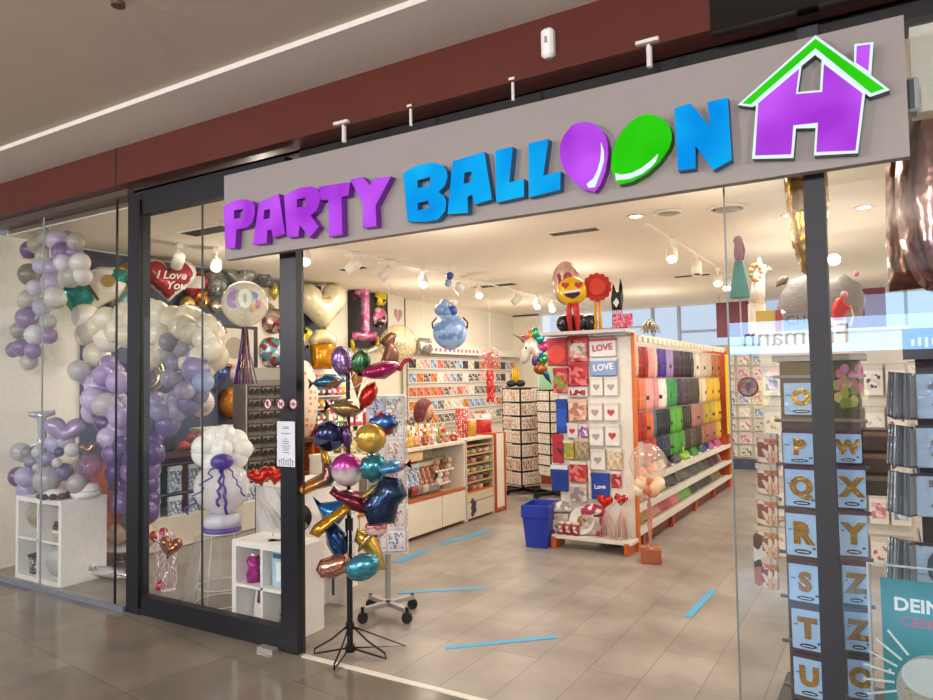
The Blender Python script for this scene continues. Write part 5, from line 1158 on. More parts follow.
for s in (-1, 1):
    for f in range(5):
        hx = s * .08 - s * .025 * f * .55; ln = (.05, .07, .075, .07, .055)[f]
        B(SKN).tube([(hx, -.375, .815), (hx - s * .008, -.375 - ln * .6, .812), (hx - s * .012, -.375 - ln, .795)], [.009, .0085, .007], 7).done('finger', t)
o = thing('work_stool', 'low black stool under the person behind the counter', 'stool', (PB.x, PB.y, 0))
B(BK).lathe([(.001, .36), (.16, .36), (.17, .39), (.16, .42), (.001, .42)], 22).done('seat', o)
for a in range(4): B(BK).cyl((.09 * math.cos(a * 1.57 + .5), .09 * math.sin(a * 1.57 + .5), .37), (.17 * math.cos(a * 1.57 + .5), .17 * math.sin(a * 1.57 + .5), 0), .012, n=8).done('leg', o)
o = thing('back_desk', 'low cream desk behind the counter in front of the person', 'desk', (-4.92, 7.45, 0), 0)

B(CRM_).box((0, 0, .7), (.2, 1.2, .03)).done('desk_top', o)
for y in (-.58, .58): B(CRM_).box((0, y, .345), (.2, .03, .69)).done('side_panel', o)
# card wall on the left, row by row
BW = M('#d9d2c6', .6)
t = thing('pack_wall', 'white slat wall fitted along the far left wall', 'display wall', (XL + .05, 11.3, 0))
B(M('#efe8dc', .6)).box((.01, 0, 1.5), (.03, 3.9, 1.4)).done('slat_board', t); B(M('#efe8dc', .6)).box((.1, 0, 2.16), (.2, 3.9, .13)).done('top_canopy', t)
q = B(M('#c9607a', .5)); random.seed(4)
for k in range(14): q.box((.202, -1.7 + k * .14 + random.uniform(0, .04), 2.16), (.003, .07, .06))
q.done('canopy_print', t)
for k in range(5): B(M('#b8b2aa', .4, .5)).box((.03, 0, 2.05 - k * .235), (.015, 3.8, .02)).done('peg_rail', t)
random.seed(12)
WP = (('black and white', ('#2a2626', '#d9d2ca', '#8a8480')), ('white', ('#e9e2d8', '#c9bfb2', '#f2ece2')), ('salmon', ('#d9765a', '#e8a890', '#c05a44')), ('orange', ('#d9823a', '#e8b070', '#c0602a')), ('cream and gold', ('#e3d6b8', '#b8924a', '#efe8d8')), ('pale blue', ('#a9bfd2', '#dfe4e8', '#6a8ab0')), ('grey', ('#8a8682', '#cfc9c2', '#5a5652')), ('dark', ('#3a3434', '#6a5f5a', '#221f1f')), ('light pink', ('#e3c0bc', '#efe0dc', '#c98a8a')))
WMAT = [(n, (M('#e6dfd4', .35), M('#cfc8be', .4), PR(*c, 32))) for n, c in WP]
for r_ in range(5):
    for k in range(18):
        n, m_ = random.choice(WMAT)
        if r_ == 2 and k < 4: n, m_ = WMAT[2 if k < 3 else 3]
        hang_pack('wall_pack', .205, .225, m_, (XL + .12, 9.5 + k * .21, 2.045 - .235 * r_), PI / 2 - .15, '%s pack on the far left wall, %s row down, %s from the front' % (n, ORD[r_], ORD[k]), 'party pack', 'packs on the far left wall', .02, (.84, .64))
# hanging balloons
def hang(name, label, x, y, Y, r, mat, group=None, n=24):
    p = Yp(x, y, Y); R = r * px(p); t = thing(name, label, 'balloon', p, face(p), group)
    B(mat).ball((0, 0, 0), (R, R, R * 1.03), None, n).done('skin', t); B(M('#e0dcd6', .4)).cyl((0, 0, R), (0, 0, CZ - p.z - .004), .002, n=5).done('string', t); return t, R, px(p)
t, R, s_ = hang('printed_balloon', 'light blue printed balloon with a cluster of small blue balloons hanging over the counter', 450, 332, 7.0, 17.5, PR('#8fb0dc', '#9abbe4', '#6a8cc0', 16, .3))
for (dx, dz, r, c) in ((-10, 22, 5.5, '#7f9ccc'), (-5, 27, 5.5, '#86a6d6'), (3, 21, 5, '#2f52ae'), (-2, 19, 5, '#7fa0d0'), (4, 29, 3.5, '#e3dcd0')): B(LX(c)).ball((dx * s_, -2 * s_, dz * s_), r * s_, None, 14).done('small_balloon', t)
q = B(M('#1c2236', .4))
for s in (-1, 1): q.tube([(s * 13 * s_, -6 * s_, 14 * s_), (s * 17.5 * s_, -6 * s_, 9 * s_), (s * 17 * s_, -6 * s_, 3 * s_)], .9 * s_, 6)
q.done('ribbon', t)
for (x, y, r, c, lab) in ((450, 276, 4, '#2b4aa0', 'small dark blue balloon near the ceiling above the printed balloon'), (448, 283, 4, '#8aa6c8', 'small pale blue balloon near the ceiling above the printed balloon'), (459, 287, 5, '#d9d2c4', 'small cream balloon near the ceiling above the printed balloon')):
    hang('small_balloon', lab, x, y, 7.0 + (.1 if c == '#8aa6c8' else 0), r, LX(c), 'small balloons near the ceiling', 14)
t, R, s_ = hang('feather_balloon', 'clear balloon filled with red feathers, red ribbon hanging down', 490, 359, 8.0, 11.5, GL('#fff2ea', .06, .7, .02, .12, '#f0d8d0'))
q = B(M('#d2352a', .6)); random.seed(19)
for k in range(60):
    a = random.uniform(0, 6.28); h = random.uniform(-.8, .55); r = R * .85 * math.sqrt(max(0, 1 - h * h)) * random.uniform(.2, 1)
    c_ = Vector((r * math.cos(a), r * math.sin(a), h * R)); q.tube([c_, c_ + Vector((random.uniform(-.03, .03), random.uniform(-.03, .03), random.uniform(-.03, .03)))], [.014, .004], 5)
f_ = q.done('feathers', t); f_['kind'] = 'stuff'
q = B(M('#cf2f26', .4))
for k in range(3): q.tube([(.04 * math.sin(i * .9 + k * 2), .04 * math.cos(i * .9 + k * 2), -R - .05 * i) for i in range(9)], .018, 6)
q.done('ribbon_tail', t)
# ================================================================== CENTRAL GONDOLA
GX0, GX1, GY0, GY1, GH = -2.85, -2.06, 6.30, 10.95, 2.05
t = thing('display_gondola', 'long double sided shelving gondola with orange uprights facing the entrance', 'shelving', (GX1, GY0, 0))
wd = GX1 - GX0; ln = GY1 - GY0
B(M('#e3dccf', .5)).box((-wd / 2, .20, 1.06), (wd - .03, .02, 1.94)).done('end_pegboard', t)
B(M('#b9b3ac', .45)).box((-wd / 2 - .02, .06, GH + .0), (wd + .06, .30, .03)).done('top_board', t)
B(M('#dcd5c8', .5)).box((-wd / 2, .10, .11), (wd, .26, .035), None, .004).done('end_base_shelf', t)
for x in (-wd + .02, -.05): B(M('#c2591f', .45)).box((x, .08, .055), (.05, .24, .11), None, .006).done('base_foot', t)
B(M('#b9b2a6', .5)).box((-wd + .02, ln / 2 + .1, 1.03), (.03, ln - .2, 1.9)).done('far_side_board', t)
for y in (.20, ln): B(M('#cc6a22', .42)).box((-.012, y, 1.03), (.03, .05, 2.06)).done('upright', t)
B(M('#b34c22', .45)).box((-.2, ln, 1.0), (.36, .02, 2.0)).done('far_end_panel', t)
B(M('#d8cfbf', .55)).box((-.42, ln / 2 + .1, 1.05), (.02, ln - .2, 1.98)).done('centre_panel', t)
B(M('#6d2f20', .5)).box((-.06, ln / 2 + .1, .07), (.02, ln - .2, .10)).done('kick_board', t)
for k in range(5): B(M('#b8502a', .5)).box((-.04, .4 + k * 1.05, .06), (.05, .05, .12)).done('foot', t)
SHZ = (.615, .385, .17)
for z in SHZ:
    B(M('#e2dacd', .45)).box((-.2, ln / 2 + .11, z - .012), (.40, ln - .22, .02)).done('shelf_board', t)
    B(M('#d6d1cb', .4)).box((0, ln / 2 + .11, z - .005), (.012, ln - .22, .05)).done('price_rail', t)
q = B(M('#d9cfbf', .5)).box((-.08, ln / 2 + .1, GH - .02), (.02, ln - .2, .03))
for k in range(26): q.box((-.06, .35 + k * .178, GH - .05), (.03, .11, .05))
q.done('hook_header', t)
HZ = (1.925, 1.60, 1.27, .985)
for z in HZ: B(M('#c9c4bd', .35, .5)).box((-.10, ln / 2 + .1, z + .012), (.012, ln - .2, .02)).done('hook_bar', t)

# packs on the end face
RED = M('#b3262a', .35); REDp = PR('#c23a3e', '#a81f26', '#d9787a', 25, .3); WHp = M('#e2dad2', .35)
EY = GY0 + .165
def endpack(x0, y0, x1, y1, mats, label, extra=None, dy=0.):
    p = Yp((x0 + x1) / 2, y0, EY - dy); q_ = Yp((x0 + x1) / 2, y1, EY - dy)
    w = abs(Yp(x1, (y0 + y1) / 2, EY - dy).x - Yp(x0, (y0 + y1) / 2, EY - dy).x) * .97; h = p.z - q_.z
    o = thing('hanging_pack', label, 'party pack', p)
    d = .03
    B(mats[0]).box((0, 0, -h / 2), (w, d, h), None, d * .4).done('pouch', o)
    B(mats[1]).box((0, -.003, -h * .08), (w * 1.02, d, h * .16)).done('header_card', o)
    if extra == 'heart' or extra == 'rheart': B(M('#a8969a' if extra == 'heart' else '#b8323e', .4)).poly([(a * w * .55, c * w * .55 - h * .55) for a, c in o_heart(26)], .003, T(0, -d * .5 - .004, 0)).done('printed_heart', o)
    elif extra == 'round': B(M('#d8463a', .3)).cyl((0, -d * .5, -h * .58), (0, -d * .5 - .004, -h * .58), w * .44, n=26).done('round_window', o)
    elif extra and extra.startswith('t:'): text('lettering', extra[2:], w * .32, mats[2], o, (0, -d * .5 - .004, -h * .52), 0, .08, .03, .002)
    elif len(mats) > 2: B(mats[2]).box((0, -d * .5, -h * .56), (w * .8, .004, h * .55)).done('print', o)
    return o
BOXB = M('#1f3f96', .35)
endpack(547, 338, 567, 366, (RED, RED, RED), 'red pack with round window at the top left of the gondola end', 'round')
endpack(568, 336, 588, 362, (REDp, RED, PR('#d9a0a0', '#8a9a5a', '#e2d0c8', 20)), 'red and white patterned pack, top middle of the gondola end')
endpack(589, 338, 616, 357, (WHp, RED, M('#b02a3e', .4)), 'white LOVE garland pack with red header, top right of the gondola end', 't:LOVE')
endpack(590, 358, 617, 376, (M('#7f9ac4', .35), M('#cfd4dc', .4), M('#efe9ea', .4)), 'pale blue LOVE pack under the white garland pack', 't:LOVE')
endpack(553, 368, 568, 393, (REDp, RED, PR('#9a8a3a', '#b8323a', '#6a8a3a', 25)), 'red and olive pack below the round window pack')
endpack(568.5, 363, 588, 386, (REDp, RED), 'plain red satin pack below the patterned pack')
endpack(568, 387, 588, 397, (WHp, M('#cfc6be', .4), PR('#b8323a', '#e2d8d0', '#8a2a30', 30)), 'small white and red strip pack above the rose pack')
for k, (x0, y0, x1, y1, e_, lab) in enumerate(((590, 377, 603, 396, 'heart', 'white pack with grey heart, left of the first heart row on the gondola end'), (604, 377, 618, 396, 'heart', 'white pack with pale heart, right of the first heart row'), (588, 403, 602.5, 421, 'heart', 'white pack with grey heart, left of the second heart row'), (604, 403, 618.5, 421, 'rheart', 'white pack with red heart, right of the second heart row'), (589, 426, 603.5, 446, 'heart', 'white pack with grey heart, left of the third heart row'), (605, 424, 620, 446, 'rheart', 'white pack with red heart, right of the third heart row'), (590.5, 449, 605.5, 470, 'heart', 'white pack with grey heart, lowest of the heart packs'))):
    endpack(x0, y0, x1, y1, (WHp, M('#d2cac2', .4)), lab, e_)
endpack(556, 399, 567.5, 433, (BOXB, BOXB, M('#2a54b5', .3)), 'tall blue box at the left edge of the gondola end')
endpack(568, 399, 587, 421, (PR('#d9a88a', '#e8cdb8', '#b87a6a', 20, .3), M('#d6bda8', .4)), 'peach rose petal pack in the middle of the gondola end')
endpack(567, 423, 578, 438, (WHp, M('#d9d0c8', .4)), 'white pack with dark red heart left of the lilac pack', 'rheart')
endpack(578.5, 424, 588, 438, (PR('#b08ab5', '#e8dce6', '#8a5a96', 35, .3), M('#d9d0d6', .4)), 'small lilac patterned pack beside the dark red heart')
endpack(552, 434, 563, 463, (M('#b32a42', .35), RED, PR('#c94a5a', '#3a3236', '#b32a42', 14)), 'tall crimson pack at the left edge below the blue box')
endpack(563.5, 440, 574, 459, (PR('#d9b85a', '#c2963a', '#8a9a4a', 20), M('#d9cfc0', .4)), 'yellow and olive pack beside the tall crimson pack')
endpack(574.5, 438, 589, 459, (PR('#a08a6a', '#8a7452', '#b8a688', 45), M('#c9bca6', .4)), 'brown straw pack left of the lowest grey heart')
endpack(606.5, 448, 622, 470, (PR('#c9b292', '#b39a76', '#d9c8ac', 45), M('#d9cfbf', .4)), 'beige wooden picks pack right of the lowest grey heart')
endpack(551, 465, 568, 491, (BOXB, M('#dfe2ea', .4), M('#1a3788', .3)), 'blue carton at the lower left of the gondola end')
endpack(569, 461, 587, 482, (REDp, M('#d9d0c8', .4)), 'red checked napkin pack below the brown straw pack')
endpack(591, 473, 609.5, 499, (BOXB, BOXB, M('#dfe4f2', .4)), 'blue box with white script Love above the red heart balloon', 't:Love')
endpack(611, 471, 621, 488, (PR('#b8323a', '#d98a8a', '#8a222a', 25), M('#d9c8c4', .4)), 'small red pack at the right edge of the gondola end')
endpack(588, 461, 591, 500, (PR('#d9cdb8', '#c2b296', '#e2d8c8', 30), M('#d9cfc0', .4)), 'narrow cream stick pack left of the blue Love box')
endpack(570, 484, 587, 502, (PR('#d9cfc4', '#c9a8a8', '#8a8a88', 20), M('#d9d0c8', .4)), 'white and grey pack under the red checked napkins')
# goods standing on the gondola end base
BZ = .13
o = thing('gold_plate', 'white plate with gold centre propped on the gondola base shelf', 'plate', (Yp(582, 541, GY0 + .06).x, GY0 + .08, BZ))
B(M('#e9e4da', .35)).lathe([(.001, 0), (.09, 0), (.125, .018), (.13, .018), (.09, -.006), (.001, -.006)], 30, T(0, 0, .13, 0, PI / 2 - .18)).done('plate', o); B(M('#b8924a', .3, .7)).lathe([(.001, .004), (.04, .004), (.05, .001)], 20, T(0, -.004, .13, 0, PI / 2 - .18)).done('gold_centre', o)
for k, (x, y, w, h, c, lab) in enumerate(((562, 513, .22, .10, '#e2dcd4', 'stack of folded white cloths on the left of the gondola base'), (593, 516, .26, .10, '#c23a5a', 'pink wrapped gift pack behind the gold plate'))):
    p = Yp(x, y, GY0 + .10 + .02 * k); o = thing('folded_pack', lab, 'gift pack', (p.x, p.y, BZ), .05)
    hz_ = p.z - BZ
    B(PR('#b9a89a', '#cfc4b6', '#a03a3a', 30)).box((0, 0, hz_ * .5), (w * .8, .1, hz_), None, .01).done('lower_pack', o)
    B(PR(c, '#e9e2da', '#9a8a86' if k == 0 else '#a82a4a', 24)).pillow([(-w * .5, -.05), (w * .5, -.03), (w * .42, .05), (0, .075), (-w * .45, .04)], .06, T(0, 0, hz_ + .045)).done('upper_pack', o)
for k in range(3):
    o = tag(B(PR('#a83a3a', '#e2d8d0', '#8a2a2a', 40)).lathe([(.001, 0), (.035, 0), (.035, .10), (.001, .10)], 14).m(M('#d9cfc4', .4)).lathe([(.036, .1), (.036, .115), (.001, .12)], 14).done('napkin_tin', None, (GX0 + .08 + .075 * k, GY0 + .03, BZ)), 'red and white tin, %s from the left on the gondola base' % ORD[k], 'tin', 'red tins on the gondola base')
for k, (x, y, w, c, lab) in enumerate(((605, 502, 17, FO('#c8281e', .7, .2), 'plain red foil heart on a stick at the gondola foot'), (621, 500, 15, DOT('#b0201e', '#e9d2cc', 38, .3, .25, .5), 'red foil heart with white dots at the gondola foot'))):
    p = Yp(x, y, GY0 - .06 + .03 * k); bz = Vector((p.x - .01, GY0 + .03, BZ))
    tt = foil('heart_balloon', lab, 'balloon', o_heart(), p, w * px(p), (w - 1) * px(p), c, .3, 0, -6, 'red hearts at the gondola foot', 11, (), bz - p)
    q = B(M('#d9aaa4', .35, .3)); random.seed(40 + k)
    strings(q, 26, (0, .02, -.07), bz - p + Vector((0, 0, .01)), .07, .0025); f_ = q.done('tinsel', tt); f_['kind'] = 'stuff'

# packs on the long side: table covers, cutlery, straws
def sidecol(x, r_):
    T1 = ((630, '#e0a83a', 'golden'), (634, '#d9cdb8', 'cream'), (637, '#5a5a50', 'grey'), (644, '#a8221e', 'deep red'), (649, '#d98a80', 'salmon'), (654, '#e0a8a4', 'pink'), (666, '#4a2f8a', 'purple'), (672, '#a08ac4', 'lilac'), (684, '#3a2638', 'dark plum'), (691, '#2a262a', 'black'), (700, '#d9d0c4', 'white'), (708, '#c9b8a0', 'cream'), (719, '#a8622e', 'bronze'), (740, '#d2b01e', 'yellow'))
    T2 = ((631, '#d9d0c4', 'white'), (636, '#e0702a', 'orange'), (646, '#d97a60', 'coral'), (655, '#e0a0a0', 'pink'), (664, '#eed4d4', 'pale pink'), (675, '#3a9a5a', 'green'), (684, '#4a3a56', 'violet'), (696, '#4a4440', 'dark grey'), (704, '#d9cbb0', 'cream'), (712, '#cfa83a', 'mustard'), (740, '#d2aa1e', 'yellow'))
    T3 = ((634, '#c9bfb2', 'beige'), (644, '#b8302a', 'red'), (651, '#d9703a', 'orange'), (656, '#4a7aa8', 'blue'), (667, '#1f2a38', 'navy'), (679, '#5aa83a', 'bright green'), (690, '#3a3438', 'black'), (702, '#a8786a', 'tan'), (712, '#b8a03a', 'olive'), (740, '#d2aa1e', 'yellow'))
    T4 = ((640, '#c9bcae', 'beige'), (655, '#b83a30', 'red'), (668, '#2a3a5a', 'navy'), (682, '#4a9a3a', 'green'), (700, '#4a3a3a', 'brown'), (716, '#a86a5a', 'rust'), (740, '#c2a03a', 'mustard'))
    for lim, c, n in (T1, T2, T3, T4)[r_]:
        if x < lim: return c, n
random.seed(77)
for r_ in range(4):
    h = (.31, .315, .275, .24)[r_]; pitch = .108
    n = int((ln - .55) / pitch)
    for k in range(n):
        y = GY0 + .34 + k * pitch
        v = Vector((GX1 - .08, y, HZ[r_] - .1)) - CAM; X = W / 2 + FPX * v.dot(RT) / v.dot(fwd)
        c, nm = sidecol(X + random.uniform(-1.5, 1.5), r_)
        sh = random.choice((.82, .92, 1.0, 1.1)); lc = lin(c); key = ('cover', c, sh, r_, k % 4 == 0)
        if key not in _HP:
            cols = [M(tuple(min(1, v * sh * f_) for v in lc[:3]), .3) for f_ in (1, .86, 1.08)]
            b_ = B()
            for j in range(4):
                b_.m(cols[j % 3]); b_.ball((-.042 + .028 * j, -.004 * (j % 2), -h * .52), (.019, .017, h * .5), None, 10, False)
            b_.m(cols[1]).box((0, 0, -h * .06), (.11, .02, h * .12))
            if k % 4 == 0: b_.m(M('#26222a', .35)).box((0, -.012, -h * .6), (.105, .016, h * .13))
            else: b_.m(cols[2]).box((0, -.012, -h * .6), (.105, .012, h * .1))
            _HP[key] = b_.mesh('table_cover_pack')
        tag(link('table_cover_pack', _HP[key], None, (GX1 - .08, y, HZ[r_]), PI / 2 - random.uniform(.0, .4)), '%s hanging pack, %s row down on the long gondola side, %s from the entrance' % (nm, ORD[r_], ORD[min(k, 19)]) if k < 20 else '%s hanging pack near the far end of the gondola, %s row down' % (nm, ORD[r_]), 'party pack', 'hanging packs on the gondola side, %s row%s' % (ORD[r_], '' if k < 20 else ', far end'))
# leaning packs on the shelves
SC_ = ((((655, '#d9754a', 'orange'), (668, '#e0d6cc', 'white'), (682, '#3f3348', 'dark violet'), (690, '#8ab53a', 'lime'), (702, '#2f7a3a', 'green'), (710, '#2f3f7a', 'navy'), (722, '#b0487a', 'magenta'), (740, '#c98a6a', 'tan'))),
       (((640, '#8a2f2a', 'dark red'), (653, '#c9a89a', 'rose'), (660, '#5a82b0', 'blue'), (668, '#a8b84a', 'lime'), (678, '#2a2a30', 'black'), (694, '#5a5656', 'grey'), (706, '#4a5a46', 'dark green'), (720, '#4a2f30', 'maroon'), (740, '#b8705a', 'coral'))),
       (((646, '#b8964a', 'gold'), (660, '#c98a80', 'dusty pink'), (672, '#b8484e', 'crimson'), (680, '#d97a80', 'pink'), (690, '#6aa83a', 'green'), (712, '#2e3432', 'charcoal'), (722, '#7a6a3a', 'olive'), (740, '#a8a05a', 'khaki'))))
for r_, z in enumerate(SHZ):
    pitch = .15; n = int((ln - .5) / pitch)
    for k in range(n):
        y = GY0 + .36 + k * pitch
        v = Vector((GX1 - .08, y, z + .1)) - CAM; X = W / 2 + FPX * v.dot(RT) / v.dot(fwd)
        for lim, c, nm in SC_[r_]:
            if X < lim: break
        key = ('lean', c, r_ == 0 and k % 3 == 0)
        if key not in _HP:
            b_ = B(M(c, .35))
            m_ = T(0, .0, 0, 0, -.5)
            if key[2]:
                for j in range(3): b_.lathe([(.001, .02 + .075 * j), (.034, .02 + .075 * j), (.044, .10 + .075 * j), (.001, .1 + .075 * j)], 14)
                b_.m(M('#e9e2d8', .4)).lathe([(.034, 0), (.036, .02), (.001, .02)], 14)
            else:
                b_.box((0, 0, .095), (.142, .05, .18), m_, .008); b_.m(M('#d9d2c8', .4)).box((0, -.027, .16), (.13, .004, .03), m_)
                b_.m(M(c, .3)).box((0, .055, .10), (.14, .05, .18), m_)
            _HP[key] = b_.mesh('plate_pack')
        o = tag(link('cup_stack' if key[2] else 'plate_pack', _HP[key], None, (GX1 - .10, y + random.uniform(-.02, .02), z + .012), PI / 2 - random.uniform(0, .45)), '%s %s, %s from the entrance on the %s gondola shelf' % (nm, 'cup stack' if key[2] else 'plate pack', ORD[min(k, 19)], ('upper', 'middle', 'bottom')[r_]) if k < 20 else '%s %s near the far end of the %s gondola shelf' % (nm, 'cup stack' if key[2] else 'plate pack', ('upper', 'middle', 'bottom')[r_]), 'tableware', 'tableware on the %s gondola shelf%s' % (('upper', 'middle', 'bottom')[r_], '' if k < 20 else ', far end'))
        o.scale = (random.uniform(.8, 1), 1, random.uniform(.8, 1.25))
# yellow banner at the far end
t = thing('yellow_banner', 'tall yellow fabric strip hanging at the far end of the gondola', 'banner', (GX1 + .0, GY1 - .12, 0), PI / 2)
B(M('#d8b21a', .5)).box((0, 0, 1.35), (.20, .012, 1.14)).done('cloth', t); B(M('#d9d0c0', .4)).cyl((-.11, 0, 1.93), (.11, 0, 1.93), .01, n=8).done('rod', t)

# clear balloon with small balloons tied to a copper weight
wb = Vector((Zp(651, 562).x, Zp(651, 562).y, 0))
o = thing('copper_weight', 'copper coloured square balloon weight box on the floor by the gondola', 'balloon weight', wb, .35)
B(M('#b5694a', .3, .6, 0, .2, 8)).box((0, 0, .065), (.17, .17, .13), None, .006).done('box', o); B(M('#d9a48a', .4, .4)).box((0, 0, .131), (.175, .03, .006)).box((0, 0, .131), (.03, .175, .006)).done('ribbon_cross', o)
pc = Yp(648, 464, 6.12); R = 18.5 * px(pc)
t = thing('clear_balloon', 'large clear balloon with pale orange small balloons below it beside the gondola', 'balloon', pc, face(pc))
B(GL('#fff6ee', .07, .6, .02, .20, '#f0e2d4')).ball((0, 0, 0), (R, R, R * 1.12), None, 30).done('skin', t)
s_ = px(pc)
for (dx, dz, r, c) in ((-7, -19, 7, '#f0d2a8'), (-1, -24, 6, '#d97a5a'), (6, -22, 7, '#eec59a'), (1, -18, 5, '#c9584a'), (10, -18, 6, '#f3dcc0'), (-10, -25, 6, '#f3e2c8'), (5, -27, 5, '#e39a70')): B(LX(c)).ball((dx * s_, -4 * s_, dz * s_), r * s_, None, 16).done('small_balloon', t)
loc = Matrix.Rotation(-t.rotation_euler.z, 4, 'Z') @ (wb + Vector((0, 0, .13)) - pc)
q = B(M('#d9937a', .35, .3)); random.seed(5)
for k in range(6):
    q.tube([Vector((0, 0, -26 * s_)).lerp(loc, i / 8) + Vector((.02 * math.sin(i * 1.3 + k), .02 * math.cos(i + k), 0)) * math.sin(PI * i / 8) for i in range(9)], .005, 5)
q.done('ribbons', t)

# balloons and party heads standing on top of the gondola end
TZ = GH + .016; TY = GY0 + .08
def topper(name, label, x, y, Y=TY, cat='balloon'):
    p = Yp(x, y, Y); t = thing(name, label, cat, p, face(p)); s = px(p); return t, s, p.z - TZ
t, s, hh = topper('round_balloon', 'tall pale pink round foil balloon with printed number behind the smiling face', 566, 283, TY + .10)
B(PR('#d9b0a8', '#e2c4bc', '#c98a8a', 14, .25, .4)).pillow(o_ell(14 * s, 22 * s), 6 * s, None, 12).done('foil_body', t); text('lettering', '18', 17 * s, M('#a8485a', .4), t, (-2 * s, -6.5 * s, 2 * s), 0, .12, .04, .003); B(M('#dddddd', .4)).cyl((0, 0, -hh), (0, 0, -20 * s), .004, n=6).done('stick', t)
t, s, hh = topper('face_balloon', 'yellow smiling foil face with red heart eyes on top of the gondola end', 572, 291, TY - .06)
B(FO('#e8ba1e', .12, .25, .2)).pillow(o_ell(15 * s, 14.5 * s), 6 * s, None, 13).done('foil_body', t)
for k in (-1, 1): B(M('#c2402e', .35)).poly([(a * 8 * s + k * 6.5 * s, c * 8 * s + 4.5 * s) for a, c in o_heart(24)], .004, T(0, -5.9 * s, 0)).done('heart_eye', t)
B(M('#2a1a12', .4)).poly([(-9 * s, -1 * s), (9 * s, 1 * s), (7 * s, -5 * s), (1 * s, -8.5 * s), (-6 * s, -6 * s)], .004, T(0, -6.2 * s, 0)).done('mouth', t); B(M('#ece5da', .4)).poly([(-9 * s, -.8 * s), (9 * s, 1.2 * s), (8 * s, -1.6 * s), (-8 * s, -3.2 * s)], .003, T(0, -6.4 * s, 0)).done('teeth', t)
B(M('#c22a28', .4)).tube([(-2 * s, -4 * s, -13 * s), (-4 * s, -4.5 * s, -20 * s), (-2 * s, -4 * s, -hh)], [2.5 * s, 3 * s, 2 * s], 8).tube([(3 * s, -4 * s, -13 * s), (4 * s, -4.5 * s, -20 * s), (5 * s, -4 * s, -hh)], [3 * s, 3.5 * s, 2 * s], 8).done('red_ribbon', t)
p = Yp(577, 319, TY + .02); s = px(p)
t = thing('black_balloon', 'low wide black balloon bundle under the smiling face', 'balloon', (p.x, p.y, TZ), face(p))
for (dx, r) in ((-12, 9), (0, 9.5), (12, 9)): B(LX('#121013')).ball((dx * s, abs(dx) * .2 * s, r * s), (r * s, r * s * .8, r * s), None, 20, False).done('balloon', t)
t, s, hh = topper('rosette_pinata', 'red scalloped rosette with yellow tassels beside the smiling face', 597, 287, TY + .05, 'party decoration')
B(M('#c22a22', .6)).poly(scale2(o_scal(14, .05), 29 * s, 29 * s), 5 * s).done('rosette', t); B(M('#d8402e', .6)).poly(scale2(o_ell(), 17 * s, 17 * s), 2 * s, T(0, -2 * s, 0)).done('rosette_centre', t)
for k in (-1, 1): B(M('#e0a42a', .6)).tube([(k * 2 * s, 3 * s, -13 * s), (k * 2.6 * s, 3 * s, -hh)], [1.3 * s, 2 * s], 8).done('tassel', t)
t, s, hh = topper('eared_pinata', 'black pointed ear party bag with a white diamond and red streamers', 617, 300, TY + .02, 'party decoration')
B(M('#1b181b', .6)).pillow([(-5 * s, -10 * s), (5 * s, -10 * s), (6.5 * s, 2 * s), (5.5 * s, 14 * s), (3.8 * s, 22 * s), (1.5 * s, 8 * s), (-.5 * s, 8 * s), (-3.4 * s, 17 * s), (-5 * s, 8 * s), (-6 * s, 0)], 4 * s, None, 12).done('bag', t); B(M('#e6dfd8', .5)).poly([(-4 * s, -3 * s), (-.5 * s, 2 * s), (2 * s, -3 * s), (-.8 * s, -8 * s)], .003, T(0, -4.3 * s, 0)).done('diamond', t)
q = B(M('#c2302c', .5))
for k in range(6): q.tube([((k - 2.5) * 1.8 * s, 0, -9 * s), ((k - 2.5) * 2 * s, s * math.sin(k), -hh)], .5 * s, 5)
q.done('streamers', t)
p = Yp(623, 322, TY - .03); s = px(p); o = thing('price_sign', 'pink printed cardboard sign on the gondola top corner', 'sign', (p.x, p.y, TZ), face(p)); B(PR('#d95a7a', '#e8a0b0', '#b03a5a', 60)).box((0, 0, 9 * s), (19 * s, .012, 13 * s)).done('card', o); B(M('#6a3a3a', .4)).box((0, .02, 2 * s), (8 * s, .05, 4 * s)).done('foot', o)
p = Yp(650, 335, 6.9); s = px(p); t = thing('tinsel_bunch', 'silver glitter tinsel bunch on top of the long gondola', 'party decoration', (p.x, p.y, GH - .004), face(p)); q = B(M('#c9c2ae', .25, .8)); random.seed(66)
for k in range(60):
    a = random.uniform(0, 6.28); r = random.uniform(2, 11) * s; q.tube([(0, 0, 15 * s), (r * .5 * math.cos(a), r * .5 * math.sin(a), 11 * s), (r * math.cos(a), r * math.sin(a) * .6, random.uniform(0, 6) * s)], .5 * s, 4)
f_ = q.done('strands', t); f_['kind'] = 'stuff'

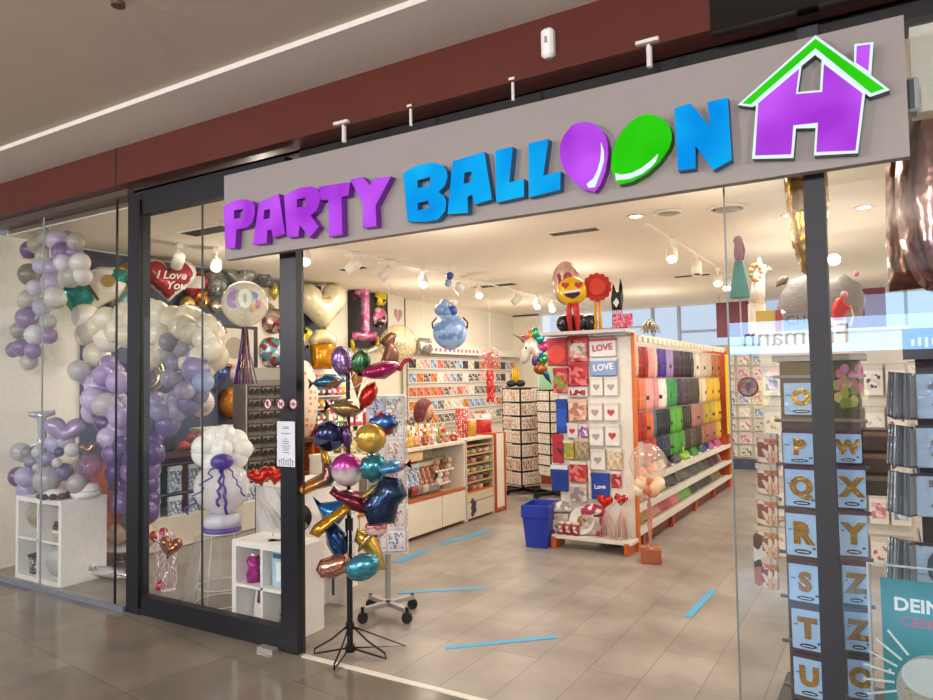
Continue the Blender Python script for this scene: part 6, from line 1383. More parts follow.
# ================================================================== BLUE SHOPPING BASKET STACK
bl = Vector((-2.99, 6.34, 0))
BLU_ = M('#16309a', .35)
for k in range(1):
    t = thing('shopping_basket', 'blue plastic shopping basket standing left of the gondola end', 'basket', (bl.x, bl.y, 0), .12)
    w0, d0, w1, d1, hh = .105, .15, .14, .19, .41
    v = []
    for (a, c, z) in ((w0, d0, 0), (w1 * .93, d1 * .93, .28), (w1, d1, .29), (w1, d1, hh), (w1 * .9, d1 * .9, hh), (w0 * .95, d0 * .95, .02)):
        v += [(-a, -c, z), (a, -c, z), (a, c, z), (-a, c, z)]
    f = [(3, 2, 1, 0), (20, 21, 22, 23)]
    for L_ in range(5):
        for i in range(4): f.append((L_ * 4 + i, L_ * 4 + (i + 1) % 4, L_ * 4 + 4 + (i + 1) % 4, L_ * 4 + 4 + i))
    B(BLU_).add(v, f).done('shell', t, bevel=.008)
    q = B(M('#b8c0d8', .5))
    for j in range(7): q.box((-.09 + .03 * j, d1 * .905, hh - .05), (.016, .004, .05))
    for j in range(4): q.box((-w1 * .905, -.09 + .06 * j, hh - .05), (.004, .03, .04))
    q.done('slots', t); B(BLU_).tube([(-w1, -d1 * .5, hh - .01), (-w1 - .01, -d1 * .4, hh - .05), (-w1 - .01, d1 * .4, hh - .05), (-w1, d1 * .5, hh - .01)], .009, 6).done('handle', t)

# ================================================================== CARD SPINNERS AT THE BACK
def spinner(px0, px1, pyt, pyb, Y, rz, rows, label, tone, nm, zb=.14):
    pm = Yp((px0 + px1) / 2, pyb, Y); w = abs(px1 - px0) * px(pm) / 1.30
    zt = Yp((px0 + px1) / 2, pyt, Y).z
    c0 = Vector((pm.x, Y, 0)); R_ = face(c0, rz)
    t = thing('card_rack', label, 'display stand', c0, R_)
    bk = M('#17161a', .4)
    q = B(bk)
    for a in range(4): q.box((.16, 0, .05), (.32, .05, .05), T(0, 0, 0, a * PI / 2)); q.box((.30, 0, .02), (.05, .05, .04), T(0, 0, 0, a * PI / 2))
    q.done('cross_foot', t); B(bk).cyl((0, 0, .05), (0, 0, zt), .022, n=12).done('pole', t)
    q = B(bk); hw = w / 2
    for r_ in range(rows + 1):
        z = zb + r_ * (zt - zb) / rows
        for a in range(4): q.box((0, -hw, z), (w, .012, .012), T(0, 0, 0, a * PI / 2))
    for a in range(4): q.box((hw, -hw, (zb + zt) / 2), (.014, .014, zt - zb), T(0, 0, 0, a * PI / 2)); q.box((0, -hw, (zb + zt) / 2), (.010, .010, zt - zb), T(0, 0, 0, a * PI / 2))
    q.done('wire_cage', t); B(M('#4a3a34', .5)).box((0, 0, (zb + zt) / 2), (w * .55, w * .55, zt - zb)).done('core', t)
    for side in range(4):
        d = Matrix.Rotation(R_ + side * PI / 2, 4, 'Z') @ Vector((0, -1, 0))
        if d.dot(CAM - c0) < .02 * (CAM - c0).length: continue
        for r_ in range(rows):
            z = zb + r_ * (zt - zb) / rows + .008; ch = (zt - zb) / rows * .84
            for k in range(4):
                lp = c0 + Matrix.Rotation(R_ + side * PI / 2, 4, 'Z') @ Vector((-w * .36 + w * .24 * k, -hw - .008, z))
                c = random.choice(tone)
                tag(B(M('#e2d8ca', .45)).box((0, 0, ch / 2), (w * .21, .008, ch)).m(PR(*c, 60)).box((0, -.005, ch * .5), (w * .17, .004, ch * .8)).done('greeting_card', None, lp, R_ + side * PI / 2), 'card on the %s, %s tier up, %s pocket of its %s side' % (nm, ORD[r_], ORD[k], ('front', 'right', 'back', 'left')[side]), 'card', 'cards on the %s, %s side' % (nm, ('front', 'right', 'back', 'left')[side]))
random.seed(23)
TN = (('#e6dccb', '#c9b29a', '#8a6a52'), ('#e9e0d2', '#a8846a', '#d9c8b0'), ('#dcd0bc', '#b8745a', '#efe6d8'), ('#b87a5a', '#e2d2bc', '#8a4a38'))
spinner(506, 540, 388, 488, 9.15, 42, 7, 'black wire card spinner at the back left of the gondola', TN, 'left card rack')
TN2 = (('#e9e2d4', '#d9cdb8', '#a89a8a'), ('#e6ddce', '#c9bca8', '#8a8078'), ('#ece5d8', '#b8a894', '#d9cfc0'))
spinner(540, 566, 390, 476, 9.0, 38, 8, 'second black wire card spinner half hidden by the gondola end', TN2, 'right card rack', .3)
t = thing('orange_cabinet', 'orange backed cabinet standing behind the two card spinners', 'cabinet', (-4.72, 10.4, 0)); B(M('#b85a22', .45)).box((0, 0, .68), (.9, .05, 1.36)).done('back_panel', t); B(M('#a84a1c', .45)).box((0, -.15, .2), (.86, .28, .4)).done('base_box', t)
B(M('#d9cfc0', .5)).box((0, -.1, 1.37), (.92, .24, .03)).done('top_board', t)
t = thing('green_panel', 'pale green display panel behind the gondola end', 'panel', (Yp(549, 365, 10.9).x, 10.9, 0)); B(M('#8ab592', .5)).box((0, 0, 1.1), (.4, .04, 2.2)).done('board', t); B(M('#c9c2b6', .4)).box((0, 0, .02), (.42, .3, .04)).done('foot', t)
# unicorn foil, tassel bow
p = Yp(529, 349, 9.0); s = px(p)
t = thing('unicorn_balloon', 'white foil unicorn head with horn and rainbow mane above the card spinners', 'balloon', p, face(p))
B(FO('#dcd6cc', .3, .3, .25, 8)).pillow([(-9 * s, -12 * s), (-5 * s, -15 * s), (0, -11 * s), (2 * s, -4 * s), (8 * s, -12 * s), (12 * s, -4 * s), (8 * s, 8 * s), (3 * s, 12 * s), (-4 * s, 9 * s), (-8 * s, 0)], 5 * s, None, 13).done('head', t)
B(FO('#a89a8a', .7, .25)).cyl((-4 * s, 0, 9 * s), (-16 * s, 0, 15 * s), 2 * s, .3 * s, 10).done('horn', t); B(M('#1a1614', .3)).ball((-3 * s, -4.6 * s, 1 * s), (1.1 * s, .6 * s, 1.4 * s), None, 10, False).done('eye', t)
for (x, z, a, c, e_) in ((-5, 10, 3.2, '#c9485a', 4), (1, 14, 3.6, '#d9823a', 5), (6, 16, 4, '#3a9a6a', 6), (11, 10, 4.5, '#2f8a8a', 6), (15, 2, 5, '#c9387a', 7), (10, -5, 4.2, '#3f7ac4', 7), (14, -11, 4.6, '#3a8a4a', 6), (6, -11, 3.4, '#6a4a96', 6)): B(FO(c, .6, .2)).ball((x * s, 1.5 * s, z * s), (a * s, 3 * s, e_ * s), Matrix.Rotation(x * .05, 4, 'Y'), 12, False).done('mane_lock', t)
B(FO('#9a5a32', .6, .25)).ball((11 * s, 0, -20 * s), (7 * s, 4 * s, 6 * s), None, 14, False).done('brown_base', t); B(FO('#2a5a86', .7, .22)).pillow([(14 * s, -18 * s), (19 * s, -24 * s), (22 * s, -36 * s), (16 * s, -30 * s), (12 * s, -24 * s)], 2.4 * s).done('blue_tail', t); B(M('#dddddd', .4)).cyl((9 * s, 0, 1.48 - p.z), (9 * s, 0, -18 * s), .006, n=6).done('stick', t)
p = Yp(516, 385, 9.1); s = px(p); t = thing('bow_tassel', 'yellow tassel fan on a black bow on top of the left card spinner', 'party decoration', (p.x, p.y, Yp(523, 388, 9.15).z + .01), face(p))
for k in (-1, 1): B(M('#151315', .5)).ball((k * 4.5 * s, 0, 4 * s), (5 * s, 2.5 * s, 3.6 * s), None, 14, False).done('bow_loop', t)
for k in range(4): B(M('#d9b02a', .5)).tube([((k - 1.5) * 1.6 * s, 0, 5 * s), ((k - 1.5) * 2.3 * s, 0, 20 * s)], [1.3 * s, .8 * s], 7).done('tassel', t)

# ================================================================== BACK WALL OF CARDS
t = thing('card_wall', 'white slat board with rows of card packs across the back wall', 'display wall', (-.6, YB - .03, 0))
B(M('#e6dece', .6)).box((0, 0, 1.12), (4.2, .04, 1.92)).done('slat_board', t); B(M('#3f4a63', .5)).box((0, -.14, .07), (4.2, .28, .14)).done('plinth', t)
for k in range(8): B(M('#b8b2aa', .4, .5)).box((0, -.03, 2.03 - k * .232), (4.1, .015, .02)).done('peg_rail', t)
random.seed(15)
BP = (('white and red', ('#e9e2d8', '#c25a5a', '#efe8e0')), ('white', ('#ece6dc', '#cfc6ba', '#f2ece2')), ('pink', ('#e3b8bc', '#efe2e0', '#c97a86')), ('white and black', ('#e6dfd6', '#4a4646', '#d2cac0')), ('pale blue', ('#b8cade', '#e9e6e2', '#7a96b8')), ('cream', ('#e6d9b8', '#c9a86a', '#efe8d8')), ('green', ('#a8b88a', '#e2dcc8', '#6a8a5a')))
BMAT = [(n, (M('#ebe4d9', .4), M('#d2cac0', .4), PR(*c, 34))) for n, c in BP]
for r_ in range(8):
    for k in range(16):
        n, m_ = random.choice(BMAT)
        hang_pack('wall_pack', .205, .205, m_, (-2.5 + .252 * k, YB - .085, 2.025 - .232 * r_), 0, '%s card pack on the back wall, %s row down, %s from the left' % (n, ORD[r_], ORD[k]), 'party pack', 'card packs on the back wall', .02, (.84, .66))
# ================================================================== RIGHT WINDOW: LETTER RACK
LY = 3.74
lx = Yp(826, 520, LY).x
lr = Vector((-.30, 3.93, 0))
t = thing('letter_rack', 'dark floor rack carrying blue foil letter packs behind the window post', 'display stand', lr)
B(M('#55463a', .5)).box((.0, 0, .86), (.34, .30, 1.62)).done('core', t)
B(M('#2c2a2a', .4)).box((0, 0, .02), (.46, .42, .04), None, .006).done('base_plate', t)
B(M('#8a8078', .4, .3)).box((0, 0, 1.69), (.40, .36, .03)).done('top_plate', t)
q = B(M('#6a6560', .35, .6))
for r_ in range(8): q.box((0, -.16, 1.60 - .2125 * r_), (.40, .012, .016))
q.done('hook_bars', t)
PCH = M('#a3c4e8', .2, 0, 0, .25, 30); HDR = M('#4a3340', .35); GLD = FO('#b98a3e', .75, .25, .3, 30); OVL = M('#22252c', .4)
def letterpack(ch, x0, y0, x1, y1, label, rz=0., dim=False, n_behind=2):
    p = Yp((x0 + x1) / 2, y0, LY); p2 = Yp((x0 + x1) / 2, y1, LY)
    w = abs(Yp(x1, (y0 + y1) / 2, LY).x - Yp(x0, (y0 + y1) / 2, LY).x); h = p.z - p2.z
    o = thing('letter_pack', label, 'balloon pack', p, rz)
    B(PCH).box((0, 0, -h / 2), (w, .018, h), None, .007).done('pouch', o)
    B(HDR).box((0, -.002, -h * .01), (w, .02, h * .10)).done('header_strip', o)
    text('foil_letter', ch, h * .62, GLD, o, (.0, -.014, -h * .50), 0, 0, .06, .02)
    B(OVL).cyl((0, -.010, 0), (0, -.0125, 0), 1, n=24, mtx=Matrix.Translation((0, 0, -h * .89)) @ Matrix.Diagonal((w * .26, 1, h * .05, 1))).done('maker_oval', o)
    B(M('#d9e2ea', .4)).box((0, -.0135, -h * .89), (w * .34, .001, h * .02)).done('oval_text', o)
    B(M('#3a4a62', .4)).box((w * .34, -.0105, -h * .80), (w * .1, .002, h * .05)).box((-w * .36, -.0105, -h * .42), (w * .12, .002, h * .025)).done('small_marks', o)
    for k in range(n_behind):
        tag(B(M('#4f5a66', .25)).box((0, 0, -h / 2), (w * .98, .014, h * .97)).done('letter_pack', None, (p.x - .006 * (k + 1), p.y + .024 * (k + 1), p.z - .004 * k), rz - .03 * (k + 1)), 'pack hanging behind the foremost %s pack%s' % (ch, ' right of the post' if dim else ''), 'balloon pack', 'letter packs behind the %s pack%s' % (ch, ' right column' if dim else ''))
c1 = (('O', 783, 381, 819, 415), ('P', 782, 431, 816, 464), ('Q', 784, 467, 818, 507), ('R', 785, 511, 819, 556), ('S', 788, 562, 822, 602), ('T', 791, 607, 824, 650), ('U', 793, 656, 825, 697))
for ch, a, b_, c, d in c1: letterpack(ch, a, b_, c, d, 'blue letter pack with gold foil letter %s in the column left of the window post' % ch, -.12)
c2 = (('W', 833, 432, 861, 463), ('X', 836, 467, 865, 508), ('Y', 838, 512, 867, 556), ('Z', 842, 563, 868, 604), ('Z', 844, 609, 871, 651), ('O', 847, 657, 873, 698))
for i, (ch, a, b_, c, d) in enumerate(c2): letterpack(ch, a, b_, c, d, 'blue pack with gold letter %s right of the window post%s' % (ch, (', upper of the two' if i == 3 else ', lower of the two' if i == 4 else '')), .10, True, 1)
# brown ended packs on the rack side
random.seed(51)
for r_ in range(5):
    for k in range(2):
        p = Yp(764 + 6 * k, 433 + r_ * 31, LY + .1)
        hang_pack('picture_pack', .10, .15, (PR('#d9b292', '#b8785a', '#e6d2c0', 22, .3), M('#cfc0b2', .4), PR('#c98a5a', '#e2c4b8', '#8a5a4a', 24)), (p.x, p.y, p.z), -.7, 'peach printed pack on the left side of the letter rack, %s row down, %s one' % (ORD[r_], ('outer', 'inner')[k]), 'party pack', 'peach packs on the letter rack side', .02)
o = tag(B(PR('#d9d0ca', '#4a2f28', '#a86a5a', 16)).box((0, 0, 0), (.11, .06, .26), None, .01).box((0, 0, .16), (.06, .03, .06)).cyl((0, 0, .17), (.06, .1, .2), .004, n=6).done('bottle_pack', None, Yp(766, 560, LY + .12), -.4), 'printed bottle shaped pack hanging low on the left of the letter rack', 'party pack')
for r_ in range(3):
    p = Yp(868, 432 + r_ * 22, LY + .06)
    tag(B(M('#4a382c', .5)).box((0, 0, 0), (.12, .2, .10), None, .006).m(M('#8a6a4a', .5)).box((0, -.102, .03), (.10, .004, .02)).done('brown_carton', None, (p.x + .02, p.y + .1, p.z - .04), .1), 'dark brown carton right of the letter rack, %s from the top' % ORD[r_], 'box', 'brown cartons by the letter rack')
# stuff standing on top of the rack area and hanging above
def gold(x): pass
p = Yp(806, 205, 3.55); s = px(p)
foil('number_balloon', 'long gold foil number one hanging behind the dark window post', 'balloon', [(-20 * s, 36 * s), (14 * s, 36 * s), (20 * s, 30 * s), (21 * s, 0), (17 * s, -40 * s), (8 * s, -66 * s), (0, -72 * s), (-7 * s, -66 * s), (-14 * s, -40 * s), (-18 * s, 0)], p, 1, 1, FO('#b9892a', .85, .2, .7, 10), .07, 0, 0, None, 15, (), (0, .3, CZ - p.z - .03))
p = Yp(904, 205, 3.55); s = px(p)
foil('number_balloon', 'copper foil number with square foot hanging at the upper right', 'balloon', [(-14 * s, 60 * s), (10 * s, 62 * s), (10 * s, -60 * s), (24 * s, -70 * s), (24 * s, -84 * s), (-16 * s, -86 * s), (-17 * s, -40 * s)], p, 1, 1, FO('#75492f', .8, .28, .6, 10), .055, 0, 0, None, 15, (), (0, .3, CZ - p.z - .03))
p = Yp(930, 195, 3.42); s = px(p)
foil('number_balloon', 'big rose copper foil zero cut by the right picture edge', 'balloon', o_ell(30 * s, 98 * s), p, 1, 1, FO('#98706a', .85, .2, .5, 8), .10, 0, 0, None, 15, (), (0, .35, CZ - p.z - .03))
# further gondola with party figures on top, seen through the right pane
RG = Vector((-.45, 7.0, 0))
zt_ = Yp(800, 334, 7.0).z
t = thing('display_shelving', 'tall pale shelving block behind the letter rack with party figures on top', 'shelving', RG)
B(M('#d9cfc0', .5)).box((0, .2, zt_ / 2), (1.15, .5, zt_)).done('body', t); B(M('#e9e0d2', .5)).box((0, .18, zt_ + .012), (1.2, .56, .024)).done('top_board', t)
for k in range(5): B(M('#b8b0a4', .4)).box((0, -.06, .25 + k * .36), (1.12, .02, .02)).done('hook_bar', t)
random.seed(62)
for r_ in range(5):
    for k in range(7):
        n, m_ = random.choice(BMAT); hang_pack('shelf_pack', .14, .26, m_, (RG.x - .48 + .16 * k, RG.y - .09, .25 + .36 * (4 - r_)), 0, '%s pack on the pale shelving block, %s row down, %s from the left' % (n, ORD[r_], ORD[k]), 'party pack', 'packs on the pale shelving block', .02)
ZT = zt_ + .026; FY = 7.15
def stand_on(x, Y=FY): return Vector((Yp(x, 320, Y).x, Y, ZT))
sF = px(Vector((-.7, FY, 2.1)))
p = Yp(740, 298, 6.6); s = px(p)
t = thing('doll_pinata', 'tall party figure with teal cone skirt and mauve top hanging by the glass edge', 'party decoration', p, face(p))
B(M('#5a9a92', .6)).lathe([(.001, 0), (9 * s, 0), (9.5 * s, 2 * s), (7 * s, 20 * s), (4.5 * s, 36 * s), (3 * s, 38 * s), (.001, 38 * s)], 22, T(0, 0, 0, 0, 0, 0, (1, .5, 1))).done('skirt', t)
B(M('#a8788a', .6)).lathe([(.001, 37 * s), (3.4 * s, 37 * s), (4.6 * s, 44 * s), (4 * s, 52 * s), (3.4 * s, 54 * s), (5 * s, 58 * s), (3 * s, 62 * s), (.001, 63 * s)], 18, T(0, 0, 0, 0, 0, 0, (1, .6, 1))).done('mauve_top', t)
B(M('#7d5a78', .6)).tube([(3 * s, s, 58 * s), (5 * s, s, 48 * s), (4 * s, s, 38 * s)], [1.5 * s, 1.8 * s, .8 * s], 7).done('side_braid', t); B(M('#dddddd', .4)).cyl((0, 0, 62 * s), (0, 0, CZ - p.z - .004), .002, n=5).done('string', t)
B(M('#b89a9a', .5)).tube([(0, 0, 0), (0, .01, -25 * s), (s, 0, -48 * s)], .8 * s, 6).done('pull_ribbon', t)
p = stand_on(762); p.z = Yp(762, 300, FY).z; s = sF
t = thing('llama_pinata', 'white llama party figure with orange flower crown', 'party decoration', (p.x, FY, ZT), .5)
hz = max(.05, Yp(762, 303, FY).z - ZT)
B(M('#e6dccf', .8, 0, 0, .6, 60)).tube([(-5 * s, 0, hz + 0), (-3 * s, 0, hz + 14 * s), (-1 * s, 0, hz + 30 * s), (3 * s, 0, hz + 36 * s), (8 * s, 0, hz + 35 * s)], [8 * s, 7 * s, 5.5 * s, 5 * s, 3 * s], 14).done('neck_head', t)
for k in (-1, 1): B(M('#e6dccf', .8)).cyl((0, k * 2.5 * s, hz + 38 * s), (-1 * s, k * 3 * s, hz + 47 * s), 1.6 * s, .5 * s, 8).done('ear', t)
B(M('#e9dfd0', .8)).box((-5 * s, 0, hz * .5), (15 * s, 10 * s, hz), None, .01).done('body', t)
for k in range(9):
    a = k * .7; B(M(('#d9743a', '#e29a6a', '#8a9a4a')[k % 3], .6)).ball((-6 * s + 5 * s * math.cos(a), -4 * s, hz + 31 * s + 8 * s * math.sin(a)), 2.4 * s, None, 10, False).done('flower', t)
B(M('#2a1c18', .4)).ball((6 * s, -3.6 * s, hz + 37 * s), 1 * s, None, 8, False).done('eye', t); B(M('#c98a86', .5)).ball((10 * s, 0, hz + 34 * s), 2 * s, None, 10, False).done('muzzle', t)
p = stand_on(768); t = thing('yellow_carton', 'bright yellow and red carton on the pale shelving block', 'box', (p.x + .02, FY - .16, ZT), .1); B(M('#cfa818', .4)).box((-.02, 0, .10), (.16, .1, .20)).done('yellow_side', t); B(M('#a83222', .4)).box((.09, 0, .1), (.05, .1, .2)).done('red_side', t)
p = Yp(822, 297, FY + .1); s = px(p)
t = thing('cloud_pinata', 'large grey white cloud shaped party figure behind the window post', 'party decoration', (p.x, FY + .12, ZT))
hz = p.z - ZT
B(M('#77726d', .7, 0, 0, .4, 40)).pillow([(-40 * s, -22 * s), (34 * s, -22 * s), (38 * s, -6 * s), (34 * s, 10 * s), (20 * s, 22 * s), (4 * s, 16 * s), (-12 * s, 24 * s), (-28 * s, 20 * s), (-38 * s, 6 * s), (-42 * s, -8 * s)], 8 * s, T(0, 0, hz), 14).done('cloud_body', t); B(M('#d9d0c4', .6)).box((0, .02, (hz - 20 * s) / 2), (.3, .06, max(.02, hz - 20 * s))).done('foot', t)
B(M('#5a4d42', .6)).pillow([(-6 * s, -5 * s), (4 * s, -2 * s), (7 * s, 5 * s), (0, 6 * s), (-5 * s, 2 * s)], 2 * s, T(-36 * s, -.03, hz + 18 * s)).done('grey_ear', t)
B(M('#c9707a', .5)).ball((31 * s, -6 * s, hz + 20 * s), 2.6 * s, None, 10, False).done('pink_dot', t)
p = Yp(802, 317, FY - .12); s = px(p)
t = thing('letter_board', 'grey board with outlined letters on the pale shelving block', 'sign', (p.x + .02, FY - .22, ZT)); B(M('#8d8683', .5)).box((0, 0, 9 * s), (36 * s, .03, 18 * s)).done('board', t); text('lettering', 'CHEE', 13 * s, M('#3a3638', .5), t, (0, -.018, 10 * s), 0, 0, .0, .003)
p = Yp(775, 312, FY - .14); t = thing('tinsel_bunch', 'gold and silver tinsel bunch beside the grey letter board', 'party decoration', (p.x + .05, FY - .05, ZT + .01), 0); q = B(M('#d9ccb0', .25, .8)); random.seed(67)
for k in range(70):
    a = random.uniform(0, 6.28); r = random.uniform(1, 10) * s; q.tube([(0, 0, 22 * s), (r * .6 * math.cos(a), r * .3 * math.sin(a), 16 * s), (r * math.cos(a), r * .3 * math.sin(a), random.uniform(0, 8) * s)], .5 * s, 4)
f_ = q.done('strands', t); f_['kind'] = 'stuff'
p = Yp(840, 308, 6.9); s = px(p)
t = thing('bird_pinata', 'red party bird with pink crest right of the window post', 'party decoration', (p.x, 6.96, ZT), 0)
hz = p.z - ZT; B(M('#c4261e', .5)).pillow([(-7 * s, -12 * s), (2 * s, -14 * s), (6 * s, -4 * s), (11 * s, 0), (5 * s, 5 * s), (2 * s, 12 * s), (-4 * s, 10 * s), (-8 * s, 0)], 4 * s, T(0, 0, hz), 11).done('body', t); B(M('#d98a8a', .5)).ball((4 * s, 0, hz + 14 * s), 3.4 * s, None, 12, False).done('crest', t); B(M('#d9c9a0', .4)).tube([(9 * s, 0, hz + 2 * s), (11 * s, 0, hz - 8 * s), (8 * s, 0, hz - 18 * s)], .9 * s, 6).done('streamer', t); B(M('#d9d0c4', .5)).cyl((0, 0, 0), (0, 0, hz - 10 * s), .02, n=8).done('foot', t)
for k, (x0, x1, y0, y1, Y, lab) in enumerate(((716, 757, 303, 336, 12.4, 'maroon panel standing in for a glass reflection left of the llama figure'), (845, 887, 290, 332, 12.4, 'maroon panel standing in for a glass reflection right of the window post'))):
    a = Yp(x0, y0, Y); b_ = Yp(x1, y1, Y); t = thing('banner', lab, 'banner', ((a.x + b_.x) / 2, Y, (a.z + b_.z) / 2)); B(M('#6b2b3c', .5)).box((0, 0, 0), (abs(b_.x - a.x), .03, abs(a.z - b_.z))).done('board', t)  # solid panel put in for a maroon reflection in the pane
    q = B(M('#888888', .4)); w = abs(b_.x - a.x) * .4; h = abs(a.z - b_.z) / 2
    for s in (-1, 1): q.cyl((s * w, 0, h), (s * w, 0, CZ - (a.z + b_.z) / 2), .004, n=5)
    q.done('wires', t)
# no-food sticker on the glass
p = Yp(748, 387, GY - .008); r = 10 * px(p)
o = thing('ban_sticker', 'large round dark red no ice cream sticker on the right window glass', 'sticker', p)
B(M('#7d1834', .4)).lathe([(r * .82, 0), (r, 0), (r, .002), (r * .82, .002)], 36, T(0, 0, 0, 0, PI / 2)).done('rim', o); B(GL('#e2dfe0', .04, .3, .1, .45, '#d2c8cc')).lathe([(.001, 0), (r * .82, 0)], 30, T(0, 0, 0, 0, PI / 2)).done('disc', o)
B(M('#3a3038', .5)).poly([(0, -.6 * r), (.22 * r, -.05 * r), (-.22 * r, -.05 * r)], .001, T(0, -.003, 0)).cyl((0, -.003, .18 * r), (0, -.001, .18 * r), .26 * r, n=16).done('ice_cream_symbol', o); B(M('#7d1834', .4)).box((0, -.005, 0), (1.7 * r, .002, .14 * r)).done('slash', o)

# ================================================================== NUMBER RACK AND POSTER FRAME AT THE RIGHT EDGE
nr = Vector((.30, 3.88, 0))
t = thing('number_rack', 'black floor rack with bundles of silver number packs at the right edge', 'display stand', nr)
B(M('#17171a', .4)).box((0, .10, .9), (.40, .04, 1.8)).done('back_panel', t); B(M('#17171a', .4)).box((0, 0, .03), (.5, .5, .06)).done('base_plate', t)
B(M('#121214', .35)).box((-.02, -.08, 1.74), (.46, .06, .14)).done('header_board', t)
B(M('#2f7a80', .4)).cyl((-.05, -.115, 1.68), (-.05, -.12, 1.68), .055, n=28).done('round_logo', t)
q = B(M('#d9d6d0', .4)); 
for k in range(7): q.box((-.21 + k * .026, -.112, 1.745 + .004 * (k % 2)), (.012, .003, .03 + .008 * (k % 3)))
q.done('header_print', t)
NY = 3.62
rows = ((372, 418, '9'), (425, 466, '6'), (472, 514, '7'), (540, 588, '0'))
for r_, (y0, y1, ch) in enumerate(rows):
    zt_ = Yp(915, y0, NY).z; zb_ = Yp(915, y1, NY).z; h = zt_ - zb_
    B(M('#9a9a98', .3, .8)).cyl((.08 - nr.x, NY - .06 - nr.y, zt_ - .01), (.08 - nr.x, .09, zt_ - .01), .006, n=8).done('hook', t)
    xf = Yp(915, y0, NY).x + .08
    o = thing('number_pack', 'grey blue pack with silver number %s at the front of the %s bundle' % (ch, ORD[r_]), 'balloon pack', (xf, NY - .05, zt_), 0)
    B(M('#a9bfd6', .22, 0, 0, .2, 30)).box((0, 0, -h / 2), (.16, .016, h), None, .006).done('pouch', o); text('foil_number', ch, h * .85, FO('#8f939a', .85, .25), o, (.005, -.013, -h * .5), 0, 0, .05, .01); B(OVL).box((0, -.001, -h * .02), (.16, .018, h * .06)).done('header_strip', o)
    for k in range(7):
        tag(B(M(('#6f747a', '#8d9399', '#575c62')[k % 3], .22, .2, 0, .3, 25)).box((0, 0, -h * .5), (.10, .010, h), T(0, 0, 0, 0, 0, .05 + .03 * k), .004).m(M('#aab2ba', .2)).box((0, -.006, -h * .5), (.085, .002, h * .9), T(0, 0, 0, 0, 0, .05 + .03 * k)).done('number_pack', None, (xf - .090 - .0115 * k, NY - .02 + .012 * k, zt_ - .006), 1.22), 'grey number pack fanned out behind the front pack, %s back in the %s bundle' % (ORD[k], ORD[r_]), 'balloon pack', 'fanned packs of the %s bundle' % ORD[r_])
PY = 3.36
t = thing('poster_stand', 'white rod frame stand at the lower right of the window', 'stand', (Yp(871, 640, PY).x, PY, 0))
zr = Yp(868, 563, PY).z
q = B(M('#d9dde2', .35))
q.tube([(0, 0, 0), (0, 0, zr), (.6, 0, zr), (.6, 0, 0)], .008, 8).tube([(0, -.16, .008), (0, .16, .008)], .008, 8).tube([(.6, -.16, .008), (.6, .16, .008)], .008, 8)
q.done('rod_frame', t)
a = Yp(880, 577, PY - .02); b_ = Yp(890, 700, PY - .02)
PH, PWd = .74, .50
t = thing('party_poster', 'teal poster reading DEIN with a confetti balloon picture, hanging in the rod frame', 'poster', (a.x, PY - .02, a.z), -.02)
TEAL = M('#2f8a92', .45, 0, 0, 0, 4, .12)
B(TEAL).box((PWd / 2, 0, -PH / 2), (PWd, .004, PH)).done('sheet', t)
text('headline', 'DEIN', .072, M('#eef2ee', .5), t, (.125, -.003, -.10), 0, 0, .03, .001)
text('second_line', 'CEEIN', .052, M('#c2506e', .5), t, (.135, -.003, -.165), 0, 0, .015, .001)
q = B(M('#dfe9e6', .5))
for k in range(6):
    an = math.radians(128 + k * 14); c0 = Vector((.17, -.003, -.40)); q.box((0, 0, 0), (.11, .001, .009), Matrix.Translation(c0 + Vector((math.cos(an) * .19, 0, math.sin(an) * .19))) @ Matrix.Rotation(-an, 4, 'Y'))
q.done('printed_rays', t)
q = B(M('#d9e4e0', .5)); random.seed(3)
for k in range(16): 
    x = random.uniform(.02, .12); z = random.uniform(-.70, -.3); q.cyl((x, -.003, z), (x, -.0025, z), .006, n=8)
q.done('printed_dots', t)
B(DOT('#a8a8a0', '#b8935a', 60, .42, .5)).poly([(.17 + c * .13, -.43 + d_ * .15) for c, d_ in o_ell(1, 1, 30)], .001, T(0, -.0035, 0)).done('printed_balloon', t)
B(M('#cfd6d6', .5)).poly([(.16 + c * .10, -.37 + d_ * .075) for c, d_ in o_ell(1, 1, 26)], .001, T(0, -.0045, 0)).done('printed_highlight', t)
for s in (.03, .3): pass
q = B(M('#c9ced2', .35)).cyl((.02, .02, -.005), (.02, .0, .06), .003, n=6).cyl((.45, .02, -.005), (.45, .0, .06), .003, n=6); q.done('hanging_clip', t)
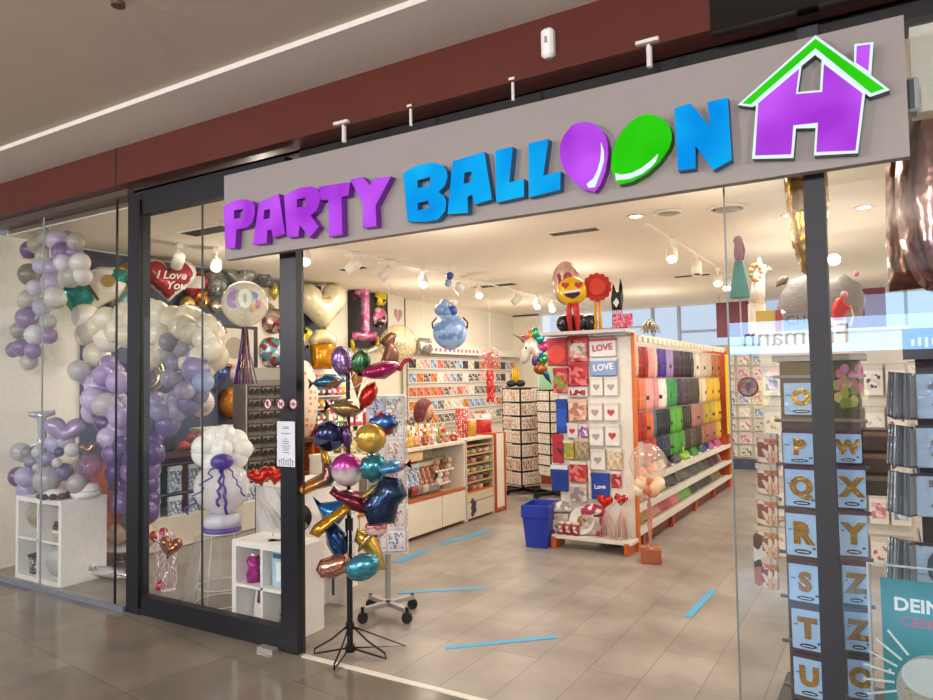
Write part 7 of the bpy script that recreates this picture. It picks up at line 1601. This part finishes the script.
# blue floor tapes
def tape(a, b_, label, w=.05):
    A, Bp = Zp(*a), Zp(*b_); d = Bp - A; L_ = d.length
    tag(B(M('#4aa0c9', .5)).box((L_ / 2, 0, .002), (L_, w, .003)).done('floor_tape', None, (A.x, A.y, 0), math.atan2(d.y, d.x)), label, 'floor tape')
tape((445, 648), (556, 637), 'blue tape strip on the shop floor nearest the entrance')
tape((398, 593), (485, 588), 'blue tape strip on the floor just behind the castor spinner')
tape((688, 617), (713, 590), 'short blue tape strip slanting toward the glass edge')
tape((396, 562), (428, 550), 'faint blue tape strip along the foot of the counter doors', .08)
tape((440, 545), (490, 530), 'pale blue tape strip further back along the counter', .08)
# ================================================================== LIGHT
def area(x, y, z, sx, sy, e, col, rx=0., rz=0.):
    l = bpy.data.lights.new('ceiling fill', 'AREA'); l.shape = 'RECTANGLE'; l.size = sx; l.size_y = sy; l.energy = e; l.color = col
    o = bpy.data.objects.new('ceiling_fill', l); COL.objects.link(o); o.location = (x, y, z); o.rotation_euler = (rx, 0, rz)
def point(x, y, z, e, col, r=.12):
    l = bpy.data.lights.new('fill lamp', 'POINT'); l.shadow_soft_size = r; l.energy = e; l.color = col
    o = bpy.data.objects.new('fill_lamp', l); COL.objects.link(o); o.location = (x, y, z)
for x in (-5.3, -2.9, -.9, 1.4):
    for y in (4.6, 7.2, 10.4): area(x, y, 2.96, .8, .8, 40 if y > 5 else (10 if x < -5 else 18), (1, .90, .78))  # soft fill added under the shop ceiling, without any fixture
for x in (-5.6, -3.3, -.9, 1.6):
    for y in (5.2, 8.2, 11.2): point(x, y, 2.35, 16, (1, .88, .74), .05)  # bare fill lamps added in mid-air to brighten the shop ceiling
for x in (-8, -4, -.5, 3): point(x, -2.6, 2.9, 430, (1, .94, .89), .06)  # unseen fill lamps added behind the camera to brighten walkway and front
w = bpy.data.worlds.new('mall'); SC.world = w; w.use_nodes = True
w.node_tree.nodes['Background'].inputs[0].default_value = (.72, .78, .9, 1); w.node_tree.nodes['Background'].inputs[1].default_value = 1.1
